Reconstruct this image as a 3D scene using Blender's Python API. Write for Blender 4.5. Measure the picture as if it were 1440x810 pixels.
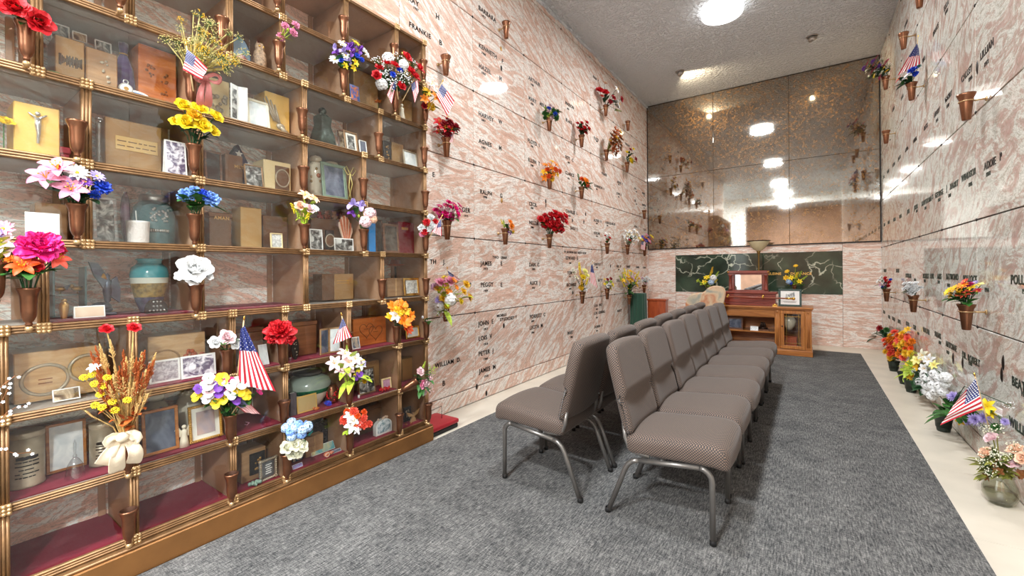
import bpy, math, random
from mathutils import Vector, Matrix, Euler, Quaternion
PI = math.pi
S = bpy.context.scene
COL = S.collection
for o in list(bpy.data.objects): bpy.data.objects.remove(o)

# ------------------------------------------------------------------ camera
FPX, CX, CY = 605.0, 720.0, 381.5
YAW, ROLL, CAMH = math.radians(34.6), -0.0084, 1.2
cam = bpy.data.objects.new('camera', bpy.data.cameras.new('camera'))
COL.objects.link(cam)
CAM_M = Matrix.Rotation(YAW, 4, 'Z') @ Matrix.Rotation(PI/2, 4, 'X') @ Matrix.Rotation(ROLL, 4, 'Z')
cam.matrix_world = Matrix.Translation((0, 0, CAMH)) @ CAM_M
cam.data.sensor_width = 36; cam.data.lens = FPX/1440*36
cam.data.shift_y = -(405-CY)/1440
cam.data.clip_start = 0.02
S.camera = cam
# ------------------------------------------------------------------ light, exposure
S.view_settings.view_transform = 'Standard'
S.view_settings.look = 'None'
S.view_settings.gamma = 1
S.view_settings.use_curve_mapping = False
S.view_settings.exposure = 0.0
W = bpy.data.worlds.new('world'); S.world = W; W.use_nodes = True
W.node_tree.nodes['Background'].inputs[0].default_value = (0.9, 0.95, 1, 1)
W.node_tree.nodes['Background'].inputs[1].default_value = 0.4
ROOM_LAMP = 78.0        # watts of each round ceiling lamp in the chapel
HALL_LAMP = 580.0       # watts of the ceiling lamps of the hall behind the camera, added side ones included
SPOT_LAMP = 60.0

XL, XR, YE, ZC = -2.535, 0.882, 8.28, 4.33      # left wall, right wall, end wall, ceiling
YO = -0.6                                       # where the side walls end, behind the camera
XF = -2.25                                      # front plane of the niche case

def ray(px, py):
    d = Vector(((px-CX)/FPX, -(py-CY)/FPX, -1.0))
    return CAM_M.to_3x3() @ d
def atX(px, py, X):
    d = ray(px, py); k = X/d.x
    return Vector((X, d.y*k, CAMH+d.z*k))
def atY(px, py, Y):
    d = ray(px, py); k = Y/d.y
    return Vector((d.x*k, Y, CAMH+d.z*k))
def atZ(px, py, Z):
    d = ray(px, py); k = (Z-CAMH)/d.z
    return Vector((d.x*k, d.y*k, Z))
def facing_plane(px, py, O, front=0.0, marg=0.0):
    """the point seen at (px, py) on the upright plane through O that faces the camera; kept clear of walls and glass"""
    n = Vector((O[0], O[1], 0)).normalized(); d = ray(px, py); k = (O[0]*n.x+O[1]*n.y-front)/(d.x*n.x+d.y*n.y)
    P = Vector((d.x*k, d.y*k, CAMH+d.z*k))
    lo = XF+0.018 if (O[0] < -2 and O[1] < 2.21) else XL+0.014
    lo += marg
    if O[0] < -1.5 and P.x < lo and O[1] < 7.8: P = atX(px, py, lo)
    if O[0] > 0.4 and P.x > XR-0.014-marg: P = atX(px, py, XR-0.014-marg)
    return P
def depth(p):
    return -p[0]*math.sin(YAW)+p[1]*math.cos(YAW)
def mpp(p):            # metres per photo pixel at a point
    return depth(p)/FPX

# ------------------------------------------------------------------ materials
def lin(c):
    def f(v):
        v /= 255.0
        return v/12.92 if v <= 0.04045 else ((v+0.055)/1.055)**2.4
    return (f(c[0]), f(c[1]), f(c[2]), 1.0)
MATS = {}
def nodes_of(name):
    m = bpy.data.materials.new(name); m.use_nodes = True
    nt = m.node_tree
    return m, nt, nt.nodes, nt.links, nt.nodes['Principled BSDF']
def plain(name, c, rough=0.5, metal=0.0, coat=0.0, sheen=0.0, var=0.0, vscale=20, bump=0.0, bscale=200, sub=0.0, alpha=None):
    if name in MATS: return MATS[name]
    m, nt, N, L, b = nodes_of(name)
    b.inputs['Base Color'].default_value = lin(c)
    b.inputs['Roughness'].default_value = rough
    b.inputs['Metallic'].default_value = metal
    if coat: b.inputs['Coat Weight'].default_value = coat; b.inputs['Coat Roughness'].default_value = 0.08
    if sheen: b.inputs['Sheen Weight'].default_value = sheen
    tc = None
    if var or bump:
        tc = N.new('ShaderNodeTexCoord')
    if var:
        n = N.new('ShaderNodeTexNoise'); n.inputs['Scale'].default_value = vscale; n.inputs['Detail'].default_value = 5
        L.new(tc.outputs['Object'], n.inputs['Vector'])
        r = N.new('ShaderNodeValToRGB')
        a = [max(0, min(255, v*(1-var))) for v in c]; d = [max(0, min(255, v*(1+var))) for v in c]
        r.color_ramp.elements[0].position = 0.3; r.color_ramp.elements[0].color = lin(a)
        r.color_ramp.elements[1].position = 0.7; r.color_ramp.elements[1].color = lin(d)
        L.new(n.outputs['Fac'], r.inputs['Fac']); L.new(r.outputs['Color'], b.inputs['Base Color'])
    if bump:
        n = N.new('ShaderNodeTexNoise'); n.inputs['Scale'].default_value = bscale; n.inputs['Detail'].default_value = 3
        L.new(tc.outputs['Object'], n.inputs['Vector'])
        bp = N.new('ShaderNodeBump'); bp.inputs['Strength'].default_value = bump; bp.inputs['Distance'].default_value = 0.004
        L.new(n.outputs['Fac'], bp.inputs['Height']); L.new(bp.outputs['Normal'], b.inputs['Normal'])
    MATS[name] = m
    return m
def math_node(N, L, op, a, b=None, c=None):
    n = N.new('ShaderNodeMath'); n.operation = op
    for i, v in enumerate((a, b, c)):
        if v is None: continue
        if isinstance(v, (int, float)): n.inputs[i].default_value = v
        else: L.new(v, n.inputs[i])
    return n.outputs[0]
def marble(name, axis, cols, cw=0.866, u0=2.203, chh=0.682, v0=0.139, spread=1.7, rough=0.04, scale=1.0, bias=0.0, tilt0=0.0, vein=(158,138,124), stretch=(0.9, 3.6)):
    m, nt, N, L, b = nodes_of(name)
    tc = N.new('ShaderNodeTexCoord'); sp = N.new('ShaderNodeSeparateXYZ'); L.new(tc.outputs['Object'], sp.inputs[0])
    u = sp.outputs[axis]; v = sp.outputs[2]
    cu = math_node(N, L, 'FLOOR', math_node(N, L, 'DIVIDE', math_node(N, L, 'SUBTRACT', u, u0), cw))
    cv = math_node(N, L, 'FLOOR', math_node(N, L, 'DIVIDE', math_node(N, L, 'SUBTRACT', v, v0), chh))
    cc = N.new('ShaderNodeCombineXYZ'); L.new(cu, cc.inputs[0]); L.new(cv, cc.inputs[1])
    wn = N.new('ShaderNodeTexWhiteNoise'); wn.noise_dimensions = '3D'; L.new(cc.outputs[0], wn.inputs['Vector'])
    tilt = math_node(N, L, 'MULTIPLY_ADD', math_node(N, L, 'MINIMUM', math_node(N, L, 'MAXIMUM', cv, 0), 3), bias, tilt0)
    ang = math_node(N, L, 'ADD', math_node(N, L, 'MULTIPLY_ADD', wn.outputs['Value'], spread, -spread/2), tilt)
    pos = N.new('ShaderNodeCombineXYZ'); L.new(u, pos.inputs[0]); L.new(v, pos.inputs[1])
    rot = N.new('ShaderNodeVectorRotate'); rot.rotation_type = 'Z_AXIS'; L.new(pos.outputs[0], rot.inputs['Vector']); L.new(ang, rot.inputs['Angle'])
    mp = N.new('ShaderNodeVectorMath'); mp.operation = 'MULTIPLY'; L.new(rot.outputs[0], mp.inputs[0]); mp.inputs[1].default_value = (stretch[0]*scale, stretch[1]*scale, 1)
    off = N.new('ShaderNodeVectorMath'); off.operation = 'MULTIPLY_ADD'; L.new(wn.outputs['Color'], off.inputs[0]); off.inputs[1].default_value = (40, 40, 40); L.new(mp.outputs[0], off.inputs[2])
    n1 = N.new('ShaderNodeTexNoise'); n1.inputs['Scale'].default_value = 2.5; n1.inputs['Detail'].default_value = 9; n1.inputs['Roughness'].default_value = 0.70; n1.inputs['Distortion'].default_value = 1.9
    L.new(off.outputs[0], n1.inputs['Vector'])
    r = N.new('ShaderNodeValToRGB'); cr = r.color_ramp
    while len(cr.elements) < len(cols): cr.elements.new(0.5)
    for e, (p, c) in zip(cr.elements, cols): e.position = p; e.color = lin(c)
    L.new(n1.outputs['Fac'], r.inputs['Fac'])
    n2 = N.new('ShaderNodeTexNoise'); n2.inputs['Scale'].default_value = 6; n2.inputs['Detail'].default_value = 8; n2.inputs['Roughness'].default_value = 0.7; n2.inputs['Distortion'].default_value = 2.0
    L.new(off.outputs[0], n2.inputs['Vector'])
    ab = math_node(N, L, 'ABSOLUTE', math_node(N, L, 'SUBTRACT', n2.outputs['Fac'], 0.5))
    mr = N.new('ShaderNodeMapRange'); mr.inputs['From Min'].default_value = 0.0; mr.inputs['From Max'].default_value = 0.03; mr.inputs['To Min'].default_value = 0.75; mr.inputs['To Max'].default_value = 0
    L.new(ab, mr.inputs['Value'])
    mx = N.new('ShaderNodeMix'); mx.data_type = 'RGBA'; L.new(mr.outputs[0], mx.inputs['Factor']); L.new(r.outputs[0], mx.inputs['A']); mx.inputs['B'].default_value = lin(vein)
    L.new(mx.outputs['Result'], b.inputs['Base Color'])
    b.inputs['Roughness'].default_value = rough; b.inputs['Specular IOR Level'].default_value = 0.27
    MATS[name] = m
    return m
PINK = [(0.30, (206,164,146)), (0.42, (222,184,166)), (0.485, (226,194,178)), (0.515, (240,230,222)), (0.57, (243,236,229)), (0.60, (226,202,188)), (0.70, (214,172,154))]
PALE = [(0.30, (184,148,138)), (0.42, (198,170,160)), (0.475, (205,188,177)), (0.505, (225,223,214)), (0.58, (229,228,220)), (0.62, (200,196,183)), (0.72, (190,160,148))]
M_LEFT = marble('pink_marble', 1, PINK, spread=0.5, bias=0.28, tilt0=-0.5)
M_RIGHT = marble('pale_pink_marble', 1, PALE, bias=0.1, tilt0=0.2, spread=1.2, scale=0.8, stretch=(1.4, 3.0), vein=(150,144,128))
M_END = marble('rose_marble', 0, PINK, cw=2.455, u0=-2.03, chh=5, spread=0.25, stretch=(0.8, 4.5))
M_NICHE = marble('niche_marble', 1, [(p, tuple(min(255, int(v*1.10)) for v in c)) for p, c in PINK], cw=0.43, chh=0.3045, v0=0.098, tilt0=0.1, spread=0.5, stretch=(1.1, 3.4))

def wood(name, c1, c2, rough=0.35, axis='x', scale=1.0, coat=0.3):
    m, nt, N, L, b = nodes_of(name)
    tc = N.new('ShaderNodeTexCoord'); mp = N.new('ShaderNodeMapping')
    mp.inputs['Scale'].default_value = {'x': (2*scale, 22*scale, 22*scale), 'z': (22*scale, 22*scale, 2*scale)}[axis]
    L.new(tc.outputs['Object'], mp.inputs['Vector'])
    n = N.new('ShaderNodeTexNoise'); n.inputs['Scale'].default_value = 2.0; n.inputs['Detail'].default_value = 6; n.inputs['Distortion'].default_value = 0.6
    L.new(mp.outputs[0], n.inputs['Vector'])
    r = N.new('ShaderNodeValToRGB'); r.color_ramp.elements[0].position = 0.32; r.color_ramp.elements[0].color = lin(c1)
    r.color_ramp.elements[1].position = 0.68; r.color_ramp.elements[1].color = lin(c2)
    L.new(n.outputs['Fac'], r.inputs['Fac']); L.new(r.outputs[0], b.inputs['Base Color'])
    b.inputs['Roughness'].default_value = rough
    if coat: b.inputs['Coat Weight'].default_value = coat
    MATS[name] = m
    return m
M_OAK = wood('oak', (150,86,34), (190,122,58))
M_OAKZ = wood('oak_upright', (150,86,34), (190,122,58), axis='z')
M_OAKDARK = wood('dark_oak', (112,58,24), (146,84,38))  # darker oak tone for carvings, hearts and lettering
M_MAHOG = wood('mahogany', (104,36,24), (138,54,36))
M_CHERRY = wood('cherry', (150,62,28), (186,86,42), axis='z')
M_ORANGEWOOD = wood('orange_wood', (176,90,38), (206,120,58))
M_WALNUT = wood('walnut', (92,58,40), (126,84,58))
M_MAPLE = wood('maple', (188,146,98), (214,176,128))
M_TANWOOD = wood('tan_wood', (150,112,76), (178,138,98))

# carpet: short streaks both ways on a grey ground
def carpet():
    m, nt, N, L, b = nodes_of('grey_carpet')
    tc = N.new('ShaderNodeTexCoord')
    def nz(sc, s, det=4):
        mp = N.new('ShaderNodeMapping'); mp.inputs['Scale'].default_value = sc; L.new(tc.outputs['Object'], mp.inputs[0])
        n = N.new('ShaderNodeTexNoise'); n.inputs['Scale'].default_value = s; n.inputs['Detail'].default_value = det; n.inputs['Roughness'].default_value = 0.65
        L.new(mp.outputs[0], n.inputs['Vector']); return n.outputs['Fac']
    a = nz((26, 3.5, 1), 6); c = nz((5, 30, 1), 6); f = nz((1, 1, 1), 220, 2); g = nz((1, 1, 1), 5, 3)
    s = math_node(N, L, 'ADD', math_node(N, L, 'MULTIPLY', a, 0.40), math_node(N, L, 'MULTIPLY', c, 0.25))
    s = math_node(N, L, 'ADD', s, math_node(N, L, 'MULTIPLY', f, 0.22))
    s = math_node(N, L, 'ADD', s, math_node(N, L, 'MULTIPLY', g, 0.13))
    r = N.new('ShaderNodeValToRGB'); cr = r.color_ramp
    cr.elements[0].position = 0.40; cr.elements[0].color = lin((42,43,46)); cr.elements[1].position = 0.62; cr.elements[1].color = lin((146,143,140))
    e = cr.elements.new(0.5); e.color = lin((93,92,91))
    L.new(s, r.inputs['Fac']); L.new(r.outputs[0], b.inputs['Base Color'])
    b.inputs['Roughness'].default_value = 0.95; b.inputs['Specular IOR Level'].default_value = 0.1
    bp = N.new('ShaderNodeBump'); bp.inputs['Strength'].default_value = 0.35; bp.inputs['Distance'].default_value = 0.004
    L.new(s, bp.inputs['Height']); L.new(bp.outputs[0], b.inputs['Normal'])
    return m
M_CARPET = carpet()
M_STONE = plain('cream_stone', (214,204,188), 0.35, var=0.05, vscale=3)
def stucco():
    m, nt, N, L, b = nodes_of('stucco')
    b.inputs['Base Color'].default_value = lin((236,240,244)); b.inputs['Roughness'].default_value = 0.8
    tc = N.new('ShaderNodeTexCoord'); n = N.new('ShaderNodeTexNoise'); n.inputs['Scale'].default_value = 24; n.inputs['Detail'].default_value = 4
    L.new(tc.outputs['Object'], n.inputs['Vector'])
    r = N.new('ShaderNodeValToRGB'); r.color_ramp.elements[0].position = 0.42; r.color_ramp.elements[1].position = 0.6; L.new(n.outputs['Fac'], r.inputs['Fac'])
    bp = N.new('ShaderNodeBump'); bp.inputs['Strength'].default_value = 0.9; bp.inputs['Distance'].default_value = 0.03
    L.new(r.outputs[0], bp.inputs['Height']); L.new(bp.outputs[0], b.inputs['Normal'])
    return m
M_CEIL = stucco()
def antique_mirror():
    m, nt, N, L, b = nodes_of('antique_mirror')
    tc = N.new('ShaderNodeTexCoord')
    n = N.new('ShaderNodeTexNoise'); n.inputs['Scale'].default_value = 34; n.inputs['Detail'].default_value = 9; n.inputs['Roughness'].default_value = 0.75
    L.new(tc.outputs['Object'], n.inputs['Vector'])
    n2 = N.new('ShaderNodeTexNoise'); n2.inputs['Scale'].default_value = 2.2; n2.inputs['Detail'].default_value = 4; L.new(tc.outputs['Object'], n2.inputs['Vector'])
    s = math_node(N, L, 'ADD', math_node(N, L, 'MULTIPLY', n.outputs['Fac'], 0.75), math_node(N, L, 'MULTIPLY', n2.outputs['Fac'], 0.25))
    r = N.new('ShaderNodeValToRGB'); r.color_ramp.elements[0].position = 0.44; r.color_ramp.elements[0].color = (0.22, 0.22, 0.22, 1)
    r.color_ramp.elements[1].position = 0.60; r.color_ramp.elements[1].color = (0.62, 0.62, 0.62, 1)
    L.new(s, r.inputs['Fac'])
    b.inputs['Metallic'].default_value = 1; b.inputs['Roughness'].default_value = 0.035; b.inputs['Base Color'].default_value = (0.50, 0.485, 0.45, 1)
    d = N.new('ShaderNodeBsdfPrincipled'); d.inputs['Roughness'].default_value = 0.45; d.inputs['Metallic'].default_value = 0.35
    g = N.new('ShaderNodeValToRGB'); g.color_ramp.elements[0].position = 0.46; g.color_ramp.elements[0].color = lin((40,28,18)); g.color_ramp.elements[1].position = 0.62; g.color_ramp.elements[1].color = lin((158,110,46))
    L.new(n.outputs['Fac'], g.inputs['Fac']); L.new(g.outputs[0], d.inputs['Base Color'])
    mx = N.new('ShaderNodeMixShader'); L.new(r.outputs[0], mx.inputs[0]); L.new(b.outputs[0], mx.inputs[1]); L.new(d.outputs[0], mx.inputs[2])
    L.new(mx.outputs[0], N['Material Output'].inputs['Surface'])
    return m
M_MIRROR = antique_mirror()
def green_marble():
    m, nt, N, L, b = nodes_of('green_marble')
    tc = N.new('ShaderNodeTexCoord')
    n = N.new('ShaderNodeTexNoise'); n.inputs['Scale'].default_value = 3; n.inputs['Detail'].default_value = 5; L.new(tc.outputs['Object'], n.inputs['Vector'])
    wv = N.new('ShaderNodeVectorMath'); wv.operation = 'MULTIPLY_ADD'; L.new(n.outputs['Color'], wv.inputs[0]); wv.inputs[1].default_value = (0.5, 0.5, 0.5); L.new(tc.outputs['Object'], wv.inputs[2])
    vo = N.new('ShaderNodeTexVoronoi'); vo.feature = 'DISTANCE_TO_EDGE'; vo.inputs['Scale'].default_value = 2.6; L.new(wv.outputs[0], vo.inputs['Vector'])
    mr = N.new('ShaderNodeMapRange'); mr.inputs['From Max'].default_value = 0.028; mr.inputs['To Min'].default_value = 0.95; mr.inputs['To Max'].default_value = 0; L.new(vo.outputs['Distance'], mr.inputs['Value'])
    ng = N.new('ShaderNodeTexNoise'); ng.inputs['Scale'].default_value = 2.4; L.new(tc.outputs['Object'], ng.inputs['Vector'])
    mask = N.new('ShaderNodeMapRange'); mask.inputs['From Min'].default_value = 0.38; mask.inputs['From Max'].default_value = 0.55; L.new(ng.outputs['Fac'], mask.inputs['Value'])
    fac = math_node(N, L, 'MULTIPLY', mr.outputs[0], mask.outputs[0])
    r = N.new('ShaderNodeValToRGB'); r.color_ramp.elements[0].position = 0.35; r.color_ramp.elements[0].color = lin((26,38,32)); r.color_ramp.elements[1].position = 0.75; r.color_ramp.elements[1].color = lin((62,82,66))
    L.new(n.outputs['Fac'], r.inputs['Fac'])
    mx = N.new('ShaderNodeMix'); mx.data_type = 'RGBA'; L.new(fac, mx.inputs['Factor']); L.new(r.outputs[0], mx.inputs['A']); mx.inputs['B'].default_value = lin((206,210,190))
    L.new(mx.outputs['Result'], b.inputs['Base Color']); b.inputs['Roughness'].default_value = 0.08
    return m
M_GREENM = green_marble()
def pane_glass(name, tint=(1,1,1,1), ior=1.55):
    m, nt, N, L, b = nodes_of(name)
    N.remove(b)
    t = N.new('ShaderNodeBsdfTransparent'); t.inputs[0].default_value = tint
    g = N.new('ShaderNodeBsdfGlossy'); g.inputs['Roughness'].default_value = 0.0
    lw = N.new('ShaderNodeLayerWeight'); lw.inputs['Blend'].default_value = 0.5
    r0 = ((ior-1)/(ior+1))**2
    f = math_node(N, L, 'MULTIPLY_ADD', math_node(N, L, 'POWER', lw.outputs['Facing'], 5.0), 1-r0, r0)
    mx = N.new('ShaderNodeMixShader'); L.new(f, mx.inputs[0]); L.new(t.outputs[0], mx.inputs[1]); L.new(g.outputs[0], mx.inputs[2])
    L.new(mx.outputs[0], N['Material Output'].inputs['Surface'])
    MATS[name] = m
    return m
M_GLASS = pane_glass('pane_glass', (0.985, 0.995, 0.99, 1), 1.6)
M_CRYSTAL = pane_glass('crystal', (0.90, 0.92, 0.93, 1), 2.3)
M_TEALGLASS = plain('teal_glass', (120,165,170), 0.08)
M_TEALGLASS.node_tree.nodes['Principled BSDF'].inputs['Transmission Weight'].default_value = 0.6
def chair_fabric():
    m, nt, N, L, b = nodes_of('taupe_dotted_fabric')
    tc = N.new('ShaderNodeTexCoord'); sp = N.new('ShaderNodeSeparateXYZ'); L.new(tc.outputs['Object'], sp.inputs[0])
    sn = N.new('ShaderNodeSeparateXYZ'); L.new(tc.outputs['Normal'], sn.inputs[0])
    def dots(u, v):
        c = N.new('ShaderNodeCombineXYZ'); L.new(math_node(N, L, 'ADD', u, v), c.inputs[0]); L.new(math_node(N, L, 'SUBTRACT', u, v), c.inputs[1])
        vo = N.new('ShaderNodeTexVoronoi'); vo.voronoi_dimensions = '2D'; vo.inputs['Scale'].default_value = 82; vo.inputs['Randomness'].default_value = 0.0; L.new(c.outputs[0], vo.inputs['Vector'])
        return vo.outputs['Distance']
    X, Y, Z = sp.outputs
    front = dots(X, Z); top = dots(X, Y); side = dots(Y, Z)
    isz = math_node(N, L, 'GREATER_THAN', math_node(N, L, 'ABSOLUTE', sn.outputs[2]), 0.62)
    isx = math_node(N, L, 'GREATER_THAN', math_node(N, L, 'ABSOLUTE', sn.outputs[0]), 0.72)
    def mixf(f, a, c):
        n = N.new('ShaderNodeMix'); L.new(f, n.inputs['Factor']); L.new(a, n.inputs['A']); L.new(c, n.inputs['B']); return n.outputs['Result']
    d = mixf(isx, mixf(isz, front, top), side)
    r = N.new('ShaderNodeValToRGB'); r.color_ramp.elements[0].position = 0.24; r.color_ramp.elements[0].color = lin((132,108,92)); r.color_ramp.elements[1].position = 0.36; r.color_ramp.elements[1].color = lin((58,53,51))
    L.new(d, r.inputs['Fac']); L.new(r.outputs[0], b.inputs['Base Color'])
    b.inputs['Roughness'].default_value = 0.75; b.inputs['Sheen Weight'].default_value = 0.1; b.inputs['Sheen Roughness'].default_value = 0.4
    return m
M_FABRIC = chair_fabric()
M_STEEL = plain('grey_hammered_steel', (126,122,118), 0.38, 0.7, bump=0.1)
M_BLACK = plain('black_rubber', (24,23,23), 0.6)
M_GOLDTRIM = plain('antique_brass_trim', (140,106,72), 0.42, 0.5, var=0.10, vscale=30)
M_ROSETTE = plain('polished_brass_rosette', (206,172,126), 0.3, 0.7)
M_BASE = plain('bronze_base_board', (150,104,60), 0.42, 0.6, var=0.08, vscale=6)
M_COPPER = plain('copper_bronze', (134,90,66), 0.30, 0.85, var=0.06, vscale=30)
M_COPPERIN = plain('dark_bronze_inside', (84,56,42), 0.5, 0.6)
M_BRASS = plain('bright_brass', (222,176,88), 0.22, 0.95)
M_SIDE = plain('bronze_niche_lining', (178,138,108), 0.45, 0.15, var=0.1, vscale=5)
M_SHELFU = plain('grey_shelf_panel', (172,164,156), 0.4, 0.1)
M_VELVET = plain('crimson_velvet', (138,16,48), 0.8, sheen=0.05)
M_DARK = plain('dark_joint_backing', (70,54,46), 0.9)  # dark backing that shows in the joints between slabs
M_LETTER = plain('dark_bronze_letters', (44,36,32), 0.4, 0.4)
M_GREENLETTER = plain('verdigris_bronze_letters', (48,58,48), 0.4, 0.4)
M_GILT = plain('gilt_letters', (214,168,84), 0.3, 0.6)
M_WHITE = plain('white_plaster', (224,222,218), 0.7)
M_PAPER = plain('white_paper', (238,236,232), 0.7)

# ------------------------------------------------------------------ mesh builder
class MB:
    def __init__(s): s.v = []; s.f = []; s.m = []; s.sm = []
    def add(s, vs, fs, mi=0, smooth=False, M=None):
        b = len(s.v)
        for p in vs:
            p = Vector(p)
            s.v.append(M @ p if M is not None else p)
        for f in fs: s.f.append([b+i for i in f]); s.m.append(mi); s.sm.append(smooth)
        return s
    def box(s, x0, x1, y0, y1, z0, z1, mi=0, bev=0.0, M=None):
        if bev <= 0:
            vs = [(x0,y0,z0),(x1,y0,z0),(x1,y1,z0),(x0,y1,z0),(x0,y0,z1),(x1,y0,z1),(x1,y1,z1),(x0,y1,z1)]
            return s.add(vs, [(3,2,1,0),(4,5,6,7),(0,1,5,4),(1,2,6,5),(2,3,7,6),(3,0,4,7)], mi, False, M)
        b = min(bev, (x1-x0)/2.01, (y1-y0)/2.01, (z1-z0)/2.01)
        vs = []; idx = {}
        for i, X in enumerate((x0, x1)):
            for j, Y in enumerate((y0, y1)):
                for k, Z in enumerate((z0, z1)):
                    sx, sy, sz = (1-2*i)*b, (1-2*j)*b, (1-2*k)*b
                    for a, p in enumerate(((X, Y+sy, Z+sz), (X+sx, Y, Z+sz), (X+sx, Y+sy, Z))):
                        idx[i,j,k,a] = len(vs); vs.append(p)
        I = lambda i,j,k,a: idx[i,j,k,a]
        fs = [(I(0,0,0,0),I(0,0,1,0),I(0,1,1,0),I(0,1,0,0)), (I(1,0,0,0),I(1,1,0,0),I(1,1,1,0),I(1,0,1,0)),
              (I(0,0,0,1),I(1,0,0,1),I(1,0,1,1),I(0,0,1,1)), (I(0,1,0,1),I(0,1,1,1),I(1,1,1,1),I(1,1,0,1)),
              (I(0,0,0,2),I(0,1,0,2),I(1,1,0,2),I(1,0,0,2)), (I(0,0,1,2),I(1,0,1,2),I(1,1,1,2),I(0,1,1,2))]
        for i in (0,1):
            for j in (0,1): fs.append((I(i,j,0,0),I(i,j,1,0),I(i,j,1,1),I(i,j,0,1)))
            for k in (0,1): fs.append((I(i,0,k,0),I(i,1,k,0),I(i,1,k,2),I(i,0,k,2)))
        for j in (0,1):
            for k in (0,1): fs.append((I(0,j,k,1),I(1,j,k,1),I(1,j,k,2),I(0,j,k,2)))
        for i in (0,1):
            for j in (0,1):
                for k in (0,1): fs.append((I(i,j,k,0),I(i,j,k,1),I(i,j,k,2)))
        return s.add(vs, fs, mi, False, M)
    def lathe(s, prof, n=20, mi=0, M=None, cap=True, ribs=0, rib_amp=0.0):
        vs = []; fs = []
        for r, z in prof:
            for i in range(n):
                a = 2*PI*i/n; rr = r*(1+rib_amp*math.cos(ribs*a)) if ribs else r
                vs.append((rr*math.cos(a), rr*math.sin(a), z))
        for k in range(len(prof)-1):
            for i in range(n):
                j = (i+1) % n
                fs.append((k*n+i, k*n+j, (k+1)*n+j, (k+1)*n+i))
        if cap:
            if prof[0][0] > 1e-5: fs.append(tuple(range(n-1, -1, -1)))
            if prof[-1][0] > 1e-5: fs.append(tuple((len(prof)-1)*n+i for i in range(n)))
        return s.add(vs, fs, mi, True, M)
    def ball(s, c, r, mi=0, n=10, m=7, sc=(1,1,1), M=None):
        vs = [(c[0], c[1], c[2]-r*sc[2])]; fs = []
        for k in range(1, m):
            t = -PI/2+PI*k/m
            for i in range(n):
                a = 2*PI*i/n
                vs.append((c[0]+r*sc[0]*math.cos(t)*math.cos(a), c[1]+r*sc[1]*math.cos(t)*math.sin(a), c[2]+r*sc[2]*math.sin(t)))
        vs.append((c[0], c[1], c[2]+r*sc[2])); top = len(vs)-1
        for i in range(n):
            j = (i+1) % n
            fs.append((0, 1+j, 1+i)); fs.append((top, 1+(m-2)*n+i, 1+(m-2)*n+j))
            for k in range(m-2): fs.append((1+k*n+i, 1+k*n+j, 1+(k+1)*n+j, 1+(k+1)*n+i))
        return s.add(vs, fs, mi, True, M)
    def tube(s, pts, r, mi=0, n=8, M=None, closed=False, flat=None):
        pts = [Vector(p) for p in pts]; vs = []; fs = []
        N = len(pts); up = None
        for k, p in enumerate(pts):
            if closed: t = (pts[(k+1) % N]-pts[k-1]).normalized()
            else: t = (pts[min(k+1, N-1)]-pts[max(k-1, 0)]).normalized()
            if up is None: up = Vector((0,0,1)) if abs(t.z) < 0.9 else Vector((1,0,0))
            a = t.cross(up).normalized(); b = a.cross(t).normalized(); up = b
            rr = r[k] if isinstance(r, (list, tuple)) else r
            for i in range(n):
                q = 2*PI*(i+0.5)/n
                vs.append(p+a*math.cos(q)*rr+b*math.sin(q)*rr*(flat or 1))
        for k in range(N if closed else N-1):
            for i in range(n):
                j = (i+1) % n; k2 = (k+1) % N
                fs.append((k*n+i, k*n+j, k2*n+j, k2*n+i))
        if not closed: fs.append(tuple(range(n-1, -1, -1))); fs.append(tuple((N-1)*n+i for i in range(n)))
        return s.add(vs, fs, mi, n > 5, M)
    def prism(s, out, y0, y1, mi=0, M=None):          # outline in x,z extruded along y
        n = len(out)
        vs = [(x, y0, z) for x, z in out]+[(x, y1, z) for x, z in out]
        fs = [tuple(range(n)), tuple(range(2*n-1, n-1, -1))]
        for i in range(n): j = (i+1) % n; fs.append((j, i, n+i, n+j))
        return s.add(vs, fs, mi, False, M)
    def pad(s, w, d, h, r, mi=0, n=8, warp=None, M=None):   # rounded box centred on origin
        vs = []; fs = []; hw = (w/2, d/2, h/2)
        for ax in range(3):
            for sg in (-1, 1):
                b = len(vs)
                for i in range(n+1):
                    for j in range(n+1):
                        p = [0, 0, 0]; a1, a2 = (ax+1) % 3, (ax+2) % 3
                        def co(t, H):
                            k = t/n*2-1; e = min(r/H, 1)
                            return k
                        p[ax] = sg*hw[ax]
                        # denser sampling at the edges
                        u = math.sin((i/n*2-1)*PI/2); v = math.sin((j/n*2-1)*PI/2)
                        p[a1] = u*hw[a1]; p[a2] = v*hw[a2]
                        q = [max(-(hw[t]-r), min(hw[t]-r, p[t])) for t in range(3)]
                        dl = Vector([p[t]-q[t] for t in range(3)])
                        if dl.length > 1e-9: dl = dl.normalized()*r
                        P = Vector(q)+dl
                        if warp: P = Vector(warp(P))
                        vs.append(P)
                for i in range(n):
                    for j in range(n):
                        f = (b+i*(n+1)+j, b+(i+1)*(n+1)+j, b+(i+1)*(n+1)+j+1, b+i*(n+1)+j+1)
                        fs.append(f if sg > 0 else f[::-1])
        return s.add(vs, fs, mi, True, M)
    def mesh(s, name, mats):
        me = bpy.data.meshes.new(name)
        me.from_pydata([tuple(p) for p in s.v], [], s.f)
        for m in (mats if isinstance(mats, (list, tuple)) else [mats]): me.materials.append(m)
        me.polygons.foreach_set('material_index', s.m)
        me.polygons.foreach_set('use_smooth', s.sm)
        me.update()
        return me
    def build(s, name, mats, parent=None, loc=None, rot=None):
        return link(name, s.mesh(name, mats), parent, loc, rot)
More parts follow.
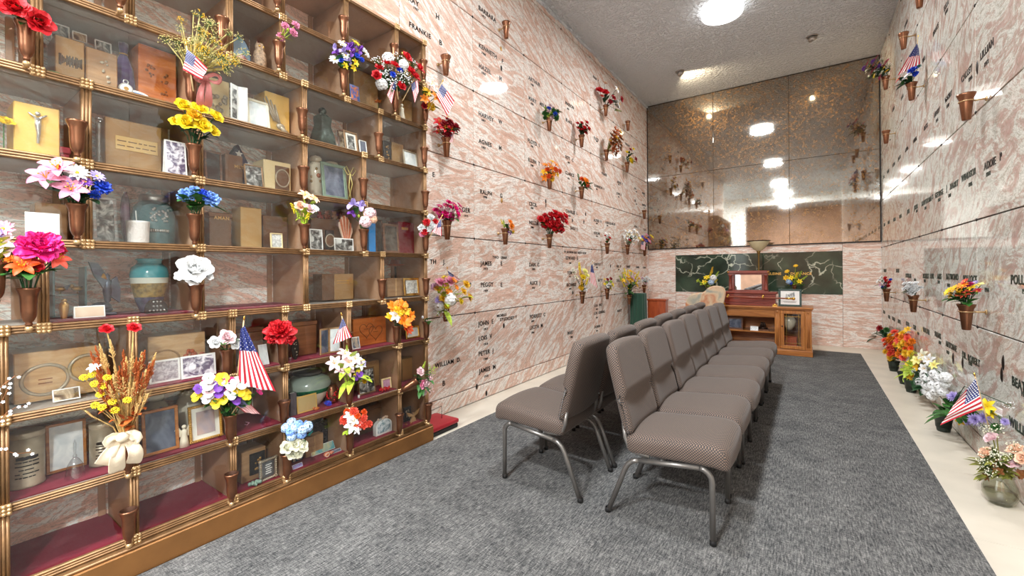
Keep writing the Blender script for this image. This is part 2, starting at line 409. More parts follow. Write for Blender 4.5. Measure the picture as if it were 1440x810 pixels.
def link(name, me, parent=None, loc=None, rot=None):
    o = bpy.data.objects.new(name, me); COL.objects.link(o)
    if parent: o.parent = parent
    if loc is not None: o.location = loc
    if rot is not None: o.rotation_euler = rot
    return o
def thing(name, label, cat, loc=(0,0,0), rz=0.0, group=None):
    o = bpy.data.objects.new(name, None); COL.objects.link(o)
    o.empty_display_size = 0.05
    o.location = loc; o.rotation_euler = (0, 0, rz)
    return tag(o, label, cat, group)
def tag(o, label, cat, group=None):
    o['label'] = label; o['category'] = cat
    if group: o['group'] = group
    return o
def struct(o): o['kind'] = 'structure'; return o
def copy_tree(o, loc, rz=None, label=None):
    c = o.copy(); COL.objects.link(c); c.location = loc
    if rz is not None: c.rotation_euler = (0, 0, rz)
    if label: c['label'] = label
    for ch in list(o.children):
        d = ch.copy(); COL.objects.link(d); d.parent = c
        for g in list(ch.children):
            e = g.copy(); COL.objects.link(e); e.parent = d
    return c
FACE_E, FACE_W, FACE_S = PI/2, -PI/2, 0.0      # a thing whose front is local -y looks to +X, to -X, to -Y

def text_mesh(txt, size, ext=0.0015):
    cu = bpy.data.curves.new('t', 'FONT'); cu.body = txt; cu.size = size; cu.extrude = ext; cu.offset = size*0.02
    cu.space_character = 1.12
    ob = bpy.data.objects.new('t', cu)
    COL.objects.link(ob)
    me = bpy.data.meshes.new_from_object(ob)
    bpy.data.objects.remove(ob); bpy.data.curves.remove(cu)
    return me
TEXTC = {}
def inscription(txt, P, size, parent, mat, rz, name='name_inscription'):
    key = (txt, size, mat.name)
    if key not in TEXTC:
        me = text_mesh(txt, size); me.materials.clear(); me.materials.append(mat); TEXTC[key] = me
    return link(name, TEXTC[key], parent, P, (PI/2, 0, rz))
# ================================================================== THE ROOM
HX0, HX1, HY = -7.0, 5.5, -10.0                 # the hall behind the camera
m = MB(); m.box(HX0, HX1, HY, YE+0.3, -0.12, -0.012)
floor = struct(m.build('floor', M_STONE))
def strip(name, x0, x1, y0, y1, n, axis):
    m = MB()
    for i in range(n):
        a = i/n; b = (i+1)/n; g = 0.0012
        if axis == 'y': m.box(x0, x1, y0+(y1-y0)*a+g, y0+(y1-y0)*b-g, -0.012, 0.0)
        else: m.box(x0+(x1-x0)*a+g, x0+(x1-x0)*b-g, y0, y1, -0.012, 0.0)
    return struct(m.build(name, M_STONE))
strip('trim_1', XL, -2.2, 2.2, YE, 7, 'y')          # stone border under the left wall
strip('trim_2', 0.59, XR, YO, 7.72, 10, 'y')        # stone border under the right wall
strip('trim_3', -2.2, XR, 7.72, YE, 4, 'x')         # stone border under the end wall
m = MB(); m.box(-2.2, 0.59, YO, 7.72, -0.012, 0.006)
carpet_o = tag(m.build('carpet', M_CARPET), 'dark grey streaked carpet covering the middle of the chapel floor', 'carpet')
m = MB(); m.box(HX0, HX1, HY, YO, -0.012, 0.004); struct(m.build('floor_hall', M_CARPET))
m = MB(); m.box(HX0, HX1, HY, YE+0.3, ZC, ZC+0.15); ceiling = struct(m.build('ceiling', M_CEIL))

ZG = [0.0, 0.139, 0.821, 1.503, 2.185, 2.867, 3.549, 4.231, ZC]
def slab_wall(name, xf, xb, ys, zs, mat, skip=None, gz=0.004, gy=0.0018):
    """wall of marble slabs: xf the face, xb the back; dark joints between"""
    m = MB()
    lo, hi = min(xf, xb), max(xf, xb); back = (xb-xf)
    for i in range(len(ys)-1):
        for k in range(len(zs)-1):
            if skip and skip(ys[i], ys[i+1], zs[k], zs[k+1]): continue
            m.box(lo, hi, ys[i]+gy, ys[i+1]-gy, zs[k]+gz, zs[k+1]-gz, 0, 0.002)
            x0, x1 = sorted((xf+back*0.25, xb))
            m.box(x0, x1, ys[i], ys[i+1], zs[k], zs[k+1], 1)
    return struct(m.build(name, [mat, M_DARK]))
YJ = [8.265-0.866*k for k in range(12)][::-1]
ysl = [YO]+[y for y in YJ if y > YO+0.3]+[YE]
ysl = [y if abs(y-2.203) > 0.02 else 2.203 for y in ysl]
wall_left = slab_wall('wall_left', XL, XL-0.10, ysl, ZG, M_LEFT, lambda a, b, c, d: b < 2.25 and d < 2.9)
ysr = [YO]+[y for y in YJ if y > YO+0.3]+[YE]
wall_right = slab_wall('wall_right', XR, XR+0.10, ysr, ZG, M_RIGHT)
# bronze studs at the joint crossings
def studs(wall, x, sgn, ymin, ys, zs, skip=None):
    md = MB(); md.lathe([(0, 0.006), (0.007, 0.005), (0.011, 0.001), (0.011, -0.004)], 12)
    me = md.mesh('joint_stud', M_LETTER)
    for y in ys[1:-1]:
        for z in zs[1:-1]:
            if y < ymin or (skip and skip(y, z)): continue
            link('joint_stud', me, wall, (x, y, z), (0, PI/2*sgn, 0))
studs(wall_left, XL, 1, 1.0, ysl, ZG[1:], lambda y, z: y < 2.3 and z < 2.9)
studs(wall_right, XR, -1, 1.2, ysr, ZG[1:])
# thin plaster edge where the left wall meets the ceiling
m = MB(); random.seed(5)
y = YO
while y < YE-0.02:
    l = random.uniform(0.1, 0.25); m.box(XL-0.005, XL+random.uniform(0.012, 0.03), y, min(y+l, YE-0.002), ZC-random.uniform(0.02, 0.05), ZC, 0, 0.005); y += l
struct(m.build('trim_4', M_CEIL))

# end wall: rose marble below, antique mirror above
m = MB()
for a, b in ((XL, -2.03), (-2.03, 0.425), (0.425, XR)):
    m.box(a+0.0015, b-0.0015, YE, YE+0.10, 0.0, 0.798, 0, 0.001)
    m.box(a+0.0015, b-0.0015, YE, YE+0.10, 1.469, 1.588, 0, 0.001)
    if b < -2 or a > 0.4: m.box(a+0.0015, b-0.0015, YE, YE+0.10, 0.8, 1.467, 0, 0.001)
m.box(XL, XR, YE+0.02, YE+0.12, 0, ZC, 1)
wall_end = struct(m.build('wall_end', [M_END, M_DARK]))
m = MB(); m.box(-2.028, 0.423, YE-0.006, YE+0.019, 0.801, 1.466, 0, 0.002)
green_panel = tag(m.build('marble_panel', M_GREENM), 'dark green veined marble panel set in the end wall with gilt letters', 'wall panel')
inscription('MADELEINE', (-0.69, YE-0.0085, 1.105), 0.056, green_panel, M_GILT, 0, 'gilt_lettering')
inscription('DURANCE', (-0.245, YE-0.0085, 1.105), 0.056, green_panel, M_GILT, 0, 'gilt_lettering')
mir = thing('wall_mirror', 'large antique gold-flecked mirror filling the end wall above the marble', 'mirror', (0, YE, 0))
xs = [XL+0.012, -1.373, -0.25, XR-0.012]; zs = [1.60, 2.953, ZC-0.012]
for i in range(3):
    for k in range(2):
        mm = MB(); mm.box(xs[i]+0.0015, xs[i+1]-0.0015, -0.016, 0.012, zs[k]+0.0015, zs[k+1]-0.0015, 0, 0.003)
        mm.build('mirror_pane', M_MIRROR, mir)
mm = MB(); mm.box(XL+0.002, XL+0.012, -0.022, 0.015, 1.588, ZC-0.002); mm.box(XR-0.012, XR-0.002, -0.022, 0.015, 1.588, ZC-0.002)
mm.box(XL+0.012, XR-0.012, -0.022, 0.015, 1.588, 1.60); mm.box(XL+0.012, XR-0.012, -0.022, 0.015, ZC-0.012, ZC-0.002)
mm.build('mirror_edge', M_BLACK, mir)

# hall behind the camera (seen in the mirror and the glass)
M_HALL = plain('hall_cream', (226,222,212), 0.6)
M_PEACH = plain('hall_peach', (206,160,130), 0.45, var=0.08, vscale=4)
m = MB(); m.box(HX0-0.1, HX0, HY, YO, 0, ZC); struct(m.build('wall_hall_left', M_HALL))
m = MB(); m.box(HX1, HX1+0.1, HY, YO, 0, ZC); struct(m.build('wall_hall_right', M_HALL))
m = MB(); m.box(HX0, HX1, HY-0.1, HY, 0, ZC); struct(m.build('wall_hall_back', M_PEACH))
m = MB(); m.box(HX0, XL, YO-0.1, YO, 0, ZC); m.box(XR, HX1, YO-0.1, YO, 0, ZC); struct(m.build('wall_hall_front', M_HALL))
m = MB(); m.box(HX0, -2.3, -5.2, -5.0, 0, ZC); m.box(-2.3, HX1, -5.2, -5.0, 3.95, ZC); struct(m.build('wall_hall_soffit', M_WHITE))

# ------------------------------------------------------------------ ceiling lamps
def emis(name, c, s):
    m, nt, N, L, b = nodes_of(name)
    b.inputs['Emission Color'].default_value = c; b.inputs['Emission Strength'].default_value = s
    return m
M_DIFF = emis('lit_diffuser', (1, 0.98, 0.95, 1), 5)
M_DRUM = emis('glowing_drum_side', (1, 0.99, 0.97, 1), 3.5)
M_BULB = emis('lit_bulb', (1, 0.83, 0.58, 1), 40)
def area(name, parent, loc, size, watts, color=(0.93, 0.975, 1.0), rot=(0,0,0), spread=PI):
    l = bpy.data.lights.new(name, 'AREA'); l.shape = 'DISK'; l.size = size; l.energy = watts; l.color = color; l.spread = spread
    o = bpy.data.objects.new(name, l); COL.objects.link(o); o.parent = parent; o.location = loc; o.rotation_euler = rot
    return o
def drum_lamp(x, y, watts, label, r=0.225):
    t = thing('ceiling_light', label, 'ceiling light', (x, y, ZC), 0, 'round drum ceiling lights')
    a = MB(); a.lathe([(r*0.98, 0), (r, -0.004), (r, -0.085), (r*0.985, -0.095), (r*0.93, -0.095), (r*0.93, 0)], 40, 0, None, False); a.build('drum', M_DRUM, t)
    d = MB(); d.lathe([(r*0.93, -0.088), (r*0.9, -0.100), (r*0.7, -0.106), (0, -0.108)], 40); d.build('diffuser', M_DIFF, t)
    area('lamp_light', t, (0, 0, -0.12), r*1.9, watts)
    return t
CXR = -0.83
drum_lamp(CXR, 5.66, ROOM_LAMP, 'round white drum ceiling light nearest the mirror')
drum_lamp(CXR, 2.1, ROOM_LAMP, 'round white drum ceiling light over the front chairs')
drum_lamp(CXR, -1.3, HALL_LAMP*0.4, 'round white drum ceiling light at the hall mouth')
for i, (x, y) in enumerate([(CXR, -3.9), (-4.6, -2.6), (3.2, -2.6), (CXR, -7.5)]):  # the left and right lamps are unseen, added to fill the chapel with light
    drum_lamp(x, y, HALL_LAMP*(0.5 if y < -6 else 1.0), ['round drum ceiling light in the middle of the hall', 'round drum ceiling light at the left of the hall', 'round drum ceiling light at the right of the hall', 'round drum ceiling light at the back of the hall'][i], 0.24)
def eyeball(px, py, label, aim, watts):
    p = atZ(px, py, ZC-0.02)
    t = thing('spotlight', label, 'spotlight', (p.x, p.y, ZC), 0, 'nickel eyeball spotlights')
    a = MB(); a.lathe([(0.066, 0), (0.068, -0.006), (0.058, -0.012), (0.05, -0.004)], 24, 0, None, False); a.build('trim_ring', M_STEEL2, t)
    d = (Vector(aim)-Vector((p.x, p.y, ZC-0.02))).normalized()
    q = d.to_track_quat('-Z', 'Y')
    h = MB(); h.lathe([(0.0, 0.03), (0.03, 0.026), (0.048, 0.006), (0.052, -0.012), (0.05, -0.035), (0.042, -0.042), (0.040, -0.022), (0.0, -0.018)], 24)
    ho = h.build('eyeball_housing', M_STEEL2, t); ho.rotation_mode = 'QUATERNION'; ho.rotation_quaternion = q; ho.location = (0, 0, -0.02)
    b = MB(); b.ball((0, 0, -0.026), 0.018, 0, 10, 6); bo = b.build('bulb', M_BULB, ho)
    l = bpy.data.lights.new('spot', 'SPOT'); l.energy = watts; l.color = (1, 0.80, 0.52); l.spot_size = math.radians(130); l.spot_blend = 0.6; l.shadow_soft_size = 0.02
    o = bpy.data.objects.new('spot_light', l); COL.objects.link(o); o.parent = t; o.rotation_mode = 'QUATERNION'; o.rotation_quaternion = q; o.location = Vector((0, 0, -0.03))+d*0.055
    return t
M_STEEL2 = plain('brushed_nickel', (176,170,164), 0.28, 0.9)
eyeball(956, 102, 'nickel eyeball spotlight near the left wall, glowing amber', (-1.0, YE, 3.7), SPOT_LAMP)
eyeball(1142, 53, 'nickel eyeball spotlight near the right wall', (0.7, YE, 2.4), SPOT_LAMP*0.5)

# ================================================================== NICHE CASE
ZK = [0.098+0.3045*k for k in range(10)]          # rails
Y0C, Y1C = -0.45, 2.2005                          # case ends
YA = [-0.45, -0.16, 0.2175, 0.562, 0.927, 1.176, 1.556, 1.937, Y1C]
YB3 = [-0.45, -0.05, 0.3146, 0.7995, 1.2924, 1.803, Y1C]
YB4 = [-0.45, 0.06, 0.4305, 0.7995, 1.2924, 1.672, Y1C]
YB6 = [-0.45, -0.08, 0.305, 0.775, 1.2924, 1.797, Y1C]
ROWS = [YA, YA, YA, YB3, YB4, YB4, YB6, YA, YA]
case = thing('niche_case', 'tall brass-framed glass niche case built along the left wall', 'display case', (0, 0, 0))
XB, XG = -2.60, -2.268
m = MB(); m.box(XF-0.045, XF+0.040, Y0C, Y1C+0.004, 0.0, 0.104, 0, 0.004); m.box(XB-0.05, XF-0.046, Y0C, Y1C, 0.0, 0.09); m.box(XB, XG+0.002, Y0C+0.016, Y1C-0.016, 0.09, 0.128)
m.build('base_board', M_BASE, case)
m = MB(); m.box(XF-0.02, XF+0.03, Y0C, Y1C+0.002, 0.104, 0.112, 0, 0.002); m.tube([(XF+0.026, Y0C, 0.110), (XF+0.026, Y1C, 0.110)], 0.006, 0, 8)
m.build('base_moulding', M_GOLDTRIM, case)
m = MB(); m.box(XB-0.04, XB, Y0C, Y1C, 0.09, ZK[9]); m.build('back_panel', M_NICHE, case)
m = MB(); m.box(XB-0.04, XG-0.002, Y1C-0.016, Y1C-0.001, 0.105, ZK[9]+0.012); m.build('side_panel', M_SIDE, case)
m = MB(); m.box(XB-0.04, XG-0.002, Y0C, Y0C+0.016, 0.105, ZK[9]+0.012); m.build('side_panel', M_SIDE, case)
m = MB(); m.box(XB, XF, Y0C+0.016, Y1C-0.016, ZK[9]-0.002, ZK[9]+0.012); m.build('top_panel', M_SIDE, case)
def rail_mesh(horizontal, a, b, c):
    """fluted trim: three rounded beads on a flat strip; along y (c = z) or along z (c = y)"""
    m = MB(); w = 0.0150
    if horizontal: m.box(XG+0.004, XF-0.006, a, b, c-w, c+w)
    else: m.box(XG+0.004, XF-0.006, c-w, c+w, a, b)
    for o_ in (-0.0096, 0.0, 0.0096):
        if horizontal: m.tube([(XF-0.006, a, c+o_), (XF-0.006, b, c+o_)], 0.0050, 0, 8)
        else: m.tube([(XF-0.006, c+o_, a), (XF-0.006, c+o_, b)], 0.0050, 0, 8)
    return m
for k in range(10):
    z = ZK[k]+(0.030 if k == 0 else 0)
    rail_mesh(True, Y0C, Y1C, z).build('rail', M_GOLDTRIM, case)
for k in range(1, 9):
    m = MB(); m.box(XB, XG+0.004, Y0C+0.016, Y1C-0.016, ZK[k]-0.010, ZK[k]+0.014); m.build('shelf', M_SHELFU, case)
rm = MB()
rm.box(-0.006, 0.004, -0.019, 0.019, -0.019, 0.019, 0, 0.003)
for i in (-1, 0, 1):
    for j in (-1, 0, 1): rm.ball((0.005, i*0.0125, j*0.0125), 0.0075, 0, 8, 5)
ROSE_ME = rm.mesh('rosette', M_ROSETTE)
done = set()
def rosette(y, k):
    key = (round(y, 2), k)
    if key in done: return
    done.add(key)
    z = ZK[k]+(0.030 if k == 0 else 0)
    link('rosette', ROSE_ME, case, (XF-0.002, y, z))
NICHES = []
for k, ys in enumerate(ROWS):
    za = ZK[k]+(0.046 if k == 0 else 0.0165); zb = ZK[k+1]-0.0165
    zf = 0.128 if k == 0 else ZK[k]+0.014
    for i in range(1, len(ys)):
        y = ys[i] if i < len(ys)-1 else Y1C-0.0165
        if i < len(ys)-1 or True:
            rail_mesh(False, za, zb, y).build('mullion', M_GOLDTRIM, case)
        if i < len(ys)-1:
            m = MB(); m.box(XB, XG+0.004, y-0.006, y+0.006, zf, ZK[k+1]-0.010); m.build('divider', M_SIDE, case)
        if y > 0.0 and not (k == 8 and y < 1.1) and not (k == 7 and y < 0.5): rosette(y, k); rosette(y, k+1)
        a, b = ys[i-1], ys[i]
        if b < 0: continue
        m = MB(); m.box(XG-0.004, XG, a+0.012, b-0.012, za-0.008, zb+0.008); m.build('glass_pane', M_GLASS, case)
        m = MB(); m.box(XB, XB+0.012, b-0.040 if i < len(ys)-1 else b-0.045, b-0.0165, zf, ZK[k+1]-0.010); m.box(XB, XB+0.012, a+0.006, a+0.022, zf, ZK[k+1]-0.010); m.build('back_batten', M_SIDE, case)
        NICHES.append((k, a, b, zf))
        if (k in (0, 1) or (k == 2 and i > 3) or (k == 3 and b < 1.4 and b > .7)):
            m = MB()
            n = 6
            yy0, yy1 = a+0.012, b-0.012
            vs = []; fs = []
            random.seed(k*31+i)
            for ii in range(n+1):
                for jj in range(n+1):
                    vs.append((XB+0.004+(XG-0.008-XB)*ii/n, yy0+(yy1-yy0)*jj/n, zf+0.004+random.uniform(0, 0.003)))
            for ii in range(n):
                for jj in range(n): q = ii*(n+1)+jj; fs.append((q, q+n+1, q+n+2, q+1))
            m.add(vs, fs, 0, True)
            m.box(XB+0.004, XG-0.008, yy0, yy1, zf, zf+0.0035)
            m.build('velvet_lining', M_VELVET, case)
# small details on the back of two low niches
m = MB(); p = atX(52, 695, XB); m.box(XB+0.001, XB+0.008, p.y, p.y+0.002*0+0.075, ZK[0]+0.18, ZK[1]-0.01)
m.build('back_plaque', plain('brown_plaque', (120,84,66), 0.4), case)

# ------------------------------------------------------------------ bronze vases
vb = MB()
vb.lathe([(0.0, 0.0), (0.008, 0.0), (0.010, 0.006), (0.008, 0.012), (0.0135, 0.019), (0.0185, 0.032), (0.0205, 0.052), (0.0222, 0.100), (0.0245, 0.112), (0.0285, 0.121), (0.0305, 0.126), (0.0305, 0.132), (0.0262, 0.132)], 28, 0, None, False)
vb.lathe([(0.0262, 0.132), (0.022, 0.118), (0.019, 0.095), (0.017, 0.05), (0.0, 0.045)], 28, 1, None, False)
CASE_CUP = vb.mesh('cup', [M_COPPER, M_COPPERIN])
vm = MB(); vm.tube([(0, 0, -0.010), (0, 0.022, -0.013), (0, 0.045, -0.010)], 0.006, 0, 8); vm.ball((0, 0, -0.010), 0.011, 0, 10, 6)
CASE_MOUNT = vm.mesh('mount', M_ROSETTE)
wb = MB()
wb.lathe([(0.0, 0.0), (0.018, 0.0), (0.021, 0.004), (0.030, 0.100), (0.0335, 0.128), (0.042, 0.148), (0.044, 0.158), (0.038, 0.158)], 24, 0, None, False)
wb.lathe([(0.038, 0.158), (0.031, 0.13), (0.02, 0.04), (0.0, 0.035)], 24, 1, None, False)
WALL_CUP = wb.mesh('cup', [M_COPPER, M_COPPERIN])
wm = MB(); wm.tube([(0.0335*math.cos(a*PI/10), 0.0335*math.sin(a*PI/10), 0.112) for a in range(20)], 0.0032, 0, 6, None, True)
wm.tube([(0, 0.033, 0.112), (0, 0.055, 0.112), (0, 0.082, 0.112)], 0.0055, 0, 8); wm.lathe([(0.016, 0), (0.014, 0.006), (0, 0.007)], 12, 0, Matrix.Translation((0, 0.086, 0.112)) @ Matrix.Rotation(PI/2, 4, 'X'))
WALL_MOUNT = wm.mesh('ring_bracket', M_ROSETTE)
VASES = {}
def case_vase(key, px, k, label):
    """a cup on rail k of the case, centred on photo column px"""
    X = XF+0.038
    p = atX(px, 384, X)
    z = ZK[k]+0.014+(0.030 if k == 0 else 0)
    t = thing('flower_vase', label, 'vase', (X, p.y, z), FACE_E, 'bronze vases on the niche case')
    link('cup', CASE_CUP, t); link('mount', CASE_MOUNT, t)
    VASES[key] = (t, Vector((X, p.y, z+0.125)))
    return t
def wall_vase(key, px, pyb, label, side='L', group=None, sc=1.0):
    X = XL+0.092 if side == 'L' else XR-0.092
    p = atX(px, pyb, X)
    t = thing('flower_vase', label, 'vase', p, FACE_E if side == 'L' else FACE_W, group or ('bronze vases on the left wall' if side == 'L' else 'bronze vases on the right wall'))
    link('cup', WALL_CUP, t); link('ring_bracket', WALL_MOUNT, t)
    VASES[key] = (t, p+Vector((0, 0, 0.15)))
    return t
for key, px, k, lab in [
    ('rose', 40, 6, 'bronze vase holding the red rose at the top left'),
    ('topleft', 172, 7, 'bronze vase cut by the top edge, above the framed snapshots'),
    ('topmid', 393, 8, 'bronze vase at the top edge, straight above the pink carnations'),
    ('behinddry', 315, 7, 'bronze vase partly hidden behind the dried grass spray'),
    ('carn', 394.5, 7, 'bronze vase holding four small pink carnations'),
    ('topr', 486, 8, 'empty bronze vase directly above the purple and white bouquet'),
    ('purp', 485.5, 7, 'bronze vase holding the purple and white bouquet'),
    ('urnv', 557, 8, 'empty bronze vase beside the brass urn, above the red and white bouquet'),
    ('redwhite', 558, 7, 'bronze vase holding the red and white bouquet with two flags'),
    ('edge8', 598, 8, 'empty bronze vase on the right edge of the case, topmost there'),
    ('orange', 600, 7, 'bronze vase holding orange and yellow flowers at the case edge'),
    ('dry', 271, 6, 'bronze vase holding the dried grass spray with a flag'),
    ('e426', 426.7, 6, 'empty bronze vase to the right of the praying hands box'),
    ('e534', 534, 6, 'empty bronze vase left of the dark box with gold emblem'),
    ('e598a', 598, 6, 'empty bronze vase at the case edge beside the blank pale frame'),
    ('e110', 110, 5, 'empty bronze vase beside the gold crucifix box'),
    ('yel', 274, 5, 'bronze vase holding yellow roses'),
    ('e428', 428, 5, 'empty bronze vase between the cream plaque box and floral urn'),
    ('e512', 512, 5, 'empty bronze vase to the right of the green and gold picture frame'),
    ('e599b', 599, 5, 'empty bronze vase on the case edge above the carnations with flag'),
    ('lily', 109, 4, 'bronze vase holding pink lilies and blue flowers'),
    ('blue', 274, 4, 'bronze vase holding two blue flowers'),
    ('peach', 428.5, 4, 'bronze vase holding peach and yellow flowers'),
    ('iris', 512, 4, 'bronze vase holding purple irises and pink blossom'),
    ('carnflag', 599, 4, 'bronze vase holding red and white carnations with a small flag'),
    ('magenta', 40, 3, 'large bronze vase holding the magenta peony and orange poppies'),
    ('whiterose', 275.5, 3, 'bronze vase holding a big white rose'),
    ('e537', 537, 3, 'empty bronze vase right of the two-tone book box'),
    ('e599c', 599, 3, 'empty bronze vase beside the gold frame with striped card'),
    ('wheat', 178, 1, 'bronze vase hidden behind the cream cloth bow'),
    ('pinkrose', 318.5, 2, 'bronze vase holding pale pink and white roses'),
    ('redcarn', 396, 2, 'bronze vase holding one large red carnation'),
    ('flag488', 488, 2, 'bronze vase holding only a small flag'),
    ('leaves', 557, 2, 'bronze vase holding orange and yellow leaves'),
    ('tulip', 599, 2, 'bronze vase holding one small white tulip'),
    ('pansy', 322, 1, 'bronze vase holding the pansies'),
    ('e398', 398, 1, 'empty bronze vase left of the green-banded ginger jar'),
    ('plily', 490, 1, 'bronze vase holding pale pink lilies with long green leaves'),
    ('e178', 178, 0, 'empty bronze vase at the lower left, on the bottom rail between bare niches'),
    ('e323', 323, 0, 'empty bronze vase on the bottom rail left of the filigree plaque'),
    ('hydr', 401, 0, 'bronze vase holding pale blue and cream flowers'),
    ('coral', 490, 0, 'bronze vase holding white lily and coral flowers'),
    ('e560', 560, 0, 'empty bronze vase on the bottom rail right of the arched glass ornament'),
    ('e601', 601, 0, 'empty bronze vase at the bottom right corner of the case'),
]: case_vase(key, px, k, lab)
# the tipped vase near the right end
p = atX(562, 551, XF+0.02); q = atX(583, 537, XF+0.075)
t = thing('flower_vase', 'bronze vase tipped over sideways, holding pink roses', 'vase', p, 0, 'bronze vases on the niche case')
dv = (q-p).normalized(); rq = dv.to_track_quat('Z', 'Y'); t.rotation_mode = 'QUATERNION'; t.rotation_quaternion = rq
link('cup', CASE_CUP, t); mm = MB(); mm.ball((0, 0, -0.004), 0.011, 0, 10, 6); mm.build('mount', M_ROSETTE, t)
VASES['tipped'] = (t, p+dv*0.128)
for key, px, pyb, lab in [
    ('wa', 712, 54, 'empty bronze vase high on the left wall beside a large carved name'),
    ('wb', 627, 106, 'empty bronze vase on the left wall just outside the case top'),
    ('wc', 628, 221, 'bronze vase holding red poinsettias beside the case'),
    ('wd', 772.5, 184, 'bronze vase holding a green and blue bouquet'),
    ('we', 818, 207, 'bronze vase holding a red rose bunch with green leaves'),
    ('wf', 773, 266, 'bronze vase holding orange autumn flowers'),
    ('wg', 818, 280, 'bronze vase holding an orange rose with ferns'),
    ('wh', 853, 226, 'bronze vase holding brown dried foliage'),
    ('wi', 629, 337, 'bronze vase holding magenta bougainvillea beside the case'),
    ('wj', 710.7, 344, 'bronze vase holding a small orange and lime bunch'),
    ('wk', 772.7, 349, 'bronze vase holding the large red bouquet'),
    ('wl', 854, 357, 'bronze vase holding a small sparse red and white bunch'),
    ('wm', 882.7, 358, 'bronze vase holding white lilies below the spotlight glow'),
    ('wn', 906.5, 360, 'bronze vase holding mixed bright flowers next to the mirror'),
    ('wo', 852, 163, 'bronze vase holding red and white lilies high on the wall'),
    ('wp', 883, 184, 'empty bronze vase high on the left wall near the ceiling corner'),
    ('wq', 882, 242, 'bronze vase holding yellow and red roses'),
    ('wr', 906, 308, 'empty bronze vase nearest the mirror on the left wall'),
    ('ws', 627, 452, 'bronze vase almost hidden by the big mixed bouquet'),
    ('wt', 819, 427, 'bronze vase holding yellow and white flowers with a flag'),
    ('wu', 854, 421, 'bronze vase holding a small yellow and red bunch'),
    ('wv', 885, 428, 'bronze vase holding the bushy yellow bouquet by the green drape'),
    ('ww', 906, 413, 'bronze vase holding small white flowers in the corner'),
]: wall_vase(key, px, pyb, lab)
for key, px, pyb, lab in [
    ('ra', 1293, 11, 'empty bronze vase cut by the top edge on the right wall'),
    ('rb', 1270.7, 69, 'empty bronze vase on the right wall above the flag'),
    ('rc', 1245.5, 126, 'bronze vase holding magenta and yellow flowers by the mirror top'),
    ('rd', 1282, 141, 'bronze vase holding blue and white flowers with the flag'),
    ('re', 1359, 169, 'empty bronze vase on the right wall nearest the camera'),
    ('rf', 1246, 202, 'empty bronze vase on the right wall beside the mirror edge'),
    ('rh', 1246.7, 424, 'bronze vase holding the small red, white and blue bunch'),
    ('ri', 1284.5, 439, 'bronze vase holding white mums'),
    ('rj', 1359, 464, 'bronze vase holding orange and yellow daisies'),
]: wall_vase(key, px, pyb, lab, 'R')
# ================================================================== FLOWERS
FC = {'red':(196,18,30),'crimson':(150,16,30),'coral':(232,84,62),'orange':(240,130,24),'deeporange':(226,84,22),'yellow':(246,206,36),'paleyellow':(240,226,140),
      'cream':(240,234,206),'white':(240,240,238),'pink':(234,146,176),'palepink':(238,198,202),'hot':(226,30,128),'magenta':(186,28,104),'purple':(112,58,158),'lilac':(166,150,206),
      'blue':(34,72,200),'sky':(120,160,226),'lightblue':(170,196,226),'rust':(170,84,36),'brown':(128,78,40),'wheat':(214,176,112),'peach':(244,190,160),'lime':(164,186,60),'gold':(226,176,30),'green':(52,98,40),'dgreen':(28,66,34),'olive':(120,120,50),'straw':(190,176,110),'mauve':(196,150,176),'teal':(30,120,120)}
def fmat(c):
    return plain('petal_'+c, FC[c], 0.55, var=0.12, vscale=60)
def leafmat(c='green'):
    return plain('leaf_'+c, FC[c], 0.5, var=0.25, vscale=40)
def petal(m, az, L, Wd, e0, e1, r0=0.0, z0=0.0, mi=0, tip=0.0, ruf=0.0, ns=5, nw=4, cup=0.25, rnd=random):
    """one curved petal: rises at angle e0 at its base and e1 at its tip"""
    r, z = r0, z0; vs = []; fs = []
    ca, sa = math.cos(az), math.sin(az); ph = rnd.uniform(0, 6.28)
    for i in range(ns+1):
        s = i/ns; e = math.radians(e0+(e1-e0)*s)
        if i: r += L/ns*math.cos(e); z += L/ns*math.sin(e)
        w = Wd*(math.sin(PI*min(1, 0.12+0.80*s))**0.7 if tip < 0.5 else math.sin(PI*min(0.99, 0.1+0.88*s))**0.9)
        if s > 0.99: w *= (1-tip)*0.8
        ne = (-math.sin(e), math.cos(e))
        for j in range(nw+1):
            t = j/nw*2-1
            lift = cup*w*t*t + (ruf*math.sin(ph+t*7+s*3)*s if ruf else 0)
            rr = r+lift*ne[0]; zz = z+lift*ne[1]; x = t*w
            vs.append((rr*ca-x*sa, rr*sa+x*ca, zz))
    for i in range(ns):
        for j in range(nw): a = i*(nw+1)+j; fs.append((a, a+nw+1, a+nw+2, a+1))
    m.add(vs, fs, mi, True)
BLOOMS = {}
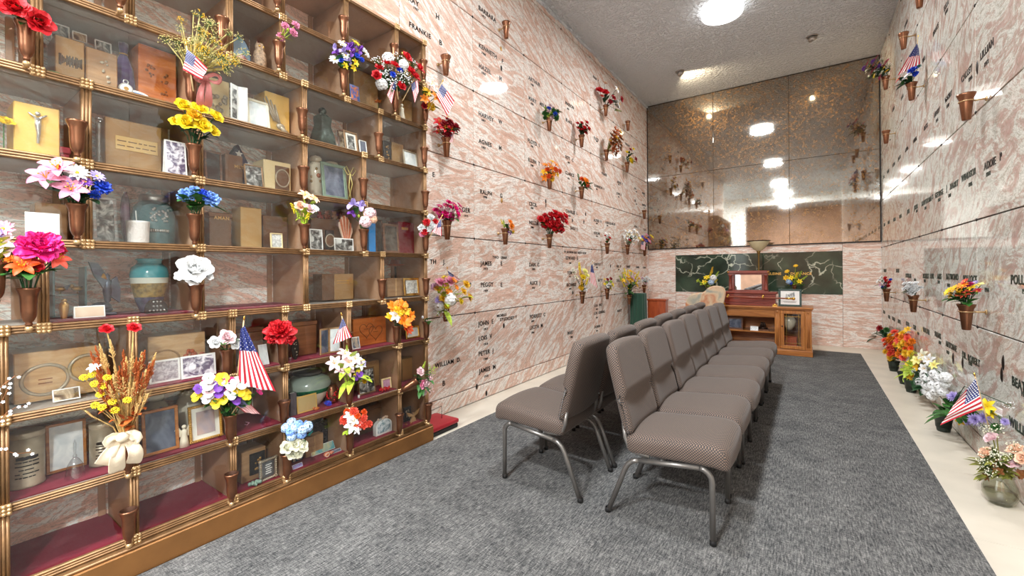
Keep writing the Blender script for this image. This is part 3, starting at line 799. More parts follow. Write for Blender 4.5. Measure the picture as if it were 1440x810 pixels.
def bloom_mesh(kind, c1, c2, var=0):
    key = (kind, c1, c2, var)
    if key in BLOOMS: return BLOOMS[key]
    R = random.Random(str(key)); m = MB()
    U = R.uniform
    if kind == 'rose':
        for k, (n, L, w, a, b, r0) in enumerate([(3, .5, .32, 84, 105, .05), (4, .62, .40, 72, 96, .10), (5, .80, .48, 52, 74, .14), (6, .95, .52, 26, 18, .16)]):
            for i in range(n): petal(m, 2*PI*i/n+k*.7+U(-.2, .2), L*U(.92, 1.08), w, a, b, r0, 0, 0, 0, .05, cup=.35, rnd=R)
        m.ball((0, 0, .25), .2, 0, 8, 6)
    elif kind == 'carn':
        for k, (n, L, a, b) in enumerate([(6, .6, 85, 92), (8, .75, 68, 74), (9, .9, 46, 46), (10, .98, 22, 14), (9, .95, 0, -16)]):
            for i in range(n): petal(m, 2*PI*i/n+k*.4+U(-.2, .2), L*U(.88, 1.08), .30, a, b, .03, 0, 0, 0, .13, ns=4, nw=6, cup=.1, rnd=R)
    elif kind == 'peony':
        for k, (n, L, w, a, b) in enumerate([(7, .55, .24, 86, 100), (9, .7, .26, 72, 88), (10, .85, .30, 54, 66), (11, .98, .34, 32, 40), (9, 1.0, .4, 8, -6)]):
            for i in range(n): petal(m, 2*PI*i/n+k*.5+U(-.25, .25), L*U(.85, 1.1), w, a+U(-8, 8), b+U(-10, 10), .04, 0, 0, 0, .10, ns=4, nw=6, cup=.3, rnd=R)
    elif kind == 'lily':
        for i in range(6): petal(m, 2*PI*i/6+U(-.1, .1), 1.15*U(.92, 1.05), .27, 62, -22, .03, 0, 0, 1, .03, ns=7, cup=.3, rnd=R)
        for i in range(5):
            a = 2*PI*i/5; m.tube([(0, 0, .1), (.12*math.cos(a), .12*math.sin(a), .45), (.24*math.cos(a), .24*math.sin(a), .62)], .018, 1, 5); m.ball((.24*math.cos(a), .24*math.sin(a), .63), .05, 1, 6, 4)
    elif kind == 'daisy':
        for k in range(2):
            for i in range(9): petal(m, 2*PI*(i+k*.5)/9+U(-.06, .06), (1-.12*k)*U(.92, 1.05), .19, 22+12*k, -4+10*k, .1, .03*k, 0, .5, 0, ns=4, nw=2, rnd=R)
        m.ball((0, 0, .08), .19, 1, 10, 6, (1, 1, .6))
    elif kind == 'mum':
        for k, (n, L, a, b) in enumerate([(8, .45, 85, 95), (12, .66, 62, 68), (14, .84, 38, 36), (16, .98, 14, 4)]):
            for i in range(n): petal(m, 2*PI*i/n+k*.3+U(-.1, .1), L*U(.9, 1.08), .13, a, b, .02, 0, 0, .6, 0, ns=3, nw=2, rnd=R)
    elif kind == 'pansy':
        for i, (az, L, w, mi) in enumerate([(1.57-.55, .85, .48, 1), (1.57+.55, .85, .48, 1), (.1, .8, .42, 0), (3.04, .8, .42, 0), (-1.57, .95, .55, 0)]):
            petal(m, az, L, w, 24+8*(i % 2), 2, .05, .02*i, mi, 0, .06, cup=.1, rnd=R)
        m.ball((0, 0, .08), .1, 2, 8, 5)
    elif kind == 'tulip':
        for k in range(2):
            for i in range(3): petal(m, 2*PI*(i+k*.5)/3, 1.25, .45, 60, 102, .1, 0, 0, .5, 0, cup=.5, rnd=R)
    elif kind == 'iris':
        for i in range(3): petal(m, 2*PI*i/3, .95, .38, 70, 96, .04, 0, 0, .2, .06, rnd=R)
        for i in range(3): petal(m, 2*PI*(i+.5)/3, 1.1, .36, 40, -62, .04, 0, 0, .2, .06, rnd=R)
        m.ball((0, 0, .1), .09, 1, 6, 5)
    elif kind == 'cluster':                      # dome of four-petalled florets
        n = 30
        for i in range(n):
            t = (i+.5)/n; ph = 2.39996*i; q = math.acos(1-t*1.25)
            p = Vector((math.sin(q)*math.cos(ph), math.sin(q)*math.sin(ph), math.cos(q)))*U(.78, .95)
            M = Matrix.Translation(p) @ p.to_track_quat('Z', 'Y').to_matrix().to_4x4() @ Matrix.Rotation(U(0, 3), 4, 'Z')
            f = MB()
            for j in range(4): petal(f, PI/2*j, .33, .17, 20, 0, .01, 0, 0, 0, 0, 2, 2, rnd=R)
            m.add(f.v, f.f, 0, True, M)
            m.ball(tuple(p*1.0), .035, 1, 5, 4)
            m.tube([(0, 0, -.2), p*.95], .012, 2, 4)
    elif kind == 'breath':                       # loose spray of tiny blossoms
        for i in range(26):
            ph = U(0, 6.28); q = math.acos(1-U(0, 1)*1.1); rr = U(.55, 1.0)
            p = Vector((math.sin(q)*math.cos(ph), math.sin(q)*math.sin(ph), math.cos(q)))*rr
            m.tube([(0, 0, -.3), p*.6, p], .010, 2, 4)
            for j in range(4):
                a = PI/2*j; m.ball((p.x+.045*math.cos(a), p.y+.045*math.sin(a), p.z+.01), .045, 0, 5, 4)
    elif kind == 'pompon':                       # tight knobbly button (yarrow)
        for i in range(26):
            t = (i+.5)/26; ph = 2.39996*i; q = math.acos(1-t*1.0)
            m.ball((math.sin(q)*math.cos(ph)*.9, math.sin(q)*math.sin(ph)*.9, math.cos(q)*.55), .22, 0, 6, 4)
    elif kind == 'spike':                        # upright spike of small buds
        for i in range(18):
            z = i/18*1.9-.6; a = 2.4*i; r = .26*(1-.55*i/18)
            m.ball((r*math.cos(a), r*math.sin(a), z), .15*(1-.4*i/18), 0, 6, 4, (1, 1, 1.3))
        m.tube([(0, 0, -.9), (0, 0, 1.3)], .04, 2, 5)
    elif kind == 'leafy':                        # pointed autumn leaf cluster
        for k in range(2):
            for i in range(5): petal(m, 2*PI*(i+.5*k)/5+U(-.3, .3), U(.8, 1.15), .30, 50-30*k+U(-10, 10), 20+U(-30, 20), .02, 0, 0, 1, .05, ns=5, cup=-.15, rnd=R)
    elif kind == 'wheat':                        # bearded ear
        for i in range(12):
            z = i/12*1.6-.5; s = -1 if i % 2 else 1
            m.ball((s*.12, 0, z), .13, 0, 6, 4, (.8, .8, 1.6)); m.tube([(s*.12, 0, z), (s*.4, U(-.1, .1), z+1.0)], .012, 0, 4)
        m.tube([(0, 0, -1.2), (0, 0, 1)], .03, 0, 5)
    elif kind == 'grass':                        # feathery plume
        for i in range(34):
            z = i/34*2.0-.7; a = U(0, 6.28); l = .30*(1.1-i/34)
            m.tube([(0, 0, z), (l*math.cos(a), l*math.sin(a), z+.42)], .04, 0, 4)
        m.tube([(0, 0, -1.6), (0, 0, 1.3)], .03, 0, 5)
    elif kind == 'berry':
        for i in range(16): m.ball((U(-.6, .6), U(-.6, .6), U(-.6, .6)), U(.14, .22), 0, 7, 5)
    mats = [fmat(c1), fmat(c2 or c1), leafmat('green')]
    BLOOMS[key] = m.mesh('bloom', mats)
    return BLOOMS[key]
def leaf_into(m, p, d, L, w, mi=0, R=random):
    d = Vector(d).normalized(); side = d.cross(Vector((0, 0, 1)))
    side = side.normalized() if side.length > .05 else Vector((1, 0, 0))
    up = side.cross(d).normalized(); vs = []; fs = []; n = 5
    sag = R.uniform(.1, .5)
    for i in range(n+1):
        s = i/n; c = Vector(p)+d*L*s-Vector((0, 0, 1))*L*sag*s*s
        ww = w*math.sin(PI*min(.99, .06+.93*s))**.8
        vs += [c-side*ww+up*ww*.3, c, c+side*ww+up*ww*.3]
    for i in range(n):
        a = i*3; fs += [(a, a+3, a+4, a+1), (a+1, a+4, a+5, a+2)]
    m.add(vs, fs, mi, True)
def bouquet(key, X, blooms, label, name='bouquet', cat='flowers', mouth=None, leaves=10, leafpx=14, leafcol='green', face=None, leafw=.24, stems=True, seed=None, group=None, stemcol=None):
    """blooms: (px, py, kind, colour, size in px[, second colour]) placed on the photo ray at about plane X"""
    R = random.Random(seed or key)
    if mouth is None: mouth = VASES[key][1]
    if face is None: face = Vector((1, 0, 0)) if X < -1 else Vector((-1, 0, 0))
    else: face = Vector(face)
    t = thing(name, label, cat, mouth, 0, group)
    sm = MB(); fm = MB()
    base = Vector((0, 0, -0.05))
    if VASES.get(key) and key == 'tipped': base = Vector((0, 0, 0))
    sc0 = mpp(mouth); pts = []
    if not blooms: blooms = []
    cx = sum(b[0] for b in blooms)/len(blooms); cy = sum(b[1] for b in blooms)/len(blooms)
    rad = max(max(math.hypot(b[0]-cx, b[1]-cy) for b in blooms), 3)
    for i, b in enumerate(blooms):
        px, py, kind, col, sz = b[:5]; c2 = b[5] if len(b) > 5 else {'lily': 'gold', 'daisy': 'gold', 'pansy': 'yellow', 'iris': 'yellow', 'cluster': 'cream'}.get(kind)
        q = math.hypot(px-cx, py-cy)/rad
        dx = (math.sqrt(max(0, 1-.8*q*q))-.5)*rad*sc0*.7+R.uniform(-.008, .008)
        P = facing_plane(px, py, mouth, abs(X-mouth.x)+dx, sz*.36*sc0) if abs(face.x) > .5 else atY(px, py, X+face.y*dx)
        s = sz/2*mpp(P)/(1+((px-CX)/FPX)**2)**.3
        d = (P-mouth); d = d.normalized()*0.8+face*.75+Vector((R.uniform(-.25, .25), R.uniform(-.25, .25), R.uniform(-.1, .3)))
        if kind in ('spike', 'grass', 'wheat'): d = (P-mouth)+Vector((0, 0, .02))
        if kind == 'tulip': d = (P-mouth).normalized()+Vector((0, 0, .8))
        o = link('bloom', bloom_mesh(kind, col, c2, R.randint(0, 1)), t, P-mouth)
        o.rotation_mode = 'QUATERNION'
        o.rotation_quaternion = d.to_track_quat('Z', 'Y') @ Quaternion((0, 0, 1), 0 if kind == 'pansy' else R.uniform(0, 6.28))
        o.scale = (s, s, s)
        loc = P-mouth; pts.append(loc)
        mid = base*.2+loc*.45+Vector((0, 0, .15*loc.length))
        sm.tube([base, mid*.9, loc-d.normalized()*s*.05], max(.0012, min(.0025, .05*s+.001)), 0, 5)
    for i in range(leaves):
        q = pts[R.randrange(len(pts))]; k = R.uniform(.15, .75)
        p = q*k+Vector((R.uniform(-.01, .01), R.uniform(-.01, .01), 0))
        d = (q.normalized()*.5+face*R.uniform(0, .9)+Vector((R.uniform(-.2, .2), R.uniform(-.9, .9), R.uniform(-.35, .5))))
        if abs(face.y) > .5: d = (q.normalized()*.5+face*R.uniform(0, .9)+Vector((R.uniform(-.9, .9), 0, R.uniform(-.35, .5))))
        L = leafpx*sc0*R.uniform(.7, 1.25)
        leaf_into(fm, p, d, L, L*leafw, 0, R)
    if abs(face.x) > .5:
        lo_ = (XF+.006 if mouth.y < 2.21 else XL+.004) if mouth.x < -1.5 else -9; hi_ = XR-.004
        for q in (sm, fm):
            for v in q.v: v.x = min(max(v.x, lo_-mouth.x), hi_-mouth.x)
    if stems: sm.build('stem', leafmat(stemcol or ('dgreen' if leafcol in ('green', 'dgreen') else leafcol)), t)
    if leaves: fm.build('foliage', leafmat(leafcol), t)
    return t
def auto(cx, cy, rx, ry, spec, seed=0):
    """a full dome of blooms: spec = [(kind, colour, count, size)]"""
    R = random.Random(seed); L = []
    for k, c, n, s, *r in spec: L += [(k, c, s)+tuple(r)]*n
    R.shuffle(L); N = len(L); out = []
    for i, e in enumerate(L):
        r = math.sqrt((i+.5)/N); a = 2.39996*i+seed
        out.append((cx+rx*r*math.cos(a), cy+ry*r*math.sin(a), e[0], e[1], e[2]*R.uniform(.85, 1.15))+tuple(e[3:]))
    return out

# ------------------------------------------------------------------ flags
M_FR = plain('flag_red', (190,28,48), 0.7); M_FW = plain('flag_white', (240,238,236), 0.7); M_FB = plain('flag_blue', (36,46,110), 0.7)
M_STICK = plain('flag_stick', (206,176,130), 0.5)
def flag(label, X, quad, pole, cu=0.42, cv=0.54, amp=0.010, waves=2.2, face=1, front=0.0):
    """quad: photo corners hoist-top, hoist-bottom, fly-bottom, fly-top; pole: base and tip"""
    O = atX(pole[0][0], pole[0][1], X)
    A = (lambda p, dx=0: facing_plane(p[0], p[1], O, dx+front))
    b, tp = A(pole[0]), A(pole[1])
    nv = -Vector((O.x, O.y, 0)).normalized()
    t = thing('flag', label, 'flag', b, 0, 'small stick flags')
    c0, c1, c2, c3 = [A(q, .012)-b for q in quad]
    r = 0.0028
    m = MB(); m.tube([(0, 0, 0), tp-b], r, 0, 8); m.build('stick', M_STICK, t)
    m = MB(); d = (tp-b).normalized(); M = Matrix.Translation(tp-b) @ d.to_track_quat('Z', 'Y').to_matrix().to_4x4()
    m.lathe([(0.0, -0.003), (0.0042, 0.0), (0.0036, 0.004), (0.005, 0.009), (0.0028, 0.017), (0, 0.021)], 10, 0, M); m.build('finial', M_BRASS, t)
    NU, NV = 26, 26
    def P(u, v):
        w = amp*math.sin(waves*2*PI*(v*.85+.15*u)+.6)*min(1, u*1.6+.15)+amp*.6*math.sin(5*u+3*v)*u
        return (c0*(1-v)+c1*v)*(1-u)+(c3*(1-v)+c2*v)*u+nv*w
    m = MB(); vs = [P(i/NU, j/NV) for i in range(NU+1) for j in range(NV+1)]
    for i in range(NU):
        for j in range(NV):
            u, v = (i+.5)/NU, (j+.5)/NV
            mi = 2 if (u < cu and v < cv) else (0 if int(v*13) % 2 == 0 else 1)
            a = i*(NV+1)+j
            m.f.append([a, a+NV+1, a+NV+2, a+1]); m.m.append(mi); m.sm.append(True)
    m.v = [Vector(p) for p in vs]
    # stars: five-pointed, a hair off both faces
    rows = 7; cols = 6
    nrm = (c3-c0).cross(c1-c0).normalized()
    eu = (c3-c0).normalized()
    for a in range(cols):
        for bq in range(rows):
            u = cu*(a+.5+(.22 if bq % 2 else -.22))/cols; v = cv*(bq+.5)/rows
            if not (0 < u < cu): continue
            p = P(u, v); du = P(u+.01, v)-p; dv = P(u, v+.01)-p; nn = du.cross(dv)
            if nn.length < 1e-12: continue
            nn.normalize(); du.normalize(); dw = nn.cross(du)
            sz = min((P(cu, v)-P(0, v)).length/cols, (P(u, cv)-P(u, 0)).length/rows)*.36
            for s in (.0007, -.0007):
                vs = [p+nn*s]+[p+nn*s+(du*math.cos(PI*k/5)+dw*math.sin(PI*k/5))*sz*(1 if k % 2 == 0 else .45) for k in range(10)]
                m.add(vs, [(0, k+1, (k+1) % 10+1) for k in range(10)], 1)
    m.build('cloth', [M_FR, M_FW, M_FB], t)
    return t
# ------------------------------------------------------------------ bouquets on the case
XB1 = XF+0.075
bouquet('rose', XB1, [(20, 12, 'rose', 'red', 44), (52, 32, 'rose', 'red', 44)], 'two big red silk roses at the top left of the case', leaves=7, leafpx=20, leafw=.34)
bouquet('carn', XB1, [(401, 37, 'carn', 'pink', 13), (415.5, 35.5, 'carn', 'pink', 13), (412, 46, 'carn', 'pink', 14), (395, 52, 'carn', 'pink', 13), (404, 44, 'tulip', 'lime', 8)], 'sprig of small pink carnations in front of the owl figurine', leaves=5, leafpx=12, leafcol='lime')
bouquet('purp', XB1, auto(490, 78, 24, 20, [('iris', 'purple', 4, 17), ('iris', 'lilac', 3, 14), ('daisy', 'white', 4, 15), ('lily', 'yellow', 4, 13), ('carn', 'blue', 3, 10)], 3), 'purple, white and yellow bouquet on the upper case', leaves=16, leafpx=16)
bouquet('redwhite', XB1, auto(557, 100, 33, 24, [('rose', 'red', 9, 15), ('breath', 'white', 9, 20), ('cluster', 'white', 3, 16), ('mum', 'blue', 2, 12)], 6), 'dense red and white bouquet with two flags hanging below it', leaves=10, leafpx=14)
bouquet('orange', XB1, [(605, 120, 'lily', 'white', 18), (600, 130, 'daisy', 'gold', 17), (611, 138, 'lily', 'orange', 20), (597, 140, 'lily', 'orange', 16), (606, 150, 'carn', 'gold', 14), (597, 149, 'rose', 'crimson', 10)], 'orange and yellow flowers at the top right edge of the case', leaves=5)
dryb = []
R_ = random.Random(8)
for i in range(46):
    a = R_.uniform(-1.05, 1.25); l = R_.uniform(35, 108)
    dryb.append((288+l*math.sin(a)*.62, 112-l*math.cos(a)*.9, 'breath', 'straw' if i % 3 else 'gold', R_.uniform(15, 26)))
bouquet('dry', XB1, dryb, 'airy spray of dried straw-coloured grass with yellow buds', name='dried_spray', leaves=22, leafpx=26, leafcol='straw', leafw=.07)
bouquet('yel', XB1, [(258, 150, 'rose', 'yellow', 26), (280, 155, 'rose', 'yellow', 26), (262, 174, 'rose', 'yellow', 30), (284, 178, 'rose', 'yellow', 28), (302, 165, 'rose', 'yellow', 24), (272, 164, 'rose', 'gold', 24), (248, 172, 'rose', 'yellow', 20), (298, 185, 'rose', 'yellow', 22)], 'bunch of yellow silk roses', leaves=14, leafpx=16, leafcol='dgreen')
bouquet('lily', XB1, [(66, 252, 'lily', 'pink', 56), (82, 240, 'lily', 'pink', 54), (100, 268, 'lily', 'pink', 50), (108, 243, 'daisy', 'white', 34), (84, 235, 'carn', 'red', 12), (144, 264, 'carn', 'blue', 28), (136, 248, 'daisy', 'lilac', 24), (104, 256, 'daisy', 'lilac', 24), (133, 274, 'carn', 'blue', 18), (120, 256, 'daisy', 'purple', 20)], 'pink lilies with a white daisy and bright blue flowers', leaves=16, leafpx=24, leafcol='dgreen', leafw=.32)
bouquet('blue', XB1, [(262, 275, 'carn', 'sky', 26), (272, 270, 'carn', 'sky', 22), (296, 280, 'carn', 'sky', 28), (286, 274, 'carn', 'blue', 20)], 'two pale-edged blue flowers over broad green leaves', leaves=16, leafpx=26, leafw=.26)
bouquet('peach', XB1, [(428, 276, 'lily', 'peach', 22), (440, 281, 'lily', 'peach', 20), (422, 291, 'rose', 'peach', 18), (434, 295, 'rose', 'palepink', 18), (442, 293, 'daisy', 'white', 15), (414, 295, 'spike', 'yellow', 18), (420, 303, 'spike', 'lime', 18), (433, 304, 'spike', 'yellow', 16)], 'peach, cream and lime bouquet', leaves=12, leafpx=14, leafcol='lime')
bouquet('iris', XB1, [(496, 288, 'iris', 'lilac', 22), (508, 289, 'iris', 'lilac', 20), (495, 300, 'iris', 'purple', 14), (520, 300, 'cluster', 'palepink', 18), (514, 312, 'cluster', 'palepink', 18), (524, 308, 'cluster', 'peach', 14), (505, 306, 'tulip', 'lime', 8)], 'lilac irises with pale pink blossom', leaves=5)
bouquet('carnflag', XB1, [(593, 321, 'carn', 'white', 12), (600, 313, 'carn', 'red', 12), (606, 306, 'carn', 'white', 12), (597, 326, 'carn', 'red', 12), (608, 317, 'carn', 'white', 13), (594, 329, 'carn', 'pink', 10), (612, 312, 'carn', 'red', 10), (604, 323, 'carn', 'white', 10)], 'red and white carnations at the right edge of the case', leaves=6, leafpx=9)
bouquet('magenta', XB1, [(56, 350, 'peony', 'hot', 66), (32, 376, 'lily', 'deeporange', 46), (76, 366, 'lily', 'coral', 46), (10, 374, 'lily', 'coral', 32), (48, 374, 'rose', 'red', 26), (84, 352, 'carn', 'red', 20), (14, 364, 'carn', 'orange', 16)], 'big magenta peony above orange and red poppies', leaves=16, leafpx=26, leafcol='green', leafw=.26)
bouquet('whiterose', XB1, [(273, 381, 'rose', 'white', 50), (254, 389, 'rose', 'white', 18), (290, 388, 'rose', 'white', 20), (272, 394, 'rose', 'white', 20)], 'large white silk rose', leaves=5, leafpx=14)
bouquet('pinkrose', XB1, [(318, 476, 'rose', 'palepink', 26), (303, 482, 'rose', 'white', 20), (330, 484, 'rose', 'white', 18)], 'pale pink and white roses', leaves=8, leafpx=16)
bouquet('redcarn', XB1, [(394, 467, 'peony', 'red', 42), (384, 474, 'carn', 'red', 24), (404, 474, 'carn', 'red', 26)], 'single full red carnation', leaves=0)
bouquet('leaves', XB1, [(553, 432, 'leafy', 'orange', 22), (566, 430, 'leafy', 'orange', 20), (570, 438, 'leafy', 'gold', 18), (556, 445, 'lily', 'white', 22), (562, 450, 'lily', 'white', 16), (569, 452, 'leafy', 'orange', 26), (573, 462, 'leafy', 'deeporange', 20), (550, 446, 'leafy', 'gold', 18), (578, 444, 'leafy', 'orange', 16), (561, 438, 'leafy', 'gold', 20)], 'orange and gold autumn leaves around a white flower', leaves=2)
bouquet('tulip', XB1, [(595, 448, 'tulip', 'white', 8), (600, 452, 'tulip', 'palepink', 6)], 'tiny white tulip with green leaves', leaves=8, leafpx=10)
bouquet('plily', XB1, [(470, 512, 'lily', 'palepink', 26), (484, 500, 'lily', 'palepink', 24), (490, 510, 'lily', 'palepink', 26), (478, 520, 'lily', 'palepink', 22), (499, 506, 'lily', 'white', 22), (505, 514, 'lily', 'white', 20), (487, 522, 'lily', 'palepink', 22), (505, 526, 'pansy', 'purple', 15), (510, 510, 'pansy', 'lilac', 12), (500, 530, 'pansy', 'purple', 12), (488, 492, 'spike', 'lime', 12), (512, 536, 'carn', 'gold', 8)], 'pale pink lilies with purple pansies and long yellow-green leaves', leaves=14, leafpx=34, leafcol='lime', leafw=.12)
pan = auto(311, 549, 38, 21, [('pansy', 'yellow', 6, 22, 'gold'), ('pansy', 'white', 4, 24, 'magenta'), ('pansy', 'purple', 4, 20, 'purple'), ('pansy', 'palepink', 3, 24, 'white')], 2)
bouquet('pansy', XB1, pan+[(363, 550, 'pansy', 'magenta', 16, 'white'), (342, 556, 'pansy', 'yellow', 18, 'gold')], 'bunch of yellow, white and purple pansies', leaves=30, leafpx=16, leafcol='green')
bouquet('hydr', XB1, auto(417, 604, 20, 11, [('cluster', 'lightblue', 6, 16), ('cluster', 'sky', 3, 13)], 4)+[(402, 630, 'rose', 'cream', 20), (414, 626, 'rose', 'cream', 20), (424, 628, 'rose', 'cream', 20), (409, 638, 'rose', 'cream', 18), (419, 637, 'rose', 'cream', 16), (436, 610, 'spike', 'teal', 10), (428, 596, 'spike', 'sky', 10)], 'pale blue hydrangea with cream roses', leaves=12, leafpx=12)
bouquet('coral', XB1, auto(500, 590, 19, 15, [('carn', 'coral', 5, 14), ('carn', 'deeporange', 3, 12), ('lily', 'white', 4, 18)], 9)+[(496, 598, 'lily', 'white', 28), (519, 596, 'carn', 'coral', 11)], 'coral carnations with white lilies', leaves=8, leafpx=15, leafcol='lime')
bouquet('tipped', XF+0.09, [(590, 523, 'rose', 'palepink', 13), (594, 540, 'rose', 'pink', 14), (599, 538, 'rose', 'palepink', 12), (604, 530, 'rose', 'palepink', 11), (596, 552, 'rose', 'palepink', 10), (604, 548, 'breath', 'palepink', 16), (596, 514, 'spike', 'lime', 10), (606, 520, 'breath', 'lime', 18)], 'small pink roses and ferns spilling from the tipped vase', leaves=20, leafpx=13, leafcol='green', face=(1, 0, 0))
# the wheat arrangement with its bow
R_ = random.Random(21); wl = []
for i in range(44):
    a = R_.uniform(-.66, .62); l = R_.uniform(52, 112)
    wl.append((171+l*math.sin(a)*.72, 606-l*math.cos(a), 'grass', 'rust' if i % 5 < 3 else 'wheat', R_.uniform(26, 36)))
for px, py in [(118, 531), (130, 527), (151, 531), (133, 540), (146, 543), (141, 555), (158, 565), (179, 563), (134, 570), (144, 573), (162, 577)]: wl.append((px, py, 'pompon', 'yellow', 12))
for px, py in [(186, 553), (196, 566), (192, 576), (128, 584), (204, 562), (188, 546), (180, 556), (200, 572)]: wl.append((px, py, 'wheat', 'wheat', 22))
wl += [(150, 464, 'rose', 'red', 20), (188, 462, 'rose', 'red', 20), (133, 518, 'lily', 'white', 22)]
bt = bouquet('wheat', XB1, wl, 'tall dried wheat and yarrow arrangement with two red roses and a cream bow', name='dried_arrangement', leaves=30, leafpx=20, leafcol='rust', leafw=.2, stemcol='wheat')
def bow(parent, origin, c, X, loops, tails, mat, wid):
    """a cloth bow: loops and tails are pixel paths, drawn as bands"""
    m = MB()
    for path in loops+tails:
        P = [atX(a, b, X+.012*k-.01)-origin for k, (a, b) in zip((0, 1.6, 2.4, 1.2, 0), path)]
        n = len(P); vs = []; fs = []
        for i, p in enumerate(P):
            t = (P[min(i+1, n-1)]-P[max(i-1, 0)]).normalized(); s = t.cross(Vector((1, 0, .25))).normalized()
            w = wid*(.35+.65*min(1, i/1.6)) if path in tails else wid*(.4+.6*math.sin(PI*i/(n-1)))
            for j in range(4): q = j/3*2-1; vs.append(p+s*w*q+Vector((.006*math.cos(q*5+i), 0, 0)))
        for i in range(n-1):
            for j in range(3): a = i*4+j; fs.append((a, a+4, a+5, a+1))
        m.add(vs, fs, 0, True)
    k = atX(c[0], c[1], X+.012)-origin; m.ball(tuple(k), wid*.75, 0, 10, 7, (.8, 1.1, 1))
    o = m.build('bow', mat, parent)
    md = o.modifiers.new('thick', 'SOLIDIFY'); md.thickness = .0025
    md = o.modifiers.new('round', 'SUBSURF'); md.levels = 1; md.render_levels = 1
    return o
M_BOW = plain('cream_cloth', (232,214,186), 0.8, bump=.3, bscale=300)
bow(bt, bt.location.copy(), (172, 615), XF+.10, [[(172, 614), (160, 612), (148, 622), (156, 628), (172, 616)], [(172, 614), (186, 608), (197, 618), (188, 626), (174, 616)]],
    [[(170, 616), (160, 628), (152, 640), (147, 650), (143, 654)], [(172, 618), (168, 632), (164, 645), (165, 656), (164, 664)], [(175, 616), (186, 626), (192, 636), (190, 646), (186, 652)]], M_BOW, .026)
M_RIBBON = plain('rose_ribbon', (186,110,104), 0.6)
dt = bpy.data.objects['dried_spray']
bow(dt, dt.location.copy(), (289, 110), XF+.11, [[(289, 110), (300, 103), (312, 108), (308, 120), (292, 112)], [(289, 110), (280, 104), (272, 110), (280, 116), (288, 112)]],
    [[(289, 112), (284, 122), (281, 135), (282, 146), (280, 152)], [(291, 112), (294, 122), (293, 134), (294, 142), (291, 150)]], M_RIBBON, .016)
# flowers cut by the left edge of the picture
tl = thing('bouquet', 'lilac and pink flowers cut by the left edge, beside the white card', 'flowers', atX(-6, 372, XB1))
for px, py, kd, c, s in [(4, 322, 'daisy', 'pink', 26), (0, 342, 'lily', 'palepink', 34), (10, 350, 'lily', 'palepink', 30), (-6, 330, 'carn', 'lilac', 22)]:
    P = atX(px, py, XB1); o = link('bloom', bloom_mesh(kd, c, 'gold'), tl, P-tl.location); o.scale = (s/2*mpp(P),)*3; o.rotation_euler = (.3, 1.2, 0)
m = MB(); R_ = random.Random(4)
for i in range(9): leaf_into(m, (0, 0, R_.uniform(0, .06)), (R_.uniform(0, .5), R_.uniform(-.6, .8), R_.uniform(.2, 1)), .06, .02, 0, R_)
m.build('foliage', leafmat('lime'), tl)
m = MB(); [m.tube([(0, 0, -.05), atX(px, py, XB1)-tl.location], .0018, 0, 5) for px, py in [(4, 322), (0, 342), (10, 350)]]; m.build('stem', leafmat('dgreen'), tl)
link('cup', CASE_CUP, thing('flower_vase', 'bronze vase just outside the left edge, holding lilac and pink flowers', 'vase', tl.location-Vector((0, 0, .125)), FACE_E, 'bronze vases on the niche case'))
tl = thing('blossom_twig', 'twigs of tiny white blossom reaching in from the left edge', 'flowers', atX(-22, 640, XB1))
m = MB(); bm_ = MB(); R_ = random.Random(9)
for tw in [[(-22, 640), (-8, 600), (10, 580), (24, 572), (40, 570)], [(-22, 640), (-10, 560), (0, 545), (10, 537), (22, 528)], [(-22, 640), (-6, 630), (8, 634), (22, 638), (44, 636)], [(-22, 640), (-8, 590), (2, 566), (12, 545)]]:
    pts = [atX(a, b, XB1+.01)-tl.location for a, b in tw]; m.tube(pts, .0012, 0, 5)
    for i in range(1, len(pts)):
        for k in range(2):
            p = pts[i].lerp(pts[i-1], k*.45)+Vector((.004, R_.uniform(-.008, .008), R_.uniform(-.008, .008)))
            f = MB()
            for j in range(5): petal(f, 2*PI/5*j, .0048, .0022, 20, 0, .0004, 0, 0, 0, 0, 2, 2)
            bm_.add(f.v, f.f, 0, True, Matrix.Translation(p) @ Matrix.Rotation(1.2, 4, 'Y') @ Matrix.Rotation(R_.uniform(0, 3), 4, 'Z'))
m.build('twig', leafmat('brown'), tl); bm_.build('blossom', fmat('white'), tl)

flag('large flag hanging above the pansies', XF+.10, [(344, 458), (338, 463), (335, 541), (388, 551)], [(331, 556), (343, 450)], .40, 1.0, .012, 2.5)
flag('small flag leaning over the pale pink lilies', XF+.09, [(482, 447), (480, 452), (468, 484), (495, 474)], [(488, 482), (480.5, 444)], .38, 1.0, .008, 2)
flag('short flag drooping behind the pansies, half hidden', XF+.065, [(342, 558), (333, 572), (345, 580), (367, 583)], [(326, 582), (343, 556)], .40, .9, .006, 2)
flag('small flag tucked in the dried grass spray beside the rose ribbon', XF+.10, [(263, 69), (257, 98), (284, 112), (292, 96)], [(272, 128), (262, 64)], .42, .56, .008, 1.6, front=.05)
flag('flag at the upper right corner of the case beside the orange flowers', XF+.10, [(621, 118), (613, 133), (629, 163), (639, 142)], [(602, 158), (622, 115)], .42, .56, .008, 1.6)
flag('left one of two flags under the red and white bouquet', XF+.10, [(558, 113), (551, 116), (544, 133), (551, 146)], [(560, 140), (556, 108)], .42, .6, .006, 1.6)
flag('right one of two flags under the red and white bouquet', XF+.10, [(578, 118), (588, 112), (589, 128), (583, 145)], [(566, 142), (584, 108)], .42, .6, .006, 1.6)
flag('tiny flag behind the red and white carnations at the case edge', XF+.09, [(620, 308), (614, 316), (607, 326), (621, 332)], [(603, 336), (621, 305)], .45, .6, .006, 1.6)
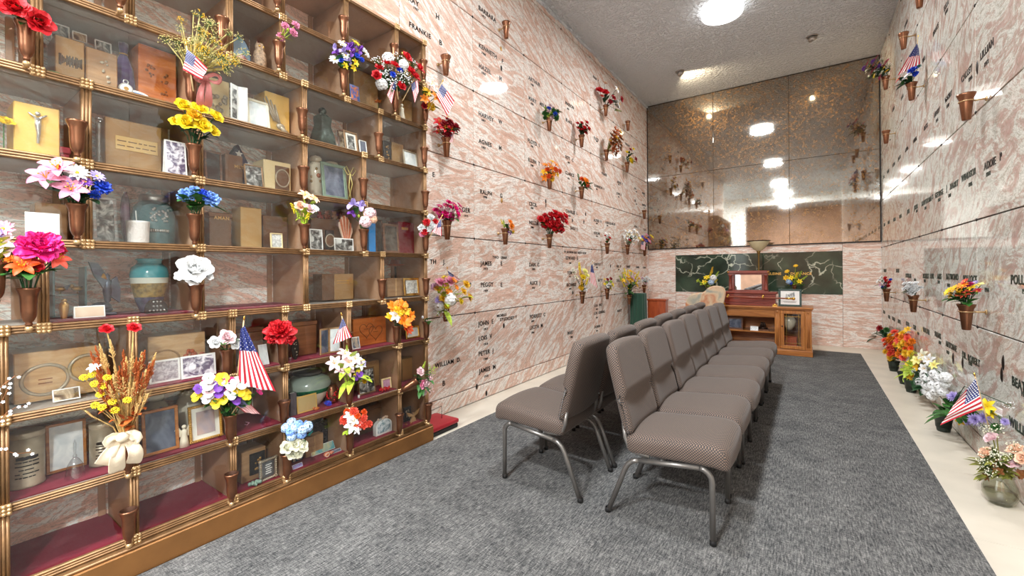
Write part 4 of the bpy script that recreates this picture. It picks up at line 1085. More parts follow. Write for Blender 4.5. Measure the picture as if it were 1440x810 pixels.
# ------------------------------------------------------------------ bouquets on the left wall
XW = XL+0.105
bouquet('wc', XW, auto(627, 180, 15, 12, [('lily', 'red', 6, 18), ('carn', 'crimson', 4, 14)], 2), 'red poinsettias on the wall beside the case', leaves=8, leafpx=14, leafcol='dgreen')
bouquet('wd', XW, auto(774, 158, 11, 10, [('carn', 'green', 5, 10), ('carn', 'blue', 2, 9), ('carn', 'palepink', 4, 6), ('mum', 'lime', 3, 9)], 1), 'green and blue bouquet high on the left wall', leaves=18, leafpx=10)
bouquet('we', XW, auto(820, 179, 10, 8, [('rose', 'red', 8, 9), ('rose', 'crimson', 2, 8)], 1), 'bunch of red roses over glossy green leaves on the wall', leaves=18, leafpx=10, leafcol='dgreen')
bouquet('wf', XW, auto(775, 241, 13, 13, [('lily', 'orange', 6, 12), ('lily', 'gold', 4, 11), ('carn', 'deeporange', 4, 9)], 5), 'orange and gold autumn bouquet on the left wall', leaves=9, leafpx=9, leafcol='olive')
bouquet('wg', XW, [(823, 256, 'rose', 'orange', 13), (818, 252, 'carn', 'deeporange', 8), (826, 260, 'carn', 'coral', 8), (814, 250, 'spike', 'green', 10), (825, 263, 'spike', 'dgreen', 8)], 'orange rose with upright green fern', leaves=16, leafpx=11)
bouquet('wh', XW, auto(866, 198, 9, 18, [('leafy', 'brown', 8, 11), ('leafy', 'rust', 8, 11), ('leafy', 'gold', 3, 9), ('berry', 'rust', 5, 9)], 3), 'hanging bunch of brown and rust dried foliage', leaves=10, leafpx=9, leafcol='olive')
bouquet('wi', XW, auto(631, 297, 19, 13, [('daisy', 'magenta', 8, 11), ('rose', 'hot', 9, 10), ('carn', 'palepink', 3, 7)], 4), 'magenta bougainvillea bunch on the wall beside the case', leaves=18, leafpx=12, leafcol='green')
bouquet('wj', XW, [(719, 318, 'mum', 'orange', 13), (717, 312, 'mum', 'orange', 10), (709, 316, 'spike', 'lime', 11), (706, 313, 'spike', 'yellow', 8), (717, 328, 'berry', 'purple', 8), (721, 326, 'mum', 'gold', 8)], 'small bunch of one orange mum and lime sprigs', leaves=8, leafpx=9)
bouquet('wk', XW, auto(778, 312, 19, 14, [('rose', 'red', 12, 13), ('carn', 'red', 6, 12), ('rose', 'crimson', 3, 10)], 8), 'largest red bouquet on the left wall', leaves=14, leafpx=13, leafcol='green')
bouquet('wl', XW, [(851, 332, 'rose', 'red', 5), (857, 335, 'rose', 'red', 6), (854, 338, 'rose', 'red', 5), (852, 328, 'daisy', 'white', 5), (857, 329, 'daisy', 'white', 5), (854, 332, 'carn', 'white', 4)], 'small sparse red and white bunch on the left wall', leaves=6, leafpx=7)
bouquet('wm', XW, auto(888, 333, 11, 10, [('lily', 'white', 9, 11), ('lily', 'cream', 3, 10), ('rose', 'red', 1, 7)], 5), 'white lilies lit by the spotlight near the mirror', leaves=10, leafpx=9)
bouquet('wn', XW, auto(909, 337, 9, 7, [('daisy', 'yellow', 3, 8), ('daisy', 'orange', 2, 8), ('daisy', 'pink', 3, 8), ('daisy', 'blue', 3, 7), ('daisy', 'red', 2, 7)], 2), 'mixed bright daisies beside the mirror edge', leaves=8, leafpx=8)
bouquet('wo', XW, [(843, 128, 'rose', 'red', 12), (850, 131, 'rose', 'red', 13), (846, 136, 'rose', 'coral', 8), (850, 118, 'lily', 'peach', 11), (866, 127, 'lily', 'white', 13), (868, 147, 'lily', 'white', 14), (873, 140, 'rose', 'crimson', 9), (862, 138, 'rose', 'crimson', 9), (868, 155, 'spike', 'olive', 10), (858, 143, 'carn', 'crimson', 8)], 'red roses with white lilies near the ceiling', leaves=12, leafpx=10, leafcol='dgreen')
bouquet('wq', XW, [(881, 215, 'rose', 'yellow', 8), (886, 226, 'rose', 'yellow', 11), (893, 224, 'rose', 'crimson', 8), (886, 211, 'rose', 'crimson', 7), (890, 210, 'rose', 'yellow', 6), (882, 224, 'breath', 'white', 10)], 'yellow and crimson roses on the left wall', leaves=12, leafpx=9, leafcol='dgreen')
big = auto(630, 408, 26, 22, [('mum', 'gold', 6, 15), ('mum', 'yellow', 4, 14), ('daisy', 'orange', 3, 12)], 3)
big = [(b[0]+6, b[1]+2)+tuple(b[2:]) for b in big]+[(620, 398, 'mum', 'pink', 22), (632, 396, 'mum', 'pink', 20), (612, 404, 'mum', 'mauve', 16), (633, 421, 'cluster', 'white', 20), (622, 438, 'breath', 'white', 24), (630, 444, 'breath', 'white', 20), (618, 430, 'cluster', 'white', 16), (617, 422, 'mum', 'lilac', 14)]
bouquet('ws', XW, big, 'big mixed pink, gold and white bouquet on the wall right of the case', leaves=16, leafpx=20, leafcol='lime', leafw=.18)
bouquet('wt', XW, [(815, 376, 'spike', 'yellow', 12), (816, 384, 'spike', 'gold', 12), (822, 382, 'mum', 'paleyellow', 13), (820, 390, 'mum', 'yellow', 12), (825, 388, 'mum', 'paleyellow', 11), (806, 382, 'breath', 'cream', 12), (810, 391, 'lily', 'cream', 10), (818, 398, 'spike', 'gold', 12), (825, 397, 'spike', 'yellow', 10), (823, 408, 'rose', 'white', 8), (817, 405, 'carn', 'gold', 9)], 'tall yellow and white bunch beside a flag', leaves=8, leafpx=9)
bouquet('wu', XW, auto(856, 398, 7, 8, [('lily', 'yellow', 4, 7), ('carn', 'crimson', 2, 5), ('daisy', 'white', 2, 6), ('carn', 'lime', 2, 5)], 1), 'small yellow bunch with dark leaves low on the left wall', leaves=12, leafpx=8, leafcol='dgreen')
bouquet('wv', XW, auto(886, 393, 14, 12, [('lily', 'gold', 10, 9), ('spike', 'yellow', 8, 9), ('spike', 'lime', 4, 9), ('daisy', 'mauve', 4, 8)], 7), 'bushy yellow bouquet beside the green drape', leaves=22, leafpx=14, leafcol='green', leafw=.14)
bouquet('ww', XW, auto(907, 394, 6, 5, [('rose', 'white', 6, 6), ('carn', 'palepink', 2, 5)], 2), 'small white flowers in the corner by the end wall', leaves=4, leafpx=6)
flag('flag beside the tall yellow and white bunch on the left wall', XW, [(833, 371), (831, 374), (829, 396), (840, 405)], [(822, 418), (833, 369)], .40, 1.0, .006, 2.5)
flag('dark-edged little flag behind the big mixed bouquet', XW-.02, [(629, 380), (632, 390), (643, 397), (647, 393)], [(629, 428), (629, 378)], .5, .7, .005, 2)
flag('little flag under the bright daisies beside the mirror', XW, [(902, 339), (908, 341), (907, 352), (901, 350)], [(906, 352), (904, 338)], .42, .55, .004, 1.5)
flag('little flag among the red poinsettias', XW, [(632, 186), (638, 188), (637, 200), (631, 200)], [(629, 204), (634, 184)], .42, .55, .004, 1.5)
# ------------------------------------------------------------------ bouquets on the right wall
XW2 = XR-0.11
bouquet('rc', XW2, auto(1234, 96, 19, 15, [('daisy', 'magenta', 8, 11), ('daisy', 'yellow', 3, 9), ('rose', 'cream', 3, 8), ('breath', 'white', 4, 12), ('carn', 'purple', 3, 9), ('daisy', 'gold', 2, 8)], 3), 'magenta and yellow bouquet at the top of the right wall', leaves=22, leafpx=13, leafcol='dgreen')
bouquet('rd', XW2, [(1284, 99, 'carn', 'blue', 15), (1275, 108, 'daisy', 'white', 17), (1265, 112, 'lily', 'red', 12), (1291, 94, 'carn', 'teal', 9), (1270, 116, 'carn', 'green', 8), (1288, 104, 'carn', 'blue', 10)], 'blue, white and red flowers under the flag on the right wall', leaves=14, leafpx=12, leafcol='dgreen')
flag('flag over the blue and white flowers on the right wall', XR-.092, [(1289.5, 61), (1292, 68), (1294, 90), (1262, 106)], [(1282.5, 130), (1291, 52)], .42, 1.0, .010, 3, -1)
bouquet('rh', XW2, auto(1244, 397, 11, 8, [('daisy', 'white', 4, 8), ('carn', 'red', 4, 7), ('carn', 'blue', 2, 6), ('daisy', 'mauve', 2, 7)], 3), 'small red, white and blue bunch near the end wall', leaves=14, leafpx=9, leafcol='dgreen')
bouquet('ri', XW2, auto(1282, 405, 13, 9, [('mum', 'white', 9, 12), ('carn', 'white', 3, 10)], 5), 'white mums on the right wall', leaves=9, leafpx=10, leafcol='dgreen')
bouquet('rj', XW2, [(1335, 410, 'daisy', 'yellow', 20), (1344, 406, 'daisy', 'gold', 20), (1338, 415, 'daisy', 'gold', 15), (1354, 402, 'daisy', 'orange', 19), (1350, 408, 'daisy', 'gold', 16), (1358, 413, 'daisy', 'coral', 22, 'gold'), (1364, 400, 'carn', 'magenta', 11), (1368, 405, 'lily', 'yellow', 17), (1378, 402, 'lily', 'paleyellow', 17), (1374, 410, 'daisy', 'red', 18), (1371, 398, 'daisy', 'lilac', 12), (1357, 396, 'daisy', 'coral', 14), (1348, 413, 'daisy', 'deeporange', 14)], 'orange, yellow and red daisies nearest the camera on the right wall', leaves=34, leafpx=17, leafcol='green')
# ================================================================== THINGS IN THE NICHES
def place(k, x0, x1, yt, X, lift=0.0):
    zs = (0.128 if k == 0 else ZK[k]+0.014)+(0.0075 if k in (0, 1, 2, 3) else 0.0005)+lift
    cx = (x0+x1)/2
    a, b = atX(x0, 400, X), atX(x1, 400, X); c = atX(cx, yt, X)
    w = b.y-a.y; h = max(0.02, min(c.z-zs, ZK[k+1]-0.024-zs))
    for kk, ya, yb, zf in NICHES:                      # keep it inside its own niche
        if kk == k and ya-.02 < (a.y+b.y)/2 < yb+.02:
            lo, hi = ya+.013, (yb-.019); w = min(w, hi-lo)
            cy = min(max((a.y+b.y)/2, lo+w/2), hi-w/2)
            return Vector((X, cy, zs)), w, h
    return Vector((X, (a.y+b.y)/2, zs)), w, h
def sol(name, c, rough=0.5, metal=0.0, **kw): return plain(name, c, rough, metal, **kw)
M_GOLDPAPER = sol('gold_foil_face', (232,190,104), .38, .35, var=.08, vscale=6)
M_TANBOX = sol('tan_bronze', (176,138,92), .4, .35, var=.06, vscale=8)
M_BRONZEBOX = sol('brown_bronze', (118,84,60), .4, .4, var=.08, vscale=10)
M_CREAMBOX = sol('cream_box', (232,208,158), .45, .1)
M_DARKPLAQ = sol('dark_plaque', (46,40,38), .4, .3)
M_GOLDREL = sol('gold_relief', (206,160,92), .35, .7)
M_SILVER = sol('silver', (190,190,188), .28, .9, var=.1, vscale=40)
M_PEWTER = sol('pewter', (178,164,142), .35, .3, var=.12, vscale=14)
M_NAVY = sol('navy_cloth', (34,34,64), .8)
M_CERAMIC = sol('cream_ceramic', (226,214,190), .2, coat=.4, var=.03, vscale=8)
M_TEAL = sol('teal_glaze', (52,150,160), .15, coat=.5)
M_SKYB = sol('pale_sky', (216,220,206), .2); M_HILL = sol('ochre_hills', (134,112,60), .3, var=.3, vscale=50); M_LAKE = sol('slate_lake', (74,74,96), .2, var=.2, vscale=30)
M_GRANITE = sol('black_granite', (40,36,38), .25, var=.5, vscale=90)
M_RED = sol('red_cover', (122,26,40), .5); M_BLUEB = sol('blue_cover', (22,132,206), .4)
M_GREYMAT = sol('pale_mat', (226,222,210), .7)
def picmat(name, a, b, scale=14, c=None):
    if name in MATS: return MATS[name]
    m, nt, N, L, bs = nodes_of(name)
    tc = N.new('ShaderNodeTexCoord'); n = N.new('ShaderNodeTexNoise'); n.inputs['Scale'].default_value = scale; n.inputs['Detail'].default_value = 3; n.inputs['Distortion'].default_value = .8
    L.new(tc.outputs['Object'], n.inputs['Vector']); r = N.new('ShaderNodeValToRGB')
    r.color_ramp.elements[0].position = .4; r.color_ramp.elements[0].color = lin(a); r.color_ramp.elements[1].position = .6; r.color_ramp.elements[1].color = lin(b)
    if c: e = r.color_ramp.elements.new(.5); e.color = lin(c)
    L.new(n.outputs['Fac'], r.inputs['Fac']); L.new(r.outputs[0], bs.inputs['Base Color']); bs.inputs['Roughness'].default_value = .3
    MATS[name] = m; return m
P_BW = picmat('grey_photograph', (52,50,48), (206,204,198), 26, (130,128,124)); P_SEPIA = picmat('sepia_photograph', (92,70,52), (222,204,178), 24, (170,146,116))
P_COL = picmat('colour_photograph', (70,84,110), (222,186,150), 22, (160,150,140)); P_BLUE = picmat('blue_grey_photograph', (70,78,96), (122,128,142), 10); P_BEACH = picmat('beach_photograph', (96,168,176), (226,208,150), 8)
P_SKY = picmat('dusk_photograph', (196,164,150), (150,146,160), 8); P_PALE = picmat('pale_print', (206,212,214), (236,238,236), 16); P_DOC = picmat('printed_page', (180,180,178), (240,240,236), 60)
P_LAV = picmat('lavender_print', (96,84,110), (238,232,238), 34); P_BROWN = picmat('brown_glass', (60,52,46), (110,100,90), 9)
def box(k, x0, x1, yt, X, mat, label, name='urn_box', cat='urn', dep=.12, parts=None, lid=False, tiltz=0, lift=0):
    P, w, h = place(k, x0, x1, yt, X, lift); dep = min(dep, X-XB-.02)
    t = thing(name, label, cat, P, FACE_E+tiltz)
    m = MB()
    if lid:
        m.box(-w/2+.004, w/2-.004, .004, dep-.004, 0, h-.026, 0, .002); m.build('body', mat, t)
        m = MB(); m.box(-w/2, w/2, 0, dep, h-.025, h, 0, .004); m.build('lid', mat, t)
    else: m.box(-w/2, w/2, 0, dep, 0, h, 0, .003); m.build('body', mat, t)
    if parts: parts(t, w, h)
    return t
def rel(t, name, mat, x0, x1, z0, z1, th=.004, y=0.0):
    m = MB(); m.box(x0, x1, y-th, y+.0005, z0, z1, 0, .001); return m.build(name, mat, t)
def textpart(t, txt, size, x, z, mat, y=-.0015, name='lettering'):
    me = text_mesh(txt, size, .0008); me.materials.clear(); me.materials.append(mat); return link(name, me, t, (x, y, z), (PI/2, 0, 0))
def ring(t, name, mat, x, z, r, th=.004, sx=1.0, y=-.002):
    m = MB(); m.tube([(x+r*sx*math.cos(a*PI/14), y, z+r*math.sin(a*PI/14)) for a in range(28)], th, 0, 6, None, True); return m.build(name, mat, t)
def blob(t, name, mat, x, z, w, h, n=14, y=-.003, seed=1):
    R = random.Random(seed); m = MB()
    for i in range(n): m.ball((x+R.uniform(-w, w)/2, y, z+R.uniform(-h, h)/2), R.uniform(.12, .24)*min(w, h), 0, 7, 5, (1, .35, 1))
    return m.build(name, mat, t)
def frame(k, x0, x1, yt, X, fm, pm, label, fw=.10, mat_=True, name='picture_frame', cat='picture frame', lean=.16, tz=0.0, lift=0, ornate=False, round_=False):
    P, w, h = place(k, x0, x1, yt, X, lift); P.z += .014*math.sin(lean); h -= .003
    t = thing(name, label, cat, P, FACE_E+tz)
    b = min(w, h)*fw
    Mr = Matrix.Rotation(-lean, 4, 'X') if True else Matrix()
    m = MB(); th = .012
    hh = h/math.cos(lean)-.001
    m.box(-w/2, w/2, 0, th, .0, b, 0, .002, Mr); m.box(-w/2, w/2, 0, th, hh-b, hh, 0, .002, Mr); m.box(-w/2, -w/2+b, 0.0005, th-.0005, b*.9, hh-b*.9, 0, .002, Mr); m.box(w/2-b, w/2, .0005, th-.0005, b*.9, hh-b*.9, 0, .002, Mr)
    if ornate:
        R = random.Random(3)
        for i in range(16):
            s = i/15; 
            for q in ((-w/2+b/2, b+s*(hh-2*b)), (w/2-b/2, b+s*(hh-2*b)), (-w/2+s*w*.96+w*.02, b/2), (-w/2+s*w*.96+w*.02, hh-b/2)): m.ball((q[0], 0, q[1]), b*.36, 0, 6, 5, (1, .6, 1), Mr)
    m.build('frame', fm, t)
    if mat_:
        m = MB(); m.box(-w/2+b*.9, w/2-b*.9, .006, .009, b*.9, hh-b*.9, 0, 0, Mr); m.build('mount', M_GREYMAT, t)
        q = b+min(w, h)*.14
    else: q = b*.9
    m = MB(); m.box(-w/2+q, w/2-q, .0045, .0075, q, hh-q, 0, 0, Mr); m.build('picture', pm, t)
    m = MB(); m.box(-.012, .012, th, th+.004, .0, hh*.75, 0, 0, Mr); m.tube([tuple(Mr @ Vector((0, th+.002, hh*.7))), (0, min(.012+hh*.3, X-XB-.02), .003)], .003, 0, 5); m.build('easel_back', M_DARKPLAQ, t)
    return t
def card(k, x0, x1, yt, X, pm, label, name='card', cat='card', lean=.12, tz=0.0, edge=M_PAPER, inner=.08, lift=0, fold=False):
    P, w, h = place(k, x0, x1, yt, X, lift); t = thing(name, label, cat, P, FACE_E+tz); Mr = Matrix.Rotation(-lean, 4, 'X')
    m = MB(); m.box(-w/2, w/2, 0, .0025, 0, h, 0, 0, Mr)
    if fold: m.box(-w/2, w/2, 0, .002, 0, h, 0, 0, Matrix.Translation((0, 2*math.sin(lean)*h, 0)) @ Matrix.Rotation(lean, 4, 'X'))
    m.build('sheet', edge, t)
    m = MB(); q = inner*min(w, h); m.box(-w/2+q, w/2-q, -.0006, .0008, q, h-q, 0, 0, Mr); m.build('print', pm, t)
    return t
def urn(k, x0, x1, yt, X, prof, mat, label, lidz=None, name='urn', cat='urn', n=28, extra=None, lidmat=None, bands=None):
    """prof in units of (half width, height)"""
    P, w, h = place(k, x0, x1, yt, X); r = min(w/2, X-XB-.01 if False else w/2)
    cx = XB+.02+r if X-r < XB+.02 else X
    P = Vector((max(min(cx, XG-.012-r), XB+.016+r), P.y, P.z))
    t = thing(name, label, cat, P, FACE_E)
    body = [(a*r, b*h) for a, b in prof if lidz is None or b <= lidz+1e-6]; lid = [(a*r, b*h) for a, b in prof if lidz is not None and b >= lidz-1e-6]
    m = MB()
    if bands:
        cuts = [0.0]+[b for b, _ in bands]+[9]
        def interp(pr, z):
            for (r0, z0), (r1, z1) in zip(pr, pr[1:]):
                if z0 <= z <= z1 and z1 > z0: return (r0+(r1-r0)*(z-z0)/(z1-z0), z)
            return pr[-1]
        for i in range(len(cuts)-1):
            lo, hi = cuts[i]*h, min(cuts[i+1]*h, body[-1][1])
            seg = ([interp(body, lo)] if i else [])+[p for p in body if lo-1e-9 <= p[1] <= hi+1e-9]+([interp(body, hi)] if cuts[i+1] < 9 else [])
            m.lathe(seg, n, i, None, False)
        m.build('body', [mat]+[b for _, b in bands], t)
    else: m.lathe(body, n); m.build('body', mat, t)
    if lid: m = MB(); m.lathe(lid, n); m.build('lid', lidmat or mat, t)
    if extra: extra(t, r, h)
    return t
GINGER = [(0, 0), (.55, 0), (.58, .03), (.80, .22), (.98, .48), (1, .6), (.90, .74), (.62, .82), (.52, .84), (.60, .86), (.64, .92), (.55, .97), (.14, .985), (.12, 1.0), (0, 1.0)]
VASEP = [(0, 0), (.5, 0), (.52, .03), (.72, .2), (.95, .5), (1, .68), (.92, .80), (.66, .87), (.62, .92), (.72, .955), (.62, .965), (0, .96)]
CYL = [(0, 0), (1, 0), (1, .03), (.98, .05), (.98, .90), (1, .91), (1, .99), (.97, 1.0), (0, 1.0)]
OVOID = [(0, 0), (.42, 0), (.45, .04), (.78, .25), (1, .55), (.96, .75), (.7, .90), (.4, .96), (.38, 1.0), (0, 1.0)]
XN, XM, XD = -2.325, -2.385, -2.45          # near the glass, middle, deep
# ---- row 8 and 7
urn(8, 562, 583, 58, -2.40, [(0, 0), (.8, 0), (.95, .1), (1, .45), (.95, .58), (.62, .70), (.58, .74), (.66, .76), (.66, .88), (.45, .95), (0, 1.0)], M_BRASS, 'polished brass urn with stepped lid in the top right niche', .74)
def oval_pic(t, w, h): pass
P, w, h = place(7, 330, 358, 47, XM)
t = thing('oval_portrait', 'oval painted portrait plate propped behind the dried grass spray', 'picture', P, FACE_E); Mr = Matrix.Rotation(-.2, 4, 'X')
def disc(t, name, mat, rx, rz, cx, cz, y0, y1, M=None, n=32):
    m = MB(); m.prism([(cx+rx*math.cos(2*PI*i/n), cz+rz*math.sin(2*PI*i/n)) for i in range(n)], y0, y1, 0, M); return m.build(name, mat, t)
disc(t, 'plate', M_NAVY, w/2, h/2, 0, h/2, 0, .008, Mr); disc(t, 'sky', sol('powder_blue', (150,180,206), .4), w*.45, h*.45, 0, h/2, -.001, .004, Mr); disc(t, 'figure', sol('rose_paint', (196,118,110), .4), w*.32, h*.2, 0, h*.26, -.002, .004, Mr)
# owl
P, w, h = place(7, 361, 380, 61, XN)
t = thing('owl_figurine', 'small brown and cream owl figurine with folded wings', 'figurine', (XN-.02, P.y, P.z), FACE_E)
M_OWL = sol('owl_brown', (150,122,96), .6, var=.3, vscale=90)
m = MB(); m.lathe([(0, 0), (.34*w, 0), (.46*w, .2*h), (.5*w, .45*h), (.42*w, .68*h), (.30*w, .74*h), (.36*w, .84*h), (.28*w, .97*h), (0, h)], 18); m.build('body', M_OWL, t)
m = MB(); [m.ball((s*.15*w, -.28*w, .86*h), .09*w, 0, 8, 6) for s in (-1, 1)]; m.build('eye', M_GILT, t)
m = MB(); [m.lathe([(.09*w, 0), (0, .14*h)], 8, 0, Matrix.Translation((s*.2*w, 0, .93*h))) for s in (-1, 1)]; m.build('ear_tuft', M_OWL, t)
m = MB(); [m.ball((s*.42*w, 0, .42*h), .22*w, 0, 8, 6, (.5, 1, 1.9)) for s in (-1, 1)]; m.build('wing', sol('owl_wing', (110,86,66), .6, var=.3, vscale=80), t)
box(7, 500, 534, 100, XM, M_TANBOX, 'tan box behind the purple bouquet, plain front', dep=.12)
card(7, 496, 509, 120, XN, picmat('blue_orange_print', (50,96,180), (230,130,40), 30), 'little blue and orange card in the niche under the purple bouquet', edge=sol('blue_card', (70,120,190), .5))
P, w, h = place(7, 530, 542, 132, XN)
t = thing('dried_flower', 'small orange dried flower in the niche under the red and white bouquet', 'dried flower', P+Vector((-.02, 0, 0)), FACE_E)
m = MB(); m.tube([(0, 0, 0), (.002, 0, h*.6)], .002, 0, 5); m.build('stem', leafmat('olive'), t); o = link('bloom', bloom_mesh('leafy', 'orange', 'orange'), t, (0, 0, h*.6)); o.scale = (.03,)*3
P, w, h = place(7, 561, 584, 141, XM)
t = thing('book_urn', 'open-book shaped tan urn in the niche below the brass urn', 'urn', P, FACE_E)
m = MB(); m.box(-w/2, -.001, 0, .05, 0, h, 0, .004, Matrix.Rotation(.12, 4, 'Z')); m.build('page', M_TANBOX, t); m = MB(); m.box(.001, w/2, 0, .05, 0, h, 0, .004, Matrix.Rotation(-.12, 4, 'Z')); m.build('page', M_TANBOX, t)
m = MB(); m.tube([(0, .0, 0), (0, .0, h)], .004, 0, 8); m.build('spine', M_GOLDREL, t)
def angel(t, h, mat, wings=True):
    m = MB(); m.lathe([(0, 0), (.20*h, 0), (.15*h, .3*h), (.10*h, .55*h), (.12*h, .68*h), (.05*h, .76*h), (0, .78*h)], 14); m.build('robe', mat, t)
    m = MB(); m.ball((0, 0, .86*h), .09*h, 0, 10, 8); m.build('head', mat, t)
    if wings:
        for s in (-1, 1):
            m = MB(); m.prism([(s*.04*h, .45*h), (s*.30*h, .40*h), (s*.36*h, .72*h), (s*.22*h, .92*h), (s*.06*h, .66*h)][::s], .04*h, .08*h); m.build('wing', mat, t)
P, w, h = place(7, 562, 569, 146, XN); t = thing('angel_figurine', 'tiny white angel in front of the open-book urn', 'figurine', P+Vector((.012, 0, 0)), FACE_E); angel(t, h, M_CERAMIC, False)
# ---- row 6, left niche
def barletters(t, w, h):
    m = MB(); R = random.Random(6)
    for i in range(16): x = -w*.38+i*w*.05; q = R.uniform(.12, .32)*h; m.box(x, x+w*.03, -.003, 0, h*.5-q/2+h*.05, h*.5+q/2, 0)
    m.build('lettering', M_DARKPLAQ, t)
box(6, 80, 122, 55, XM, M_TANBOX, 'tan box urn with dark raised letters under the snapshots', parts=barletters, dep=.14)
box(6, 124, 168, 72, XM+.01, M_TANWOOD, 'brown wooden urn box with a dark emblem, under the snapshots', dep=.14, parts=lambda t, w, h: blob(t, 'emblem', M_PEWTER, .01, h*.55, w*.3, h*.5, 10))
def topz(k, yt, X, px): return atX(px, yt, X).z-(ZK[k]+.0145)
frame(6, 74, 102, 30, XM-.06, M_PAPER, P_BW, 'black and white snapshot standing left on the tan urn', fw=.08, mat_=False, name='snapshot', cat='photo', lift=topz(6, 55, XM, 100)+.002)
frame(6, 105, 126, 45, XM-.06, M_PAPER, P_SEPIA, 'middle of the three snapshots, family group in sepia', fw=.08, mat_=False, name='snapshot', cat='photo', lift=topz(6, 66, XM-.03, 115)+.03)
frame(6, 137, 161, 57, XM-.06, M_PAPER, P_BW, 'right-hand snapshot, standing on the wooden box with the emblem', fw=.08, mat_=False, name='snapshot', cat='photo', lift=topz(6, 72, XM+.01, 146)+.002)
def plate(k, x0, x1, yt, X, c1, c2, label, gold=True, ll=.95, dx=0):
    P, w, h = place(k, x0, x1, yt, X); t = thing('plate', label, 'plate', P+Vector((dx, 0, .004)), FACE_E); Mr = Matrix.Rotation(-ll, 4, 'X'); r = w/2
    disc(t, 'rim', M_BRASS if gold else M_PAPER, r, r*.8, 0, r*.8, 0, .006, Mr); disc(t, 'painting', c1, r*.86, r*.68, 0, r*.8, -.001, .003, Mr); disc(t, 'motif', c2, r*.5, r*.3, 0, r*.62, -.002, .003, Mr)
plate(6, 68, 92, 77, XN-.045, P_PALE, P_BLUE, 'gold-rimmed oval plate with pale picture, the rear of two', dx=-.02)
plate(6, 67, 93, 90, XN+.03, sol('meadow_green', (96,150,90), .3), M_PAPER, 'gold-rimmed oval plate with green meadow, the front of two')
plate(6, 181, 216, 116, XN+.02, M_PAPER, sol('bright_blue', (60,150,220), .3), 'white oval dish painted with a blue figure', ll=.9)
M_PURPLEV = sol('purple_velvet', (74,52,108), .8, sheen=.4, var=.15, vscale=12)
P, w, h = place(6, 163, 199, 45, XD); t = thing('urn_bag', 'dark purple velvet bag drawn up to a peak', 'bag', (-2.45, P.y-.012, P.z), FACE_E)
rr = w*.50; m = MB(); m.lathe([(0, 0), (rr, 0), (rr*1.02, .1*h), (rr*.95, .35*h), (rr*.7, .62*h), (rr*.36, .78*h), (rr*.24, .83*h), (rr*.36, .9*h), (rr*.42, h), (0, .95*h)], 24, 0, None, True, 7, .06); m.build('bag', M_PURPLEV, t)
m = MB(); m.tube([(rr*.3*math.cos(a*PI/8), rr*.3*math.sin(a*PI/8), .82*h) for a in range(16)], .003, 0, 6, None, True); m.build('drawstring', M_GOLDREL, t)
P, w, h = place(6, 168, 188, 95, XN); t = thing('pocket_watch', 'silver pocket watch on a small stand', 'watch', P+Vector((.015, 0, 0)), FACE_E); r = min(h*.40, w*.5)
disc(t, 'case', M_SILVER, r, r, 0, r+.004, 0, .008); disc(t, 'dial', M_PAPER, r*.8, r*.8, 0, r+.004, -.0015, .002); disc(t, 'crest', M_GOLDREL, r*.35, r*.35, 0, r+.004, -.0025, .002)
m = MB(); m.tube([(0+.008*math.cos(a*PI/6), .004, 2*r+.010+.008*math.sin(a*PI/6)) for a in range(12)], .002, 0, 6, None, True); m.build('bow_ring', M_SILVER, t)
m = MB(); m.box(-r*.8, r*.8, -.004, .03, 0, .006, 0, .001); m.build('stand', M_SILVER, t)
P, w, h = place(6, 151, 176, 110, XN); t = thing('spoon', 'silver spoon lying beside the pocket watch', 'spoon', P+Vector((.035, -.01, .003)), FACE_E)
m = MB(); m.tube([(-.05, 0, 0.001), (0, .003, .004), (.03, .004, .002)], [.003, .002, .002], 0, 6); m.ball((.045, .004, .004), .012, 0, 10, 6, (1.5, 1, .35)); m.build('body', M_SILVER, t)
box(6, 211, 263, 71, XM, M_ORANGEWOOD, 'orange pine urn box with carved scene beside the flag', dep=.15, parts=lambda t, w, h: (blob(t, 'carving', M_OAKDARK, w*.15, h*.45, w*.2, h*.45, 14, -.001, 4), blob(t, 'carving', M_OAKDARK, -w*.2, h*.6, w*.2, h*.2, 10, -.001, 5)))
# ---- row 6, second niche
box(6, 293, 325, 112, XM, M_CREAMBOX, 'cream box with dark rose relief behind the ribbon tails', dep=.1, parts=lambda t, w, h: blob(t, 'rose_relief', M_PEWTER, 0, h*.4, w*.6, h*.5, 14, -.004, 2))
P, w, h = place(6, 325, 348, 122, XN+.01); t = thing('photo_folder', 'cream folding photo frame standing open beside the white frame', 'picture frame', P, FACE_E)
for s in (-1, 1):
    Mz = Matrix.Rotation(-s*.45, 4, 'Z'); m = MB(); m.box(*( (-w*.56, 0) if s < 0 else (0, w*.56)), 0, .005, 0, h, 0, .001, Mz); lf = m.build('leaf', M_PAPER, t)
    m = MB(); m.box(*((-w*.48, -w*.1) if s < 0 else (w*.1, w*.48)), -.001, .003, h*.12, h*.88, 0, 0, Mz); m.build('picture', P_BW if s < 0 else P_PALE, t)
t = thing('silk_rose', 'dark red silk rose lying behind the photo folder', 'flower', place(6, 340, 362, 128, XD)[0]+Vector((0, 0, .10)), 0); o = link('bloom', bloom_mesh('peony', 'crimson', 'crimson'), t, (0, 0, 0), (.4, 1.0, 0)); o.scale = (.042,)*3
m = MB(); m.tube([(0, 0, 0), (-.03, 0, -.05), (-.04, 0, -.10)], .002, 0, 5); m.build('stem', leafmat('dgreen'), t)
frame(6, 351, 383, 139, XN+.005, sol('ivory_frame', (228,218,194), .4), P_PALE, 'ivory frame with a blank pale picture left of the praying hands', fw=.12, mat_=False)
